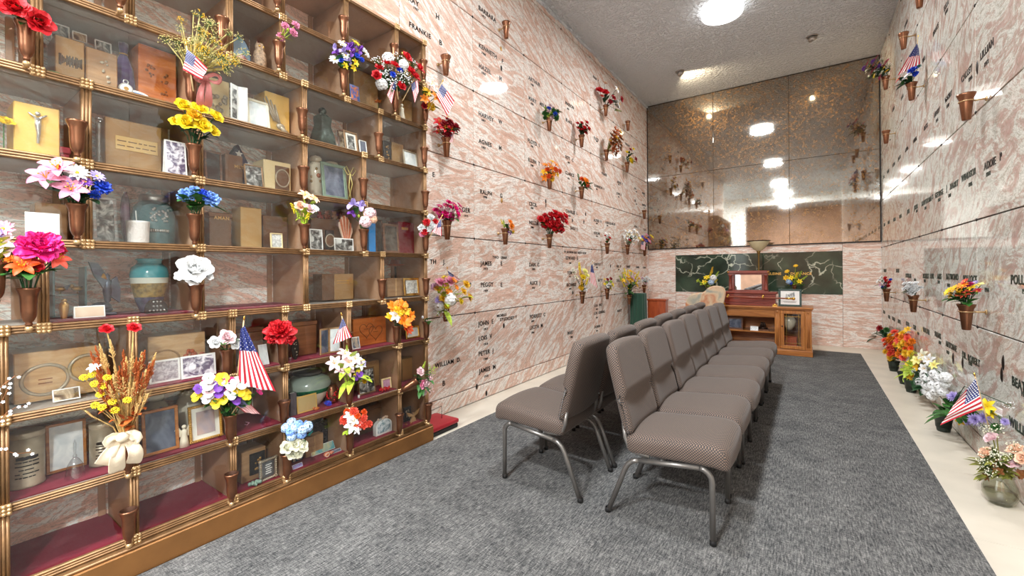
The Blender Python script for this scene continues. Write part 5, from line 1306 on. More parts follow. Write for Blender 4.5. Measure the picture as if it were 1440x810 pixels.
def hands(t, w, h):
    m = MB()
    for i, (x, z, a, l) in enumerate([(-.15, .36, .5, .5), (-.08, .36, .42, .55), (-.01, .34, .34, .5), (.05, .32, .25, .42)]):
        d = Vector((-math.sin(a), 0, math.cos(a))); p = Vector((x*w, -.006, z*h)); m.tube([p, p+d*l*h*.5, p+d*l*h], [.007, .0065, .004], 0, 6)
    m.ball((.10*w, -.005, .26*h), .15*w, 0, 10, 7, (1.2, .5, .9)); m.tube([(.1*w, -.005, .25*h), (.38*w, -.005, .12*h)], .012, 0, 8)
    m.build('hands_relief', M_PEWTER, t)
box(6, 378, 412, 134, XM+.01, M_GOLDPAPER, 'gold box urn with praying hands relief', dep=.13, parts=hands)
P, w, h = place(6, 398, 422, 118, XD)
h -= .014; t = thing('wooden_mobile', 'cluster of small copper-coloured wooden discs behind the gold box', 'ornament', (-2.55, P.y, P.z), FACE_E)
for i, (x, z) in enumerate([(-.30, .93), (.05, 1.0), (.32, .8), (.22, .5), (-.1, .66)]): disc(t, 'disc', M_CHERRY, w*.16, h*.09, x*w, z*h, -.004, .004)
m = MB(); m.tube([(0, .006, 0), (0, .006, h)], .003, 0, 6); m.tube([(-.3*w, .006, .93*h), (.32*w, .006, .80*h)], .002, 0, 5); m.tube([(-.1*w, .006, .66*h), (.22*w, .006, .5*h)], .002, 0, 5); m.box(-.02, .02, -.01, .02, 0, .006); m.build('rod', M_DARKPLAQ, t)
# ---- row 6, third and fourth
P, w, h = place(6, 437, 478, 150, XM); t = thing('figure_statue', 'dark green draped statue in the niche below the purple bouquet', 'statue', (XM-.02, P.y, P.z), FACE_E)
M_GREENST = sol('dark_green_patina', (62,74,66), .4, .3, var=.2, vscale=30)
m = MB(); m.box(-w*.5, w*.5, -.06, .06, 0, .014, 0, .003); m.build('plinth', M_GREENST, t)
m = MB(); m.lathe([(0, .014), (w*.42, .014), (w*.36, h*.3), (w*.25, h*.55), (w*.28, h*.72), (w*.12, h*.82), (0, h*.82)], 22, 0, None, True, 6, .08); m.ball((0, 0, h*.9), h*.09, 0, 12, 8); m.build('figure', M_GREENST, t)
frame(6, 480, 490, 182, XN-.045, M_WALNUT, P_SEPIA, 'narrow brown frame half hidden behind the silver-grey photo frame', fw=.14, mat_=False)
frame(6, 488, 507, 184, XN+.01, M_GOLDTRIM, P_BW, 'brass frame with grey photo under the purple bouquet', fw=.12, mat_=True)
frame(6, 509, 519, 197, XN+.01, M_PAPER, P_BLUE, 'small white-edged blue photo beside the brass frame', fw=.1, mat_=False, name='snapshot', cat='photo')
box(6, 541, 552, 199, XN, M_DARKPLAQ, 'small dark box with gold flower emblem near the case edge', dep=.08, parts=lambda t, w, h: blob(t, 'emblem', M_GOLDREL, 0, h*.5, w*.4, h*.6, 12))
box(6, 553, 569, 202, XM+.02, M_TANBOX, 'plain tan box between the dark emblem box and the blank frame', dep=.08)
frame(6, 571, 590, 212, XN+.01, M_PEWTER, P_PALE, 'grey frame with a blank cream sheet near the case edge', fw=.08, mat_=False)
# ---- row 5
def crucifix(t, w, h):
    m = MB(); cz = h*.70
    for s in (-1, 1): m.tube([(0, -.006, cz), (s*w*.09, -.007, cz+.012), (s*w*.20, -.006, cz+.022)], [.0055, .004, .003], 0, 7)
    m.tube([(0, -.006, cz+.005), (0, -.010, cz-.02), (.002, -.008, cz-.05), (0, -.006, cz-.085)], [.010, .009, .006, .004], 0, 8); m.ball((0, -.008, cz+.022), .008, 0, 8, 6); m.build('corpus', M_SILVER, t)
box(5, 21, 86, 148, XN+.01, M_GOLDPAPER, 'shiny gold box urn with a silver crucifix figure', dep=.16, parts=crucifix)
t = thing('silk_flower', 'yellow silk flower left of the gold crucifix box', 'flower', place(5, 0, 14, 168, XN)[0], 0); m = MB(); m.tube([(0, 0, 0), (0, 0, .1)], .002, 0, 5); m.build('stem', leafmat('green'), t)
o = link('bloom', bloom_mesh('rose', 'yellow', 'yellow'), t, (0, 0, .10), (0, .6, 0)); o.scale = (.03,)*3
box(5, 85, 102, 207, XN+.01, M_RED, 'small red box at the foot of the gold crucifix box', name='trinket_box', cat='box', dep=.03, lid=True)
def lab(t, w, h):
    rel(t, 'label_strip', sol('pale_gold_strip', (222,186,122), .4, .3), -w*.33, w*.42, h*.42, h*.68); 
    m = MB(); R = random.Random(2)
    for zz in (.58, .49):
        x = -w*.3
        while x < w*.36: l = R.uniform(.01, .03); m.box(x, min(x+l, w*.38), -.0045, -.003, h*zz, h*zz+.004); x += l+.006
    m.build('lettering', M_BRONZEBOX, t)
box(5, 149, 229, 172, XM, M_TANBOX, 'wide tan box urn with a gold name strip', dep=.14, parts=lab)
P, w, h = place(5, 133, 147, 167, XN); t = thing('candlestick', 'cut crystal candlestick at the left of the tan box with gold strip', 'candlestick', P+Vector((.01, 0, 0)), FACE_E); r = w*.5
m = MB(); m.lathe([(0, 0), (r, 0), (r*.9, .1*h), (r*.35, .2*h), (r*.5, .32*h), (r*.3, .45*h), (r*.55, .6*h), (r*.3, .7*h), (r*.6, .82*h), (r*.8, h), (r*.5, h), (r*.4, .9*h), (0, .9*h)], 12, 0, None, False); m.build('body', M_CRYSTAL, t)
m = MB(); m.lathe([(r*.82, .97*h), (r*.86, .985*h), (r*.82, h*1.0), (r*.5, h*1.0)], 12, 0, None, False); m.build('drip_rim', M_SILVER, t)
card(5, 235, 265, 197, XN+.02, P_LAV, 'white card with dark portrait drawing under the yellow roses', lean=.14, fold=True)
frame(5, 290, 315, 211, XM, M_WALNUT, M_DARKPLAQ, 'brown frame holding a dark plaque with gold leaves', fw=.14, mat_=False, lean=.08)
box(5, 318, 343, 218, XM+.01, M_BRONZEBOX, 'brown bronze box under the folded flag', dep=.11, parts=lambda t, w, h: textpart(t, 'MLT', .022, 0, h*.6, M_GOLDREL))
P, w, h = place(5, 317, 366, 201, XD); t = thing('folded_flag', 'folded navy flag triangle with white stars', 'flag', (XD-.045, P.y, P.z+.0), FACE_E)
z0 = h*.42; m = MB(); m.prism([(-w*.5, 0), (w*.5, 0), (w*.5, z0*.9), (0.0, h), (-w*.5, z0*.9)], 0, .05); m.build('cloth', M_NAVY, t)
m = MB()
for sx, sz in ((-.28, .62), (.02, .8), (.3, .6), (.0, .55)): m.prism([(sx*w+(.020 if k % 2 == 0 else .009)*math.sin(PI*k/5), sz*h+(.020 if k % 2 == 0 else .009)*math.cos(PI*k/5)) for k in range(10)], -.0015, .0)
m.build('star', M_PAPER, t)
frame(5, 347, 373, 231, XN+.015, M_GOLDTRIM, P_BW, 'thin brass frame with a wedding photo', fw=.07, mat_=False)
def plq(t, w, h): rel(t, 'plaque', M_BRONZEBOX, -w*.1, w*.42, h*.08, h*.86, .005); ring(t, 'wreath', M_PEWTER, w*.16, h*.48, h*.27, .004, .8, -.007)
box(5, 376, 414, 228, XM+.02, M_CREAMBOX, 'cream box urn with a brown wreath plaque', dep=.12, parts=plq)
def floral(t, r, h):
    R = random.Random(5)
    m = MB()
    for i in range(10): a = R.uniform(-2.6, -.5); z = R.uniform(.3, .7)*h; rr = r*.97; m.ball((rr*math.cos(a), rr*math.sin(a), z), .009, 0, 7, 5, (1, .5, 1))
    m.build('painted_leaf', sol('leaf_gold_paint', (150,120,70), .4), t)
    m = MB(); [m.ball((r*.97*math.cos(a), r*.97*math.sin(a), h*.52+q), .014, 0, 8, 6, (1, .5, 1)) for a, q in ((-1.4, .01), (-1.1, -.01), (-1.8, .0))]; m.build('painted_flower', sol('rust_paint', (178,104,70), .4), t)
    m = MB(); [m.ball((r*(.9+.1*(i % 2))*math.cos(a), r*(.9+.1*(i % 2))*math.sin(a), h*.06), .016, 0, 8, 6) for i, a in enumerate((-2.4, -2.0, -1.6, -1.2, -.8))]; m.build('base_flower', M_CERAMIC, t)
urn(5, 433, 457, 209, -2.42, GINGER, M_CERAMIC, 'tall cream ceramic urn painted with flowers, left of the framed picture', .84, extra=floral)
frame(5, 456, 491, 229, XN+.02, sol('gilded_green', (120,140,120), .4, .3), P_BLUE, 'green and gold frame with a dark portrait between cream urns', fw=.12, mat_=False, lean=.12)
urn(5, 470, 497, 219, -2.47, GINGER, M_CERAMIC, 'cream lidded urn half hidden behind the green and gold frame', .84)
P, w, h = place(5, 492, 508, 236, XN); t = thing('ribbon', 'pale gold ribbon bow hanging beside the cream urn', 'ribbon', P+Vector((.01, 0, 0)), FACE_E); m = MB(); M_PGOLD = sol('pale_gold_ribbon', (216,196,120), .5)
c = (0, 0, h*.78)
for s in (-1, 1): m.tube([c, (s*w*.3, 0, h*.98), (s*w*.5, 0, h*.9), (s*w*.2, 0, h*.74), c], .004, 0, 6, None, False, .5)
m.build('loop', M_PGOLD, t); m = MB(); m.tube([c, (-w*.1, 0, h*.4), (w*.12, 0, .002)], .004, 0, 6, None, False, .5); m.tube([c, (w*.2, 0, h*.5), (-.01, .01, .002)], .004, 0, 6, None, False, .5); m.build('tail', M_PGOLD, t)
# ---- row 4
card(4, 36, 85, 299, XN+.02, P_PALE, 'white printed card left of the lily vase', lean=.06)
box(4, 50, 96, 286, XD+.02, M_TANWOOD, 'tan wooden box behind the white printed card', dep=.11)
frame(4, 133, 168, 275, XN-.005, M_CRYSTAL, P_BW, 'crystal frame with grey photograph behind the lilies', fw=.16, mat_=False)
urn(4, 170, 184, 270, -2.48, OVOID, sol('plum_glaze', (110,80,96), .25, coat=.4), 'plum coloured bud vase behind the white woven pot', name='bud_vase', cat='vase', lidz=.9)
P, w, h = place(4, 179, 212, 311, XN-.04); t = thing('woven_pot', 'white woven-textured pot with a small stick in it', 'pot', P+Vector((-.01, 0, 0)), FACE_E); r = w*.5
m = MB(); m.lathe([(0, 0), (r*.86, 0), (r*.92, .1*h), (r, .9*h), (r*1.02, h), (r*.9, h), (r*.85, .2*h), (0, .15*h)], 28, 0, None, False); m.build('pot', sol('white_wicker', (226,218,212), .6, bump=.6, bscale=120), t); m = MB(); m.tube([(0, 0, .2*h), (-.01, -.01, h*1.45)], .002, 0, 5); m.build('stick', M_PAPER, t)
def embl(t, r, h):
    m = MB(); R = random.Random(1)
    for i in range(26):
        a = -PI/2+R.uniform(-.42, .42); z = h*(.58+R.uniform(-.12, .12)); rr = r*1.0; m.ball((rr*math.cos(a), rr*math.sin(a), z), .006, 0, 6, 4)
    for i in range(9): a = -PI/2-.4+i*.1; m.ball((r*1.0*math.cos(a), r*1.0*math.sin(a), h*.28), .005, 0, 6, 4, (1, 1, 1.6))
    m.build('etched_crest', M_SILVER, t)
urn(4, 197, 256, 275, -2.52, [(0, 0), (.9, 0), (.96, .04), (1, .3), (1, .55), (.92, .72), (.70, .82), (.62, .84), (.66, .86), (.68, .93), (.60, .97), (0, .99)], M_TEALGLASS, 'large teal glass urn with a silver crest and metal lid', .84, extra=embl, lidmat=M_SILVER)
box(4, 294, 328, 299, XM, M_BRONZEBOX, 'brown bronze box urn right of the blue flowers', dep=.12, lid=True, parts=lambda t, w, h: textpart(t, 'AMAN', .022, -.03, h*.8, M_GOLDREL))
box(4, 339, 369, 292, XM, M_GOLDPAPER if False else sol('flat_gold_box', (196,156,98), .4, .4), 'tall plain gold box left of the brown box with white frame', dep=.1)
box(4, 372, 406, 304, XM-.02, M_BRONZEBOX, 'bronze box standing behind the little white frame', dep=.1)
frame(4, 382, 399, 327, XN+.015, M_CREAMBOX, P_DOC, 'little white frame with handwriting in front of the bronze box', fw=.1, mat_=False, lean=.08)
box(4, 438, 483, 308, XM-.03, M_BRONZEBOX, 'wide brown box urn under the row of teddy bears', dep=.11)
P, w, h = place(4, 437, 456, 322, XN); card(4, 437, 455, 322, XN+.015, P_BW, 'pair of grey photos standing left under the teddy bears', name='photo', cat='photo', lean=.08)
P, w, h = place(4, 457, 469, 324, XN-.02); t = thing('medal_plaque', 'small dark bronze plaque with round medal', 'plaque', P+Vector((.012, 0, 0)), FACE_E); m = MB(); m.box(-w/2, w/2, 0, .008, 0, h, 0, .002); m.build('plaque', M_DARKPLAQ, t); ring(t, 'medal_rim', M_PEWTER, 0, h*.5, h*.3, .003, .8); disc(t, 'medal', M_BRONZEBOX, h*.22, h*.26, 0, h*.5, -.003, 0)
card(4, 471, 498, 335, XN+.012, P_BW, 'wide grey group photo below the seashell', name='photo', cat='photo', lean=.08)
def bear(px, yb, c, label, sc=1.0):
    P = atX(px, 307, XM-.06); P.z = ZK[4]+.0145+topz(4, 308, XM-.03, 460)+.001; t = thing('teddy_bear', label, 'soft toy', P, FACE_E, None); s = .019*sc; M_ = sol('bear_'+c[0], c[1], .8, bump=.4, bscale=300)
    m = MB(); m.ball((0, 0, s*.9), s, 0, 10, 8, (.9, .8, 1)); m.build('body', M_, t); m = MB(); m.ball((0, -.002, s*2.2), s*.72, 0, 10, 8); m.ball((0, -s*.7, s*2.05), s*.3, 0, 8, 6); m.build('head', M_, t)
    for q in (-1, 1):
        m = MB(); m.ball((q*s*.55, 0, s*2.75), s*.28, 0, 8, 6); m.build('ear', M_, t); m = MB(); m.ball((q*s*.7, -s*.8, s*.35), s*.4, 0, 8, 6); m.build('leg', M_, t); m = MB(); m.ball((q*s*.95, -s*.3, s*1.2), s*.32, 0, 8, 6, (1, 1, 1.5)); m.build('arm', M_, t)
bear(449, 0, ('red', (170,50,50)), 'red and blue toy bear at the left of the bear row', .8); bear(459, 0, ('rust', (150,84,62)), 'rust toy bear second from left in the bear row', .95); bear(470, 0, ('tan', (176,128,92)), 'tan toy bear second from right in the bear row'); bear(480, 0, ('brown', (140,92,66)), 'brown toy bear at the right end of the bear row')
P, w, h = place(4, 485, 506, 303, XN-.01); t = thing('scallop_shell', 'orange and cream fan shell leaning beside the iris vase', 'shell', P+Vector((.0, 0, 0)), FACE_E); Mr = Matrix.Rotation(-.1, 4, 'X')
sx_ = min(h*.75, w*.60); M_SH1 = sol('shell_cream', (232,200,176), .4); M_SH2 = sol('shell_orange', (206,120,86), .4)
m = MB(); 
for i in range(9):
    a = -.75+i*.1875; a2 = a+.1875; m.prism([(0, .004), (math.sin(a)*sx_, math.cos(a)*h*.95), (math.sin((a+a2)/2)*sx_*1.05, math.cos((a+a2)/2)*h*1.0), (math.sin(a2)*sx_, math.cos(a2)*h*.95)], -.004*(i % 2), .008, i % 2, Mr)
m.build('fan', [M_SH1, M_SH2], t); m = MB(); m.ball((0, .003, .012), .012, 0, 8, 6, (1.4, .6, 1)); m.build('hinge', M_SH1, t)
def book(k, x0, x1, yt, X, mat, label, dep=.12, name='book'):
    P, w, h = place(k, x0, x1, yt, X); t = thing(name, label, 'book', P, FACE_E); c = .003
    m = MB(); m.box(-w/2, -w/2+c, 0, dep, 0, h, 0, .001); m.box(w/2-c, w/2, 0, dep, 0, h, 0, .001); m.box(-w/2, w/2, 0, c, 0, h, 0, .001); m.build('cover', mat, t)
    m = MB(); m.box(-w/2+c, w/2-c, c, dep-.004, .003, h-.003); m.build('pages', M_PAPER, t)
book(4, 519, 529, 304, XN, M_BLUEB, 'bright blue book standing beside the iris vase')
frame(4, 530, 541, 308, XN-.045, M_WALNUT, P_BROWN, 'narrow brown frame edge-on behind the dark tray frame', fw=.16, mat_=False, lean=.08)
frame(4, 541, 563, 314, XN+.01, M_WALNUT, P_BROWN, 'walnut frame with a dark glass panel beside the red box', fw=.12, mat_=False, lean=.08)
box(4, 565, 587, 313, XM+.015, M_RED, 'dark red book-like box beside the carnations', dep=.11, parts=lambda t, w, h: rel(t, 'gold_strip', M_GOLDREL, -w*.3, w*.1, h*.75, h*.83))
# ---- row 3
P, w, h = place(3, 124, 163, 368, XM); t = thing('eagle_statue', 'dark bronze eagle statue with raised wings', 'statue', (XM-.02, P.y, P.z), FACE_E); M_EAGLE = sol('dark_eagle_bronze', (66,72,84), .35, .5, var=.3, vscale=40)
m = MB(); m.ball((.0, 0, h*.16), w*.42, 0, 12, 8, (1, .7, .55)); m.ball((w*.2, 0, h*.1), w*.25, 0, 10, 6, (1, .9, .6)); m.box(-w*.4, w*.5, -.035, .035, 0, .012, 0, .003); m.build('rock', M_EAGLE, t)
m = MB(); m.lathe([(0, h*.2), (w*.12, h*.26), (w*.19, h*.45), (w*.15, h*.6), (w*.09, h*.68), (w*.10, h*.74), (0, h*.79)], 14, 0, Matrix.Translation((.02, 0, 0))); m.build('body', M_EAGLE, t)
m = MB(); m.lathe([(.018, 0), (0, .03)], 8, 0, Matrix.Translation((.02-w*.10, 0, h*.73)) @ Matrix.Rotation(-1.9, 4, 'Y')); m.build('beak', M_GOLDREL, t)
for s, ol in ((-1, [(-.1, .45), (-.55, .75), (-.75, 1.0), (-.40, .97), (-.1, .78), (.0, .6)]), (1, [(.1, .35), (.25, .3), (.5, .22), (.52, .5), (.38, .72), (.15, .66)])):
    m = MB(); m.prism([(a*w*.9+.02, b*h) for a, b in ol], -.01, .012); m.build('wing', M_EAGLE, t)
P, w, h = place(3, 74, 122, 375, XD); t = thing('display_shelf', 'small glass shelf unit holding bronze bird ornaments', 'display shelf', (XD+.0, P.y, P.z), FACE_E)
m = MB(); [m.box(-w/2, w/2, 0, .10, z, z+.005) for z in (0, h*.42, h*.97)]; m.build('shelf', pane_glass('blue_shelf_glass', (.72, .86, .88, 1)), t); m = MB(); [m.box(x-.003, x+.003, 0, .10, 0, h) for x in (-w/2+.003, w/2-.003)]; m.build('upright', sol('teal_edge', (96,140,148), .2), t)
for i, (cx, zz, lab_) in enumerate([(87, .42, 'small bronze bird on the glass shelf, left'), (112, .42, 'small bronze bird on the glass shelf, right')]):
    Q = atX(cx, 400, XD); q = thing('bird_ornament', lab_, 'ornament', (XD-.04, Q.y, P.z+h*zz+.006), FACE_E)
    m = MB(); m.ball((0, 0, .020), .013, 0, 10, 7, (1.4, .8, .8)); m.ball((-.017, 0, .031), .008, 0, 8, 6); m.tube([(0, 0, 0), (0, 0, .02)], .003, 0, 6); m.build('body', M_GOLDREL, q); m = MB(); m.prism([(0, .024), (.030, .038), (.022, .016)], -.004, .004); m.build('wing', M_EAGLE, q)
urn(3, 82, 97, 420, XN-.02, GINGER, M_GOLDREL, 'little brass lidded jar left of the beige card', .84, name='jar', cat='jar')
card(3, 104, 148, 430, XN+.005, sol('beige_print', (222,196,170), .6), 'small beige and white folded card at the foot of the eagle', lean=.2, fold=True)
urn(3, 182, 237, 361, -2.43, VASEP, M_LAKE, 'tall teal urn painted with a lake landscape', .87, bands=[(.27, M_HILL), (.52, M_SKYB), (.62, M_TEAL)], lidmat=M_TEAL)
P, w, h = place(3, 203, 233, 420, XN+.0); t = thing('studded_clutch', 'small black half-round box studded with silver', 'box', P+Vector((.022, 0, 0)), FACE_E)
m = MB(); m.prism([(-w/2, 0), (w/2, 0)]+[(w/2*math.cos(a*PI/10), h*.35+h*.65*math.sin(a*PI/10)) for a in range(11)], 0, .025); m.build('body', M_DARKPLAQ, t)
m = MB(); [m.ball((x*w*.42, -.001, z*h), .004, 0, 6, 4) for z in (.2, .5, .8) for x in (-.8, -.4, 0, .4, .8) if abs(x) < 1.25-z]; m.build('stud', M_SILVER, t)
P, w, h = place(3, 453, 497, 385, XM); t = thing('book_urn', 'two-tone bronze book-shaped urn alone in its niche', 'urn', P, FACE_E)
m = MB(); m.box(-w/2, -w*.12, 0, .10, 0, h, 0, .002); m.build('spine', M_BRONZEBOX, t); m = MB(); m.box(-w*.12, w/2, .0, .10, 0, h, 0, .002); m.build('cover', M_TANBOX, t); m = MB(); [m.box(-w*.04, w*.36, -.001, 0, h*z, h*z+.005) for z in (.62, .72)]; m.build('lettering', M_GOLDREL, t)
box(3, 545, 568, 391, XN-.02, M_TANWOOD, 'tan wooden cross-tied box beside the gold frame', dep=.07, parts=lambda t, w, h: rel(t, 'centre_strip', M_MAPLE, -w*.04, w*.04, .002, h-.002, .003))
P, w, h = place(3, 548, 572, 364, XD); t = thing('cowboy_hat', 'copper cowboy hat on a dark stand behind the tan box', 'hat', (XD-.03, P.y, P.z), FACE_E); m = MB(); m.lathe([(0, 0), (.03, 0), (.03, .006), (.008, .01), (.008, h-.05), (0, h-.05)], 12); m.build('stand', M_DARKPLAQ, t)
m = MB(); r = w*.5; m.lathe([(r*.62, h-.045), (r, h-.036), (r*1.0, h-.033), (r*.58, h-.04), (r*.5, h-.004), (r*.3, h), (0, h-.008)], 22, 0, Matrix.Diagonal((1, .6, 1, 1)), False); m.build('hat', M_CHERRY, t)
frame(3, 573, 594, 390, XN+.012, M_BRASS, P_DOC, 'bright gold frame with a striped card at the case edge', fw=.13, mat_=False, lean=.1)
# ---- row 2
def wreaths(t, w, h):
    ring(t, 'wreath', M_PEWTER, -w*.16, h*.42, h*.30, .006, 1.1); ring(t, 'wreath', M_PEWTER, w*.33, h*.55, h*.27, .006, 1.0)
    m = MB(); [m.box(-w*.24, -w*.08, -.001, 0, h*z, h*z+.004) for z in (.34, .42)]; m.build('lettering', M_OAKDARK, t); rel(t, 'base_rail', M_MAPLE, -w*.49, w*.49, .002, h*.08, .004)
box(2, 18, 140, 492, XM+.01, M_MAPLE, 'big pale wooden companion urn with two carved wreaths', dep=.16, parts=wreaths)
card(2, 73, 112, 546, XN+.018, P_SEPIA, 'white strip of snapshots lying against the big pale wooden urn', name='photo_strip', cat='photo', lean=.3)
P, w, h = place(2, 0, 15, 506, XN); t = thing('soft_toy', 'blue-grey plush toy at the left edge of the case', 'soft toy', P+Vector((0, -.018, 0)), FACE_E); M_PL = sol('blue_grey_plush', (112,140,156), .9, bump=.5, bscale=250)
m = MB(); m.ball((0, 0, .04), .04, 0, 12, 8); m.build('body', M_PL, t); m = MB(); m.ball((0, -.005, .098), .030, 0, 12, 8); m.build('head', M_PL, t)
for s in (-1, 1): m = MB(); m.ball((s*.022, 0, .126), .011, 0, 8, 6); m.build('ear', M_PL, t)
def ovals(t, w, h): ring(t, 'wreath', M_TANBOX, -w*.22, h*.42, h*.24, .004, 1.15); blob(t, 'autumn_leaves', M_CHERRY, w*.28, h*.42, w*.34, h*.34, 16, -.002, 8)
box(2, 207, 288, 470, XM, M_MAPLE, 'pale wooden urn with wreath and rust leaves behind the two cards', dep=.14, parts=ovals)
card(2, 209, 253, 506, XN+.004, P_PALE if False else picmat('woven_grey', (150,140,146), (196,188,190), 70), 'grey woven card leaning left of the lavender card', lean=.1)
card(2, 254, 303, 499, XN+.016, P_LAV, 'white card printed with lavender flowers', lean=.1)
P_, w_, h_ = 0, 0, 0
box(2, 333, 371, 461, XM, M_WALNUT, 'walnut box urn behind the large flag', dep=.13, lid=True)
card(2, 366, 378, 484, XN+.01, P_PALE, 'white folded card leaning behind the large flag', lean=.3)
box(2, 408, 446, 452, XM, wood('brown_glossy_wood', (120,72,44), (150,96,62)), 'glossy brown wooden box urn right of the red carnation', dep=.14, lid=True)
P, w, h = place(2, 406, 416, 474, XN); t = thing('emblem_plaque', 'small dark oval plaque at the foot of the glossy brown box', 'plaque', P+Vector((.02, .004, 0)), FACE_E); disc(t, 'plaque', M_DARKPLAQ, w*.5, h*.5, 0, h*.5, 0, .008); blob(t, 'relief', M_PEWTER, 0, h*.5, w*.5, h*.6, 8)
P, w, h = place(2, 447, 476, 461, XN+.01); t = thing('double_frame', 'hinged double picture frame standing open', 'picture frame', P, FACE_E)
for s in (-1, 1):
    Mz = Matrix.Rotation(-s*.3, 4, 'Z'); a, b = ((-w*.52, 0) if s < 0 else (0, w*.52))
    m = MB(); m.box(a, b, 0, .008, 0, h, 0, .002, Mz); m.build('leaf', M_TANWOOD, t); m = MB(); m.box(a+.008, b-.008, -.001, .002, .010, h-.010, 0, 0, Mz); m.build('picture', P_BLUE if s < 0 else P_PALE, t)
def hearts(t, w, h):
    def hc(cx, cz, s): return [(cx+s*.062*(16*math.sin(q)**3)/1.0, -.0015, cz+s*.062*(13*math.cos(q)-5*math.cos(2*q)-2*math.cos(3*q)-math.cos(4*q))) for q in [2*PI*i/36 for i in range(36)]]
    for cx, cz in ((-w*.12, h*.56), (w*.16, h*.44)): m = MB(); m.tube(hc(cx, cz, h*.30), .0022, 0, 6, None, True); m.build('heart', M_OAKDARK, t)
    m = MB(); m.box(-w*.20, -w*.06, -.001, 0, h*.58, h*.61); m.box(w*.08, w*.24, -.001, 0, h*.44, h*.47); m.build('lettering', M_OAKDARK, t); rel(t, 'foot_rail', M_ORANGEWOOD, -w*.5, w*.5, 0, .010, .004)
box(2, 504, 549, 446, XM+.02, M_ORANGEWOOD, 'orange wooden urn carved with two linked hearts', dep=.14, parts=hearts)
card(2, 495, 506, 474, XN+.02, P_COL, 'small colour photo leaning on the linked hearts urn', name='photo', cat='photo', lean=.18)
frame(2, 572, 591, 458, XN+.01, M_BRASS, P_PALE, 'small gold frame with a pale sheet below the striped card frame', fw=.14, mat_=True, lean=.12)
# ---- row 1
def engr(t, r, h):
    R = random.Random(7); m = MB()
    for row in range(5):
        z = h*(.2+.07*row)
        for i in range(12):
            if R.random() < .25: continue
            a = -PI/2-.6+i*.1; q = r*.985; m.box(-.004, .004, -.001, .0015, -.002, .002, 0, 0, Matrix.Translation((q*math.cos(a), q*math.sin(a), z)) @ Matrix.Rotation(a+PI/2, 4, 'Z'))
    for i in range(14):
        a = -PI/2-.5+i*.07; q = r*.985; m.box(-.006, .006, -.001, .0015, -.005, .005, 0, 0, Matrix.Translation((q*math.cos(a), q*math.sin(a), h*(.55+.008*math.sin(i)))) @ Matrix.Rotation(a+PI/2, 4, 'Z'))
    m.build('engraving', M_DARKPLAQ, t)
urn(1, 5, 62, 606, -2.40, CYL, M_PEWTER, 'wide pewter cylinder urn engraved with a covered bridge at the left edge', .90, extra=engr)
frame(1, 63, 121, 594, XD+.02, M_OAK, P_PALE, 'wide oak frame between the two cylinder urns', fw=.09, mat_=False, lean=.1)
P, w, h = place(1, 88, 119, 618, XN); t = thing('glass_bell', 'cut crystal dinner bell with slim handle', 'bell', P+Vector((-.005, 0, 0)), FACE_E); r = w*.48
m = MB(); m.lathe([(r, 0), (r*.92, .12*h), (r*.75, .32*h), (r*.4, .46*h), (r*.14, .52*h)], 24, 0, None, False, 12, .03); m.build('bell', M_CRYSTAL, t); m = MB(); m.lathe([(0, .50*h), (r*.16, .51*h), (r*.24, .55*h), (r*.1, .6*h), (r*.15, .75*h), (r*.16, .88*h), (r*.06, .94*h), (0, h)], 12); m.build('handle', M_CRYSTAL, t)
urn(1, 123, 160, 594, -2.40, CYL, M_PEWTER, 'narrower pewter cylinder urn with an engraved tree behind the cream bow', .90, extra=engr)
urn(1, 200, 236, 553, -2.50, GINGER, M_CERAMIC, 'white lidded jar painted with a blue flower behind the oak frame', .84, name='jar', cat='jar', extra=lambda t, r, h: blob(t, 'painted_flower', sol('blue_paint', (96,120,160), .4), r*.3, h*.6, .04, .05, 10, -r*.95, 3))
frame(1, 199, 251, 575, XN+.012, M_OAK, P_BLUE, 'oak frame with glassy grey picture right of the cream bow', fw=.10, mat_=False, lean=.1)
urn(1, 246, 281, 549, -2.48, OVOID, M_CERAMIC, 'round cream vase behind the ornate gilt frame', name='urn', lidz=.9)
frame(1, 268, 315, 568, XN+.012, sol('ornate_gilt', (206,160,80), .35, .7), P_SKY, 'ornate gilt frame with a seaside dusk picture', fw=.09, mat_=True, lean=.12, ornate=True)
P, w, h = place(1, 250, 260, 596, XN); t = thing('angel_figurine', 'cream angel figurine between the oak and gilt frames', 'figurine', P+Vector((.004, .004, 0)), FACE_E); angel(t, h, M_CERAMIC)
P, w, h = place(1, 346, 356, 600, XN); t = thing('ribbon', 'scrap of pink ribbon in the niche behind the pansies', 'ribbon', P+Vector((-.04, 0, 0)), FACE_E); m = MB(); m.tube([(0, 0, .003), (.01, 0, h*.6), (-.006, 0, h)], .004, 0, 6, None, False, .4); m.tube([(0, 0, .003), (-.012, -.004, h*.5)], .004, 0, 6, None, False, .4); m.build('ribbon', fmat('pink'), t)
urn(1, 407, 464, 514, -2.52, GINGER, M_CERAMIC, 'large grey-green ginger jar with a shiny green band', .84, lidmat=sol('dark_lid', (60,58,56), .3), bands=[(.38, sol('green_foil_band', (40,120,84), .2, .6, var=.3, vscale=30)), (.50, sol('pale_celadon', (150,162,150), .2, coat=.4))])
card(1, 417, 445, 556, XN+.008, sol('gold_card_print', (206,178,124), .4, .3), 'gold card standing before the green-banded ginger jar', edge=M_GOLDPAPER, lean=.12)
book(1, 407, 416, 553, XN+.01, sol('snapshot_book', (90,80,84), .4), 'narrow photo booklet left of the gold card', dep=.03, name='booklet')
P, w, h = place(1, 450, 466, 562, XN); t = thing('gift_bow', 'shiny blue gift bow lying by the ginger jar', 'bow', P+Vector((.012, 0, .012)), 0); o = link('loops', bloom_mesh('mum', 'blue', 'blue'), t, (0, 0, 0), (0, .5, 0)); o.scale = (.026,)*3
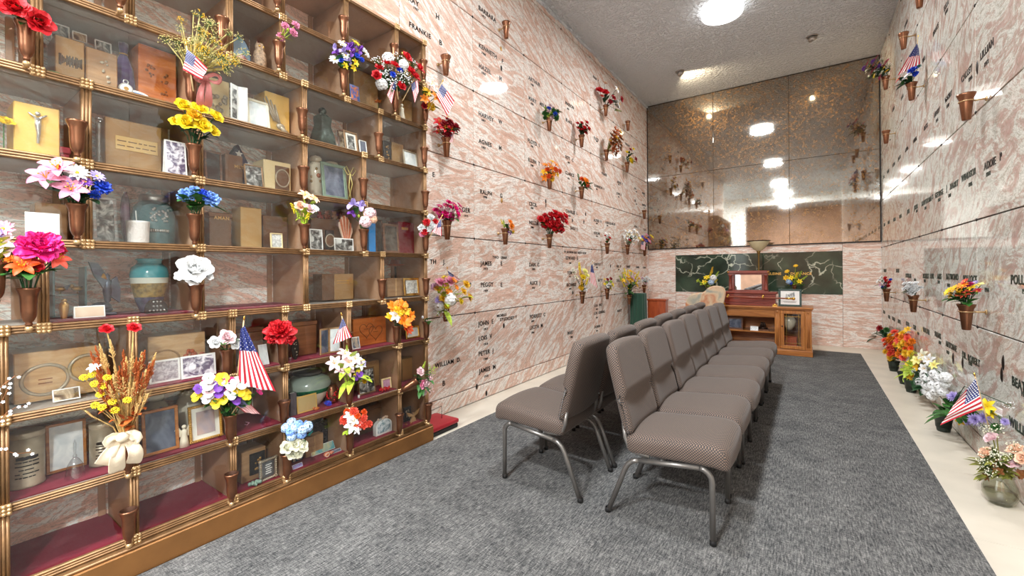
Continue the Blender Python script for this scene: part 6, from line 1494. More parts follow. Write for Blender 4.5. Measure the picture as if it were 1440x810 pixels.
m = MB(); m.ball((0, 0, .006), .008, 0, 8, 6); m.build('knot', fmat('blue'), t)
P, w, h = place(1, 462, 477, 542, XN); t = thing('beaded_jar', 'little jar of red and copper beads beside the blue bow', 'jar', P+Vector((-.03, 0, 0)), FACE_E); r = w*.5
m = MB(); m.lathe([(0, 0), (r*.8, 0), (r, .2*h), (r, .75*h), (r*.8, .85*h), (r*.8, h), (0, h)], 18); m.build('jar', M_COPPER, t); m = MB(); R = random.Random(1); [m.ball((r*math.cos(a), r*math.sin(a), R.uniform(.2, .8)*h), .005, 0, 6, 4) for a in [R.uniform(-3, 0) for _ in range(24)]]; m.build('bead', fmat('red'), t)
P, w, h = place(1, 433, 447, 570, XN); t = thing('dog_figurine', 'tiny orange reclining figurine before the gold card', 'figurine', P+Vector((.03, 0, 0)), FACE_E); m = MB(); m.ball((0, 0, .009), .009, 0, 8, 6, (2, .9, 1)); m.build('body', M_ORANGEWOOD, t); m = MB(); m.ball((-.018, 0, .016), .007, 0, 8, 6); m.build('head', M_ORANGEWOOD, t)
frame(1, 504, 528, 518, XN+.0, M_GOLDTRIM, P_BW, 'gold-edged black and white group photo right of the pink lilies', fw=.07, mat_=False, lean=.12)
box(1, 516, 546, 506, XD+.01, M_TANBOX, 'tan box behind the black and white group photo', dep=.12)
frame(1, 543, 556, 530, XN+.015, M_CREAMBOX, fmat('mauve'), 'tiny cream frame with a pink picture', fw=.14, mat_=False, lean=.1)
P, w, h = place(1, 527, 551, 546, XN); t = thing('bead_garland', 'coil of red beads lying before the tan box', 'beads', P+Vector((.022, 0, .005)), 0); m = MB(); R = random.Random(2)
for i in range(34): a = i*.62; q = .014+.0006*i; m.ball((q*.7*math.cos(a), q*1.2*math.sin(a), R.uniform(0, .012)), .0055, 0, 6, 5)
m.build('bead', fmat('red'), t); m = MB(); m.tube([(q*.7*math.cos(a), q*1.2*math.sin(a), .003) for q, a in [(.014+.0006*i, i*.62) for i in range(34)]], .001, 0, 4); m.build('string', M_RED, t)
P, w, h = place(1, 497, 501, 552, XN); t = thing('santa_figurine', 'tiny red and white figurine beside the lily vase', 'figurine', P+Vector((.03, 0, 0)), FACE_E); m = MB(); m.lathe([(0, 0), (.007, 0), (.007, .018), (.004, .022), (0, .022)], 10); m.build('body', M_PAPER, t); m = MB(); m.lathe([(.006, .022), (0, .036)], 10); m.build('cap', M_RED, t)
box(1, 565, 579, 504, XM, M_TANBOX, 'narrow gold-brown box behind the tipped vase', dep=.11)
# ---- row 0
box(0, 337, 372, 633, XM+.02, M_TANWOOD, 'tan box urn with a black flower plaque at the bottom of the case', dep=.12, parts=lambda t, w, h: (rel(t, 'plaque', M_DARKPLAQ, -w*.18, w*.44, h*.18, h*.88, .006), blob(t, 'flower_relief', M_GOLDREL, w*.12, h*.53, w*.26, h*.42, 14, -.008, 4)))
P, w, h = place(0, 368, 394, 643, XN+.02); t = thing('filigree_plaque', 'silver filigree edged plaque with engraved writing', 'plaque', P, FACE_E+.1); m = MB(); m.box(-w/2, w/2, 0, .008, 0, h, 0, .002); m.build('plate', M_SILVER, t)
m = MB(); R = random.Random(3)
for i in range(11):
    s = i/10
    for q in ((-w/2+.006, s*h*.94+.03*h), (w/2-.006, s*h*.94+.03*h), (-w/2+s*w*.94+.03*w, .006), (-w/2+s*w*.94+.03*w, h-.006)): m.ball((q[0], -.001, q[1]), .006, 0, 6, 5)
m.build('filigree_border', M_PEWTER, t); rel(t, 'panel', sol('slate_panel', (120,124,128), .25, .5), -w*.32, w*.32, h*.16, h*.84, .002); m = MB(); [m.box(-w*.2+R.uniform(0, .01), w*.2-R.uniform(0, .01), -.0035, -.002, h*z, h*z+.004) for z in (.3, .4, .5, .6, .7)]; m.build('lettering', M_PAPER, t)
P, w, h = place(0, 342, 362, 678, XN); t = thing('mineral_cluster', 'lump of pale green crystals on the red velvet', 'mineral', P+Vector((.03, 0, 0)), FACE_E); m = MB(); R = random.Random(4)
for i in range(24): a = R.uniform(0, 6.28); q = R.uniform(0, .8); m.ball((w*.5*q*math.cos(a), .02*q*math.sin(a), R.uniform(.004, .018)), R.uniform(.006, .011), 0, 5, 4)
m.build('crystals', sol('celadon_crystal', (128,152,136), .35), t)
box(0, 438, 464, 592, XD, M_GRANITE, 'speckled dark granite box at the back of the bottom niche', dep=.11)
box(0, 428, 453, 613, XM-.0, M_TANWOOD, 'tan box urn behind the shells in the bottom niche', dep=.05, parts=lambda t, w, h: rel(t, 'centre_strip', M_MAPLE, -.002, .002, .002, h-.002, .002))
P, w, h = place(0, 455, 486, 619, XM); t = thing('photo_book', 'beach photo book leaning back beside the coral flowers', 'book', P+Vector((.01, 0, 0)), FACE_E); Mr = Matrix.Rotation(-.5, 4, 'X'); m = MB(); m.box(-w/2, w/2, 0, .012, 0, h*1.1, 0, .001, Mr); m.build('cover', M_PAPER, t); m = MB(); m.box(-w/2+.002, w/2-.002, -.001, .002, .003, h*1.1-.003, 0, 0, Mr); m.build('picture', P_BEACH, t)
P, w, h = place(0, 447, 463, 640, XN); t = thing('seashell', 'orange spiral shell on the red velvet', 'shell', P+Vector((.02, 0, .0)), FACE_E); m = MB(); m.ball((0, 0, .014), .014, 0, 10, 7, (1.5, 1, 1)); m.lathe([(.011, 0), (.006, .018), (0, .03)], 10, 0, Matrix.Translation((.018, 0, .014)) @ Matrix.Rotation(PI/2, 4, 'Y')); m.build('whorl', M_SH2, t); m = MB(); m.tube([(.012*math.cos(a*PI/6)-.004, -.012, .014+.011*math.sin(a*PI/6)) for a in range(12)], .0025, 0, 6, None, True); m.build('lip', M_SH1, t)
card(0, 410, 424, 653, XN+.02, fmat('lilac'), 'small purple and white card beside the cream roses', lean=.5)
frame(0, 410, 425, 640, XM, M_DARKPLAQ, P_COL, 'dark framed portrait behind the cream roses', fw=.1, mat_=False, lean=.1)
card(0, 470, 486, 636, XN+.012, P_BLUE, 'folded black and white leaflet on the velvet under the beach book', lean=.9, name='leaflet', cat='leaflet')
box(0, 500, 541, 571, XD+.03, M_BRONZEBOX, 'large plain brown box behind the coral bouquet', dep=.14, lid=True)
P, w, h = place(0, 532, 554, 585, XN+.01); t = thing('arched_ornament', 'arched glass ornament with a silver blue scene', 'ornament', P, FACE_E); ar = [(-w/2, 0), (w/2, 0)]+[(w/2*math.cos(a*PI/12), h*.5+h*.36*math.sin(a*PI/12)) for a in range(13)]
m = MB(); m.prism(ar, 0, .03); m.build('arch', M_PAPER, t); m = MB(); m.prism([(x*.8, .012+z*.85) for x, z in ar], -.003, .002); m.build('scene', picmat('icy_scene', (120,150,160), (230,236,240), 40), t); m = MB(); R = random.Random(5); [m.ball((R.uniform(-.3, .3)*w, .012, h*.9+R.uniform(-.004, .006)), .007, 0, 6, 5) for _ in range(9)]; m.build('topping', M_SH1, t)
P, w, h = place(0, 567, 577, 573, XM+.02); t = thing('emblem_plaque', 'black plaque with pewter crest beside the wooden angel', 'plaque', P, FACE_E); m = MB(); m.box(-w/2, w/2, 0, .012, 0, h, 0, .002); m.build('plaque', M_DARKPLAQ, t); blob(t, 'crest', M_PEWTER, 0, h*.52, w*.6, h*.6, 12)
P, w, h = place(0, 578, 596, 575, XN+.0); t = thing('angel_carving', 'flat wooden angel with spread wings at the bottom right corner', 'figurine', P, FACE_E)
m = MB(); m.prism([(-w*.22, 0), (w*.22, 0), (w*.12, h*.35), (w*.09, h*.62), (-w*.09, h*.62), (-w*.12, h*.35)], 0, .012); m.build('robe', M_MAPLE, t); m = MB(); m.ball((0, .006, h*.74), h*.09, 0, 10, 7, (1, .6, 1)); m.build('head', M_MAPLE, t)
for s in (-1, 1): m = MB(); m.prism([(s*w*.08, h*.42), (s*w*.36, h*.60), (s*w*.5, h*.98), (s*w*.26, h*.86), (s*w*.08, h*.66)][::s], .002, .010); m.build('wing', M_MAPLE, t)
for i, (px, dx, lb) in enumerate([(568, .03, 'small red stone on the velvet before the black plaque'), (573, .045, 'second small red stone beside the first, nearer the angel')]):
    P, w, h = place(0, px-3, px+3, 600, XN); t = MB(); t.ball((0, 0, .006), .009, 0, 8, 6, (1.1, 1, .7)); tag(t.build('stone', M_CHERRY, None, P+Vector((dx-.02, 0, 0))), lb, 'stone', 'red stones in the bottom niche')
# ================================================================== CHAIRS
def chair_parts(root):
    # seat: thick cushion, crowned, with a rolled front edge (front = local -y)
    def sw(p):
        x, y, z = p
        yy = (y+.225)/.45
        z2 = z+.010*(1-(2*x/.46)**2)*(1 if z > 0 else 0)
        if y < -.12: z2 -= .030*((-.12-y)/.12)**2
        if z < 0: z2 += .012*max(0, yy-.3)-.012
        return (x*(1-.03*yy), y-(.012*(1-(2*x/.46)**2) if y < -.1 else 0), z2)
    m = MB(); m.pad(.452, .45, .090, .036, 0, 12, sw, Matrix.Translation((0, -.075, .378)) @ Matrix.Rotation(math.radians(-5), 4, 'X'))
    m.build('seat', M_FABRIC, root)
    # back: padded front, tucked seam across the lower third
    LEAN = math.radians(14.0)
    def bw(p):
        x, y, z = p
        t = (z+.22)/.44
        y2 = y
        if y < 0:
            y2 -= .014*(1-(2*x/.44)**2)*(1 if t > .36 else .2)
            y2 += .030*math.exp(-((t-.36)/.030)**2)+(.010 if t < .36 else 0)
        y2 -= .020*(2*x/.44)**2
        k = max(0, (t-.72)/.28)
        return (x*(1-.02*t)*(1-.13*k**2.4), y2, z-.012*k*(2*x/.44)**2)
    BM = Matrix.Translation((0, .195, .615)) @ Matrix.Rotation(-LEAN, 4, 'X')
    m = MB(); m.pad(.44, .062, .445, .030, 0, 26, bw, BM); m.build('backrest', M_FABRIC, root)
    for s in (-1, 1):
        x = s*.205
        def arc(c, r, a0, a1, n=6): return [(x, c[0]+r*math.cos(math.radians(a0+(a1-a0)*i/n)), c[1]+r*math.sin(math.radians(a0+(a1-a0)*i/n))) for i in range(n+1)]
        # front leg, side rail and rear leg
        fl = MB(); fl.tube([(x, -.238, .004), (x, -.236, .272)]+[(x, -.236+.052*(1-math.cos(q)), .272+.052*math.sin(q)) for q in (.4, .8, 1.2, 1.5)], .0125, 0, 10); fo = fl.build('leg', M_STEEL, root)
        g = MB(); g.lathe([(.0, 0), (.0145, 0), (.015, .016), (.0128, .022)], 12, 0, Matrix.Translation((x, -.238, .002)), False); g.build('glide', M_BLACK, fo)
        r = MB(); r.tube([(x, -.186, .323), (x, -.06, .308), (x, .085, .290)], .0125, 0, 10); r.build('side_rail', M_STEEL, root)
        rl = MB(); rl.tube([(x, .085, .290), (x, .112, .282), (x, .134, .264), (x, .150, .238), (x, .240, .004)], .0125, 0, 10); ro = rl.build('leg', M_STEEL, root)
        g = MB(); g.lathe([(.0, 0), (.0145, 0), (.015, .016), (.0128, .022)], 12, 0, Matrix.Translation((x, .240, .002)), False); g.build('glide', M_BLACK, ro)
        u = MB(); u.tube([(x*.98, .035, .320), (x*.98, .10, .325), (x*.97, .136, .347), (x*.96, .152, .385), (x*.95, .160, .45)], .011, 0, 10); u.build('back_upright', M_STEEL, root)
    m = MB(); m.tube([(-.205, -.02, .308), (.205, -.02, .308)], .009, 0, 8); m.tube([(-.205, -.17, .325), (.205, -.17, .325)], .009, 0, 8); m.build('cross_bar', M_STEEL, root)
    m = MB(); [m.ball((s*.222, .150, .44), .004, 0, 6, 5) for s in (-1, 1)]; m.build('rivet', M_STEEL, root)
PITCH = 0.4745
ordn = ['nearest the camera', 'second from the camera', 'third from the camera', 'fourth from the camera', 'fifth from the camera', 'sixth from the camera', 'farthest, beside the oak cabinet']
ch0 = thing('stacking_chair', 'taupe dotted stacking chair in the right-hand row, '+ordn[0], 'chair', (-.587, 2.225, .006), FACE_E, 'right-hand row of taupe chairs')
chair_parts(ch0)
for i in range(1, 7): copy_tree(ch0, (-.587+random.Random(i).uniform(-.006, .006), 2.225+PITCH*i, .006), FACE_E, 'taupe dotted stacking chair in the right-hand row, '+ordn[i])
ordl = ['nearest the camera', 'second from the camera', 'third from the camera', 'fourth from the camera', 'fifth from the camera', 'sixth from the camera', 'farthest, near the pedestal']
for i in range(7):
    c = copy_tree(ch0, (-1.218, 2.225+PITCH*i, .006), FACE_W, 'taupe stacking chair in the left-hand row facing the niches, '+ordl[i]); c['group'] = 'left-hand row of taupe chairs'

# ================================================================== END OF THE ROOM
# oak cabinet
CW0, CW1, CY0, CY1, CH = -1.22, .028, 7.07, 7.53, .665
cb = thing('oak_cabinet', 'golden oak cabinet with open shelf and a glazed door at the end wall', 'cabinet', (0, CY0, 0.006 if CY1 < 7.72 else 0), 0)
D = CY1-CY0; dx0 = -.345
m = MB(); m.box(CW0, CW1, D-.012, D, .08, CH-.03); m.box(CW0, CW0+.02, .02, D-.012, .08, CH-.03); m.box(CW1-.02, CW1, .0, D-.012, .08, CH-.03); m.box(dx0-.02, dx0, .02, D-.012, .08, CH-.03); m.box(CW0+.02, CW1-.02, .02, D-.012, .08, .10)
m.build('carcass', M_OAK, cb)
m = MB(); m.box(CW0-.02, CW1+.02, -.025, D, CH-.022, CH, 0, .004); m.box(CW0-.01, CW1+.01, -.014, D, CH-.040, CH-.022, 0, .004); m.build('top', M_OAK, cb)
m = MB(); m.box(CW0+.001, CW1+.010, -.018, D, .0, .07, 0, .004); m.box(CW0+.002, CW1+.004, -.010, D, .07, .082, 0, .003); m.build('plinth', M_OAK, cb)
m = MB(); m.box(CW0+.02, dx0-.02, .015, .03, CH-.155, CH-.04, 0, .003); m.box(CW0+.04, dx0-.04, .008, .018, CH-.140, CH-.055, 0, .003); m.build('drawer_front', M_OAK, cb)
m = MB(); m.box(CW0+.02, dx0-.02, .05, D-.014, .285, .303); m.build('shelf', M_OAK, cb)
for x0, x1 in ((dx0-.055, dx0+.012), (CW1-.075, CW1)):
    m = MB(); m.box(x0, x1, -.006, .02, .083, CH-.041, 0, .003)
    for i in range(3): q = x0+(x1-x0)*(.3+.2*i); m.tube([(q, -.007, .12), (q, -.007, CH-.10)], .004, 0, 6)
    cx = (x0+x1)/2; m.ball((cx, -.006, CH-.07), .014, 0, 10, 6, (1, .5, 1)); m.build('pilaster', M_OAKZ, cb)
a, b = dx0+.014, CW1-.077
door = MB(); z0, z1 = .090, CH-.046; w_ = .045
door.box(a, b, -.012, .010, z0, z0+w_, 0, .003); door.box(a, b, -.012, .010, z1-w_, z1, 0, .003); door.box(a, a+w_, -.012, .010, z0+w_, z1-w_, 0, .003); door.box(b-w_, b, -.012, .010, z0+w_, z1-w_, 0, .003)
do = door.build('door', M_OAKZ, cb)
m = MB(); m.box(a+w_, b-w_, -.002, .001, z0+w_, z1-w_); m.build('pane', M_GLASS, do)
m = MB(); [m.box(a+w_, b-w_, -.005, -.002, q, q+.006) for q in (z0+w_+.03, z1-w_-.04)]; [m.box(q, q+.005, -.005, -.002, z0+w_, z1-w_) for q in (a+w_+.022, b-w_-.027)]; m.build('brass_came', M_BRASS, do)
m = MB(); m.ball((a+.02, -.024, .40), .011, 0, 10, 7); m.tube([(a+.02, -.012, .40), (a+.02, -.024, .40)], .005, 0, 8); m.build('knob', M_COPPERIN, do)
m = MB(); m.box(dx0, CW1-.02, .06, D-.014, .335, .342); m.build('glass_shelf', M_GLASS, cb)
Zc = .006
# inside the cabinet
def cabx(px, Y): return atY(px, 450, Y).x
def cabthing(name, label, cat, px, Y, z): return thing(name, label, cat, (cabx(px, Y), Y, z+Zc), 0)
t = cabthing('urn', 'small cream urn behind the glazed cabinet door', 'urn', 1110, 7.25, .3425); m = MB(); m.lathe([(0, 0), (.04, 0), (.075, .06), (.085, .12), (.06, .17), (.04, .18)], 20, 0, None, False); m.build('body', M_CERAMIC, t); m = MB(); m.lathe([(.044, .18), (.046, .19), (.015, .215), (0, .22)], 20); m.build('lid', M_CERAMIC, t)
t = cabthing('wood_urn', 'square brown urn on the lower glazed cabinet shelf', 'urn', 1111, 7.25, .1005); m = MB(); m.box(-.08, .08, -.05, .06, 0, .13, 0, .004); m.build('body', M_CHERRY, t); m = MB(); m.box(-.085, .085, -.055, .065, .13, .145, 0, .004); m.build('lid', M_CHERRY, t)
t = cabthing('picture_frame', 'brown framed picture on the open cabinet shelf', 'picture frame', 1034, 7.2, .3035); m = MB(); m.box(-.10, .10, 0, .016, 0, .02); m.box(-.10, .10, 0, .016, .15, .17); m.box(-.10, -.08, 0, .016, .02, .15); m.box(.08, .10, 0, .016, .02, .15); m.build('frame', M_WALNUT, t); m = MB(); m.box(-.08, .08, .004, .010, .02, .15); m.build('picture', P_BLUE, t)
t = cabthing('card', 'small white folded card on the open cabinet shelf', 'card', 1060.5, 7.14, .3035); m = MB(); m.box(-.05, .05, 0, .002, 0, .065, 0, 0, Matrix.Rotation(-.25, 4, 'X')); m.build('sheet', M_PAPER, t); m = MB(); m.box(-.04, .04, -.0008, .001, .012, .05, 0, 0, Matrix.Rotation(-.25, 4, 'X')); m.build('print', P_DOC, t)
t = cabthing('bronze_sculpture', 'dark bronze figure group on the open cabinet shelf', 'sculpture', 1073, 7.22, .3035); m = MB(); m.box(-.075, .075, -.04, .04, 0, .02, 0, .003); m.build('base', M_WALNUT, t)
m = MB(); [m.tube([(x, 0, .02), (x+dx_, 0, .09), (x+dx_*1.5, 0, .12)], [.016, .014, .008], 0, 8) or m.ball((x+dx_*1.6, 0, .135), .014, 0, 8, 6) for x, dx_ in ((-.035, .01), (0, -.005), (.035, -.015))]; m.tube([(-.06, 0, .035), (.06, 0, .03)], .018, 0, 8); m.build('figures', sol('sculpture_bronze', (56,40,32), .35, .6), t)
ZT = CH+Zc
# casket corner sample with its handle bar
ck = thing('casket_sample', 'polished mahogany casket corner sample with brass-tipped handle bar', 'casket display', (0, 7.15, ZT+.0005), 0)
m = MB(); m.box(-1.07, -.377, 0, .22, 0, .035, 0, .004); m.box(-1.055, -.392, .012, .215, .035, .17, 0, .004); m.box(-1.075, -.372, -.006, .22, .17, .202, 0, .006); m.build('casket_side', M_MAHOG, ck)
m = MB(); m.tube([(-1.10, -.06, .128), (-.27, -.06, .118)], .010, 0, 10); m.build('handle_bar', sol('rosy_wood_bar', (150,84,66), .3, coat=.3), ck)
m = MB(); m.tube([(-.27, -.06, .118), (-.19, -.06, .117)], .013, 0, 10); m.ball((-.175, -.06, .117), .021, 0, 12, 8); m.build('bar_end', M_BRASS, ck)
for x in (-1.0, -.545): m = MB(); m.tube([(x, .012, .135), (x, -.03, .14), (x, -.06, .124)], [.012, .009, .009], 0, 8); m.ball((x, -.062, .124), .017, 0, 10, 7); m.ball((x, .008, .135), .02, 0, 10, 6, (1, .4, 1.2)); m.build('handle_arm', M_BRASS, ck)
for x in (-1.06, -.40): m = MB(); m.prism([(x-.03, 0), (x+.03, 0), (x+.022, .03), (x-.022, .03)], -.006, .0); m.ball((x, -.003, .02), .016, 0, 8, 6, (1.3, .5, 1)); m.build('corner_ornament', M_BRASS, ck)
# mantel mirror on top
mr_ = thing('mantel_mirror', 'small mahogany columned box frame with a mirror, on the casket sample', 'mirror', (0, 7.20, ZT+.2035), 0)
a, b = -1.015, -.470
m = MB(); m.box(a, b, -.012, .12, .265, .305, 0, .006); m.box(a+.01, b-.01, 0, .12, .245, .265); m.box(a+.01, b-.01, 0, .12, 0, .02); m.box(a+.02, a+.09, .02, .12, .02, .245); m.box(b-.09, b-.02, .02, .12, .02, .245); m.box(a+.09, b-.09, .10, .12, .02, .245); m.build('frame', M_MAHOG, mr_)
for x in (a+.04, b-.04): m = MB(); m.lathe([(.026, .02), (.026, .035), (.018, .045), (.02, .13), (.017, .22), (.026, .23), (.026, .245)], 16, 0, Matrix.Translation((x, .0, 0))); m.build('column', M_MAHOG, mr_)
m = MB(); m.box(a+.10, b-.10, .07, .098, .022, .243); m.build('mirror_pane', plain('clear_mirror', (225,228,230), .02, 1.0), mr_)
m = MB(); [m.ball((x, -.014, .285), .013, 0, 8, 6) for x in (a+.012, b-.012)]; m.build('corner_ball', M_BRASS, mr_)
# green framed certificate
cf = thing('certificate_frame', 'dark green framed certificate standing on the oak cabinet', 'picture frame', (-.222, 7.22, ZT+.0005), 0); Mr = Matrix.Rotation(-.08, 4, 'X'); M_GF = sol('racing_green', (22,52,40), .4)
m = MB(); w_, h_ = .138, .245; f = .026
m.box(-w_, w_, 0, .018, 0, f, 0, .003, Mr); m.box(-w_, w_, 0, .018, h_-f, h_, 0, .003, Mr); m.box(-w_, -w_+f, 0, .018, f, h_-f, 0, .002, Mr); m.box(w_-f, w_, 0, .018, f, h_-f, 0, .002, Mr); m.build('frame', M_GF, cf)
m = MB(); m.box(-w_+f, w_-f, .006, .012, f, h_-f, 0, 0, Mr); m.build('certificate', M_PAPER, cf)
m = MB(); R = random.Random(8)
for i in range(9): m.tube([(-.05+i*.012, .004, .12+R.uniform(-.01, .01)), (-.046+i*.012, .004, .16+.05*(i/9)), (-.04+i*.012, .004, .13+R.uniform(0, .05))], .0018, 0, 5, Mr)
m.box(-.08, .08, .0045, .006, .07, .073, 0, 0, Mr); m.box(-.07, .07, .0045, .006, .055, .058, 0, 0, Mr); m.build('lettering', M_DARKPLAQ, cf)
# torchiere
tc_ = thing('torchiere_lamp', 'brass floor lamp with a fluted glass bowl behind the cabinet', 'floor lamp', (-.655, 7.86, 0), 0)
m = MB(); m.lathe([(0, 0), (.13, 0), (.13, .012), (.09, .025), (.03, .04), (.018, .07)], 24); m.build('base', M_GOLDREL, tc_)
m = MB(); m.lathe([(.014, .06), (.013, .5), (.018, .52), (.013, .55), (.012, 1.0), (.018, 1.02), (.012, 1.05), (.012, 1.42), (.024, 1.46), (.03, 1.50)], 14); m.build('pole', sol('aged_brass', (140,112,62), .35, .85), tc_)
m = MB(); m.lathe([(.03, 1.49), (.06, 1.51), (.105, 1.56), (.135, 1.615), (.15, 1.645), (.146, 1.645), (.10, 1.57), (.03, 1.505)], 28, 0, None, False, 14, .03); m.build('bowl_shade', sol('amber_glass', (222,208,168), .3), tc_)
m = MB(); m.lathe([(.150, 1.640), (.162, 1.646), (.166, 1.654), (.150, 1.656)], 28, 0, None, False, 14, .04); m.build('shade_rim', sol('dark_rim', (78,60,40), .4, .4), tc_)
# heart-shaped memorial stone
P0 = Vector((-1.26, 6.62, .006)); st = thing('memorial_stone', 'rust and grey heart-shaped stone memorial left of the casket sample', 'memorial stone', P0, .18)
M_ROCK = sol('rust_grey_stone', (176,152,128), .5)
def rockmat():
    m_, nt, N, L, b = nodes_of('rust_veined_stone'); tcn = N.new('ShaderNodeTexCoord'); n = N.new('ShaderNodeTexNoise'); n.inputs['Scale'].default_value = 5; n.inputs['Detail'].default_value = 6; n.inputs['Distortion'].default_value = 1.2
    L.new(tcn.outputs['Object'], n.inputs['Vector']); r = N.new('ShaderNodeValToRGB'); cr = r.color_ramp; cr.elements[0].position = .36; cr.elements[0].color = lin((150,150,138)); cr.elements[1].position = .66; cr.elements[1].color = lin((186,108,66)); e = cr.elements.new(.5); e.color = lin((204,178,146))
    L.new(n.outputs['Fac'], r.inputs['Fac']); L.new(r.outputs[0], b.inputs['Base Color']); b.inputs['Roughness'].default_value = .35; return m_
M_ROCK = rockmat()
Yr = 6.62
ol = [(963, 455), (964, 432), (966, 421), (973, 413.5), (983, 412), (990, 411), (995, 405.5), (1003, 402.5), (1013, 403), (1019.5, 407), (1020, 416), (1017, 428), (1012, 445), (1004, 458), (985, 462)]
pts = [atY(a, b, Yr) for a, b in ol]; pts = [(p.x-P0.x, p.z-P0.z) for p in pts]
sm = []
for i in range(len(pts)):
    p0, p1, p2, p3 = [Vector(pts[(i+j-1) % len(pts)]) for j in range(4)]
    for s in (0, .5): sm.append(tuple(.5*((2*p1)+(p2-p0)*s+(2*p0-5*p1+4*p2-p3)*s*s+(3*p1-p0-3*p2+p3)*s**3)))
m = MB(); m.prism(sm[::-1], 0, .17); o = m.build('heart_slab', M_ROCK, st); md = o.modifiers.new('bevel', 'BEVEL'); md.width = .012; md.segments = 3
zb = min(p[1] for p in pts); xm = sum(p[0] for p in pts)/len(pts)
m = MB(); m.box(xm-.30, xm+.26, -.04, .22, 0, zb+.03, 0, .01); m.build('pedestal', M_GRANITE, st)
# red wood pedestal
p = atY(911, 440, 7.55); q = atY(936, 440, 7.55)
ps = thing('wood_pedestal', 'red-brown wooden pedestal box beside the green drape', 'pedestal', ((p.x+q.x)/2, 7.55, .006), 0); w_ = (q.x-p.x)/2
h_ = atY(923, 421, 7.55).z
m = MB(); m.box(-w_, w_, .0, .30 if 7.85 < 7.72 else .165, .03, h_-.03, 0, .003); m.build('body', M_CHERRY, ps); m = MB(); m.box(-w_-.012, w_+.012, -.012, .168, h_-.03, h_, 0, .005); m.build('top', M_CHERRY, ps); m = MB(); m.box(-w_-.008, w_+.008, -.008, .168, 0, .03, 0, .004); m.build('plinth', M_CHERRY, ps)
# green velvet draped stand
p = atY(901.5, 440, 7.25); zt = atY(901, 412, 7.25).z
dr = thing('draped_stand', 'tall stand draped in dark green velvet in the left corner', 'draped stand', (p.x-.03, 7.22, .0), 0)
M_GV = sol('green_velvet', (14,62,42), .75, sheen=.4)
m = MB(); vs = []; fs = []; n = 64
for k, z in enumerate((.01, .2, .5, zt-.03, zt-.008, zt)):
    for i in range(n):
        a = 2*PI*i/n; fold = .010*(1-.55*k/5)*math.cos(13*a+.4*math.sin(3*a))
        hx = (.125-.004*k if k < 5 else .10); c, s_ = math.cos(a), math.sin(a); e = (abs(c)**5+abs(s_)**5)**(-1/5); vs.append(((hx+fold)*c*e, (hx+fold)*s_*e, z))
for k in range(5):
    for i in range(n): j = (i+1) % n; fs.append((k*n+i, k*n+j, (k+1)*n+j, (k+1)*n+i))
fs.append(tuple(5*n+i for i in range(n))); m.add(vs, fs, 0, True); m.build('velvet_drape', M_GV, dr)
m = MB(); m.box(-.085, .085, -.085, .085, 0, zt-.02); m.build('stand', M_CHERRY, dr)
# yellow wall bouquets on the green marble
for key, px, pyb, lab in (('ya', 996, 414, 'brass wall vase behind the heart-shaped stone'), ('yb', 1117, 410, 'brass wall vase above the green framed certificate')):
    P = atY(px, pyb, YE-.10); t = thing('flower_vase', lab, 'vase', P, 0, 'brass vases on the green marble'); link('cup', WALL_CUP, t); link('ring_bracket', WALL_MOUNT, t); t.scale = (.9, .9, .75); VASES[key] = (t, P+Vector((0, 0, .11)))
bouquet('ya', YE-.12, [(1001, 381, 'spike', 'gold', 10), (999, 388, 'spike', 'yellow', 10), (994, 391, 'lily', 'yellow', 10), (1003, 391, 'cluster', 'white', 10), (1008, 386, 'spike', 'lime', 9), (986, 398, 'spike', 'lime', 10), (991, 397, 'lily', 'yellow', 9), (1000, 397, 'cluster', 'lightblue', 9), (1006, 396, 'spike', 'yellow', 8), (982, 395, 'lily', 'lime', 7)], 'yellow and white spray of flowers on the green marble, left', leaves=10, leafpx=9, leafcol='lime', face=(0, -1, 0))
bouquet('yb', YE-.12, [(1119, 374, 'daisy', 'gold', 7), (1107, 382, 'daisy', 'gold', 8), (1106, 391, 'lily', 'gold', 10), (1113, 391, 'lily', 'yellow', 9), (1120, 388, 'spike', 'yellow', 11), (1125, 386, 'spike', 'lime', 10), (1131, 391, 'spike', 'lime', 9), (1112, 398, 'carn', 'blue', 6), (1124, 396, 'lily', 'yellow', 9), (1127, 401, 'spike', 'green', 8), (1109, 396, 'cluster', 'lightblue', 8)], 'yellow and blue flowers above the green framed certificate', leaves=12, leafpx=9, leafcol='lime', face=(0, -1, 0))

# ================================================================== FLOOR FLOWERS ALONG THE RIGHT WALL
M_POT = sol('dark_green_pot', (34,44,36), .4, .2)
potm = MB(); potm.lathe([(0, 0), (.036, 0), (.038, .01), (.052, .10), (.058, .11), (.058, .12), (.05, .12), (.044, .03), (0, .03)], 24, 0, None, False); POT = potm.mesh('pot', M_POT)
sot = MB(); sot.lathe([(0, .10), (.048, .10)], 24, 0, None, False); SOIL = sot.mesh('soil', sol('foam', (60,54,36), .9))
def pot(key, px, py, label):
    p = atX(px, py, XR-.085); p = Vector((p.x, p.y, 0)); g = atZ(px, py, 0); p = Vector((min(g.x, XR-.075), g.y, 0))
    t = thing('flower_pot', label, 'flower pot', p, 0, 'dark pots along the right wall'); link('pot', POT, t); link('soil', SOIL, t); VASES[key] = (t, p+Vector((0, 0, .13))); return p
pot('fk', 1240, 489, 'dark pot in the right corner holding red flowers')
pot('fl', 1270, 523, 'dark pot holding the orange autumn mums')
pot('fm', 1283, 541, 'dark pot holding the yellow and white lilies')
pot('fn', 1296, 553, 'dark pot holding the white hydrangeas')
pot('fo', 1368, 612, 'dark pot hidden under the lilac and yellow flowers')
def fb(key, bl, lab, **kw):
    X = VASES[key][1].x-.02; return bouquet(key, X, bl, lab, **kw)
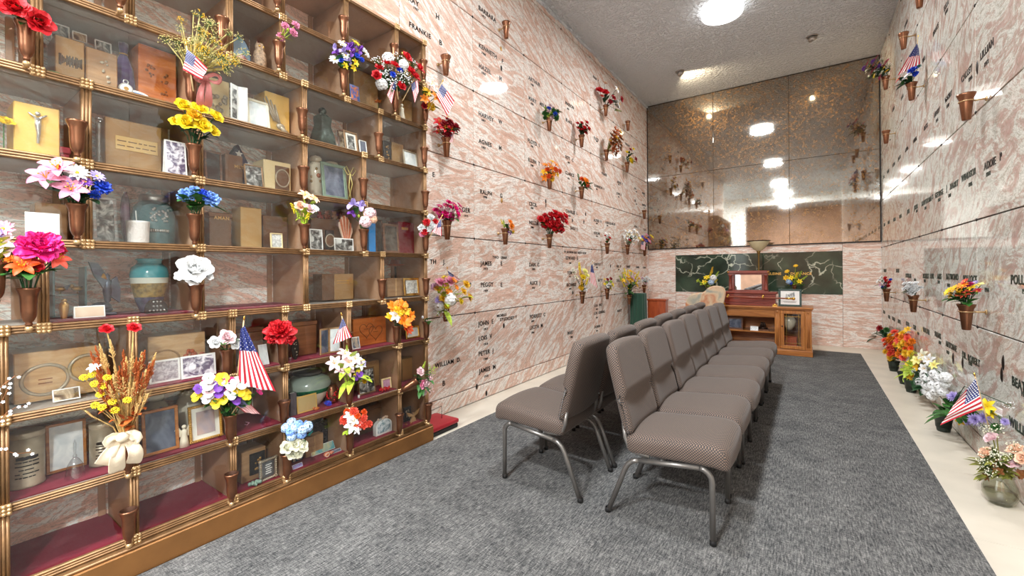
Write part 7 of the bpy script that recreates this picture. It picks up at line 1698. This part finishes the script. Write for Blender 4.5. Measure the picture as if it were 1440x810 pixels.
fb('fk', [(1238, 462, 'rose', 'crimson', 10), (1234, 467, 'rose', 'red', 9), (1242, 467, 'carn', 'dgreen', 10), (1247, 464, 'carn', 'green', 10), (1246, 472, 'carn', 'dgreen', 10), (1233, 472, 'carn', 'crimson', 7)], 'red roses and dark greenery in the right corner', leaves=16, leafpx=10, leafcol='dgreen')
fb('fl', auto(1263, 486, 22, 20, [('mum', 'gold', 9, 15), ('mum', 'coral', 10, 15), ('carn', 'orange', 7, 14), ('mum', 'deeporange', 5, 13)], 4)+[(1277, 464, 'lily', 'gold', 13), (1276, 472, 'carn', 'coral', 9)], 'orange and coral autumn mums on the stone border', leaves=14, leafpx=9, leafcol='dgreen')
fb('fm', [(1300, 500, 'lily', 'cream', 22), (1291, 507, 'lily', 'paleyellow', 20), (1309, 506, 'lily', 'white', 22), (1281, 513, 'daisy', 'yellow', 17), (1292, 515, 'lily', 'gold', 18), (1284, 530, 'lily', 'gold', 18), (1302, 519, 'lily', 'white', 20), (1278, 521, 'carn', 'lime', 12), (1315, 514, 'lily', 'paleyellow', 18), (1289, 523, 'daisy', 'white', 15)], 'yellow and white lilies on the stone border', leaves=16, leafpx=14, leafcol='lime')
fb('fn', auto(1315, 540, 20, 17, [('cluster', 'white', 14, 17)], 2)+[(1302, 528, 'cluster', 'white', 17), (1318, 520, 'carn', 'white', 14), (1325, 528, 'carn', 'lime', 9), (1332, 532, 'cluster', 'white', 12)], 'big mound of white hydrangeas on the stone border', leaves=18, leafpx=14, leafcol='dgreen')
fb('fo', [(1341, 558, 'mum', 'lilac', 22), (1372, 590, 'mum', 'lilac', 24), (1384, 588, 'mum', 'lilac', 22), (1362, 592, 'mum', 'lilac', 18), (1389, 572, 'lily', 'yellow', 30), (1395, 582, 'lily', 'yellow', 18), (1352, 592, 'lily', 'gold', 16), (1335, 576, 'carn', 'yellow', 12), (1366, 578, 'carn', 'green', 16), (1360, 582, 'carn', 'green', 14), (1414, 593, 'mum', 'lilac', 16), (1384, 600, 'breath', 'white', 18), (1400, 600, 'carn', 'green', 14), (1396, 566, 'breath', 'white', 14), (1330, 564, 'breath', 'white', 12), (1420, 570, 'breath', 'white', 18)], 'lilac mums with a yellow daffodil beside the floor flag', leaves=34, leafpx=20, leafcol='green')
X = VASES['fo'][1].x-.04
flag('flag leaning over the lilac flowers on the right floor border', X, [(1372, 532), (1382, 574), (1322, 598), (1346, 563)], [(1392, 606), (1371, 529)], .46, .56, .012, 1.8, -1)
P = facing_plane(1404, 578, VASES['fo'][1], .02); t = thing('note_card', 'white note card on a pick beside the yellow daffodil', 'card', P, -.46); m = MB(); Mr = Matrix.Rotation(.42, 4, 'Y'); m.box(-.033, .033, 0, .0015, -.02, .02, 0, 0, Mr); m.build('sheet', M_PAPER, t); m = MB(); [m.box(-.028, .02, -.0006, 0, z, z+.002, 0, 0, Mr) for z in (-.008, .0, .008)]; m.build('writing', sol('rose_ink', (190,120,126), .6), t)
m = MB(); m.tube([(0, .003, -.02), (.01, .003, -.12)], .0015, 0, 5); m.build('pick', leafmat('green'), t)
# glass vase with dried roses
g = atZ(1424, 712, 0); gv = thing('glass_vase', 'ribbed clear glass vase standing on the right stone border', 'vase', (min(g.x, XR-.09), g.y, 0), 0)
m = MB(); m.lathe([(0, 0), (.040, 0), (.052, .012), (.066, .05), (.066, .085), (.050, .125), (.048, .14), (.058, .160), (.055, .161), (.044, .141), (.046, .125), (.061, .085), (.061, .05), (.047, .016), (0, .010)], 40, 0, None, False, 12, .03); m.build('vase', pane_glass('vase_glass', (.86, .87, .82, 1), 1.8), gv)
m = MB(); m.lathe([(0, .012), (.044, .018), (.056, .05), (.057, .065), (0, .065)], 24); m.build('water', pane_glass('cloudy_water', (.85, .85, .76, 1), 1.33), gv)
VASES['gv'] = (gv, gv.location+Vector((0, 0, .16)))
gl = [(1396, 617, 'rose', 'palepink', 24), (1388, 638, 'rose', 'peach', 24), (1430, 634, 'rose', 'peach', 26), (1424, 652, 'rose', 'palepink', 28), (1440, 645, 'rose', 'peach', 24)]
R_ = random.Random(3)
for i in range(9): gl.append((R_.uniform(1385, 1436), R_.uniform(606, 662), 'breath', 'cream', R_.uniform(22, 34)))
for i in range(10): gl.append((R_.uniform(1374, 1440), R_.uniform(640, 672), 'leafy', 'olive' if i % 2 else 'brown', R_.uniform(13, 20)))
bouquet('gv', gv.location.x-.02, gl, 'dried pale pink roses with baby\'s breath in the glass vase', name='dried_roses', leaves=46, leafpx=24, leafcol='olive', leafw=.13)
# red box on the border at the foot of the left wall
p = atZ(622, 607, 0); rb = thing('red_kneeler', 'red-topped low box with a thin wire loop, just past the case', 'floor box', (-2.36, 2.36, 0), 0)
m = MB(); m.box(-.12, .12, -.14, .14, .0, .035, 0, .008); m.build('base', M_BLACK, rb); m = MB(); m.pad(.25, .29, .035, .012, 0, 6, None, Matrix.Translation((0, 0, .052))); m.build('cushion', sol('red_leatherette', (176,36,48), .45), rb)
m = MB(); m.tube([(.02, -.10, .068), (.02, -.10, .155), (.02, .06, .165), (.02, .06, .068)], .0022, 0, 6); m.build('wire_loop', M_BLACK, rb)

# ================================================================== NAMES ON THE MARBLE
LX = XL+.0008
def L(px, py, txt, size=.044):
    size *= 1.32 if size < .046 else 1.05
    inscription(txt, atX(px, py, LX), size, wall_left, M_LETTER, PI/2)
def Y_(px, py, txt, size=.030): inscription(txt, atX(px, py, LX), size, wall_left, M_LETTER, PI/2, 'date_inscription')
for a in [(574, 0, 'RAY', .052), (612.7, 25, 'H', .045), (575, 36.5, 'FRANKIE', .052), (617.5, 62, 'B', .045), (672.9, 13, 'BARBARA'), (673.3, 66, 'KENNETH'), (705.5, 88, 'F'), (673.3, 94.5, 'HAZEL'), (702, 112, 'M'),
          (673, 162, 'HARVEY'), (701, 173, 'W'), (673.3, 200.5, 'AGNES'), (701.5, 210, 'M'), (675, 272, 'RALPH'), (703, 277.5, 'G'), (608, 248, 'E', .05), (649.5, 297.5, 'GER'), (743.3, 111.5, 'ARTHUR'), (743.3, 139.5, 'MARY'), (759, 147.5, 'MELBA'),
          (742, 199.5, 'FLOYD  I'), (742.7, 226.5, 'ELLEN  T'), (744, 288.5, 'CECIL'), (767, 291.5, 'F'), (744, 315, 'NELDA'), (604.5, 371, 'TH', .05), (623.3, 371.3, 'J.', .05), (605.6, 407, 'NE', .045), (657, 403.5, '89', .04),
          (676, 373.2, 'JAMES'), (704, 373.3, 'E'), (692.7, 363.5, 'TWO   UNAP', .028), (676, 403.6, 'PEGGY'), (704, 403.2, 'E'), (744, 374.5, 'DAN  C'), (745, 400.5, 'ALICE  J'), (672.7, 458.5, 'JOHN  E'), (698.5, 446, 'MICHELLE', .026), (703.3, 451.8, 'STUDIOSEY T', .034),
          (673, 479.5, 'LOIS  V'), (673, 501, 'PETER  J'), (673.8, 525.5, 'JAMES  M'), (745, 448.3, 'FORREST  C'), (745, 463.8, 'LEOTA  M'), (611.6, 517.5, 'WILLIAM  D.', .05), (622, 543, 'B', .045),
          (795, 146, 'MARION'), (795.5, 170, 'BLAKE'), (795, 222.5, 'ROY   C'), (795, 244.5, 'CLARICE'), (795.6, 298.5, 'CHARLES  L'), (802, 322.5, 'SARA  J'), (793.5, 355.5, 'W. JACKSON EAST NORTH ROW', .03), (795.6, 364.7, 'EDWARD  G'), (796.7, 403, 'RICHARD'), (797.8, 386, 'TOM'), (798, 470.8, 'MARY'),
          (835.6, 431.7, 'LULA  MAY', .04), (835.6, 442.6, 'LON  KENDALL', .04), (836, 462, 'DONNA  R', .04), (836, 477, 'ETTA  M', .04), (835, 195, 'FLOYD', .04), (835.6, 262, 'GUNNISON  S', .04), (846, 245, 'PALMER', .04), (835, 311, 'ALFRED  D', .04), (851.5, 314, 'ROSE LEE MILLER', .036), (835, 329, 'ADELINE', .04),
          (867.8, 257, 'ANDRE  T', .04), (867, 273, 'JOHN  R', .04), (892, 266, 'RAY', .04), (903, 272.5, 'PHILIP', .04), (892, 283, 'LEE', .04), (903, 289, 'MARTIN', .04), (892, 319.5, 'NOLA  J', .04), (905, 324, 'CLAY', .04), (835.5, 373, 'HAROLD', .04), (841, 396, 'BETTY', .04), (867, 376, 'NEIL  R', .04), (881, 376.5, 'HARRY', .04), (894, 377, 'CONNIE', .034), (904.5, 377.5, 'SUSAN', .034), (867, 396, 'STELLA', .04), (868, 439, 'NANCY', .04), (897, 437, 'ADA', .04), (834, 109, 'IVAN  P', .04), (865, 148, 'MAXINE', .04), (879, 203, 'DWIGHT', .04)]: L(*a)
for a in [(581, 11.5, '1907', .026), (677, 22.5, '1927'), (677, 75, '1908'), (677, 103, '1905'), (676.7, 169.5, '1897'), (676.7, 208, '1903'), (679, 278, '1898'), (652.5, 304.5, '1919', .026), (746, 119, '1908'), (746, 146, '1886'), (746, 206.3, '1901'), (746, 233.3, '1903'), (746, 293.5, '1907'), (746, 320.7, '1908'), (680, 379.5, '1912'), (680, 410.7, '1929'), (748, 379.8, '1909'), (748, 406.3, '1922'), (680, 464.8, '1917'), (680, 486, '1918'), (680, 507, '1940'), (680.7, 531.4, '1918'), (747, 453.4, '1897'), (747, 469.4, '1904'), (797, 153.2, '1904'), (798, 229, '1887'), (798, 251.5, '1911'), (799, 304.5, '1910'), (800, 371, '1908'), (800, 390, '1911'), (800, 407.5, '1899'), (802, 475.5, '1908'),
          (838, 436, '1902'), (838, 448, '1909'), (838, 466.5, '1900'), (838, 481.5, '1906'), (838, 199, '1895'), (838, 266.5, '1901'), (838, 315, '1899'), (853, 318, '1904'), (838, 333, '1910'), (869, 260, '1903'), (869, 277.5, '1907'), (894, 270, '1900'), (905, 276, '1911'), (894, 287.5, '1909'), (905, 293, '1904'), (838, 377, '1903'), (869, 380, '1907')]: Y_(*a)
# small bronze emblems between the names
em = MB(); em.lathe([(0, 0.006), (.012, .005), (.018, .002), (.02, 0)], 5); EMB = em.mesh('emblem', M_GOLDREL)
em = MB(); em.lathe([(0, 0.006), (.010, .005), (.015, .002), (.017, 0)], 12); EMB2 = em.mesh('emblem', M_LETTER)
for px, py, me in [(704.5, 68.5, EMB), (705, 96, EMB2), (705.5, 282, EMB), (767.5, 283, EMB2), (708.5, 458, EMB2), (670.5, 543.8, EMB2), (805.5, 411.5, EMB2), (805, 310, EMB2), (821, 312, EMB2), (823.5, 301, EMB2), (684, 553, EMB2), (858.5, 374, EMB2)]:
    o = link('emblem', me, wall_left, atX(px, py, XL), (0, PI/2, 0)); o.scale = (1.6, .9, 1) if me is EMB2 else (1.4, 1, 1)
RX = XR-.0008
def Rn(px, py, txt, size=.05):
    size *= 1.25
    inscription(txt, atX(px, py, RX), size, wall_right, M_GREENLETTER if py > 240 else M_LETTER, -PI/2)
for a in [(1352, 117, 'CALLEY'), (1378.5, 85.5, 'LILLIAN'), (1384, 239.5, 'ADDIE'), (1405.8, 226, 'P'), (1352, 256, 'WINDSOR'), (1336, 267, 'HARRY'), (1331, 268.5, 'J'), (1315, 279, 'GEORGE'), (1311, 280.5, 'S'), (1296, 290, 'HAWTHORN'), (1285.5, 295.5, 'JOHN'), (1275.5, 301, 'JESSE'), (1264.5, 307.5, 'OPAL'), (1256, 312, 'CORA'), (1248.5, 315.5, 'DALE'), (1243, 318.5, 'IVA'),
          (1354.5, 395.5, 'POLLOCK'), (1330.6, 392.5, 'RAYMOND'), (1318, 392, 'ARIS'), (1308, 391.5, 'AVIS'), (1297.8, 391, 'ROBERT'), (1273.6, 390, 'DOUGLAS'), (1260, 383, 'ALBERT'), (1242.7, 382.5, 'MARTIN'), (1421.5, 399, 'POLLOCK', .055), (1330, 486.5, 'ANTOINE'), (1353, 502, 'DR. ROBERT'), (1314.5, 472.5, 'FRANK'), (1298, 466, 'WALTER'), (1284, 462, 'CARL'), (1274, 457, 'OTTO'), (1262.5, 453.5, 'MABEL'), (1254.5, 449.5, 'ERNEST'), (1249, 447, 'EDNA'), (1242, 440, 'ALMA'),
          (1423, 541, 'BEATRICE', .055), (1419.5, 597, 'WILLIAM', .055), (1327.5, 17, 'ELLA', .045), (1312, 52, 'BRUCE', .045), (1272, 41, 'ANNA', .045), (1329, 145, 'MABRY', .045), (1313.5, 166, 'HENRY', .045), (1299.5, 184, 'ROSS', .045), (1284.5, 202, 'EMMA', .045), (1273, 214.5, 'NORA', .045), (1263, 226, 'JAMES', .045), (1255, 235.5, 'CLARA', .045), (1247.5, 244.5, 'LEWIS', .045), (1242, 252, 'MAE', .045), (1297, 90, 'TED', .045), (1267, 142, 'LOLA', .045), (1255, 158, 'ARLO', .045)]: Rn(*a)
for px, py, txt in [(1362, 116, '1906'), (1384, 95, '1912'), (1386.5, 249, '1908'), (1362, 263, '1906'), (1333.5, 278, '1901'), (1319, 284, '1899'), (1300, 295, '1905'), (1288, 299, '1907'), (1332, 403, '1908'), (1318.5, 398.5, '1911'), (1299, 396.5, '1903'), (1285.5, 395, '1900'), (1384.5, 410, '1914'), (1331, 496.5, '1909'), (1362, 512, '1904'), (1320, 483, '1907'), (1437, 413, '1916'), (1436, 556, '1921'), (1329, 22, '1903'), (1331, 153, '1902'), (1316, 173, '1905'), (1290, 470, '1908')]:
    inscription(txt, atX(px, py, RX), .036, wall_right, M_GREENLETTER if py > 240 else M_LETTER, -PI/2, 'date_inscription')
for px, py in [(1374.5, 95), (1354, 510), (1340.5, 504), (1411, 510), (1409, 527)]:
    o = link('emblem', EMB2, wall_right, atX(px, py, XR), (0, -PI/2, 0)); o.scale = (2.6, 1, 1)
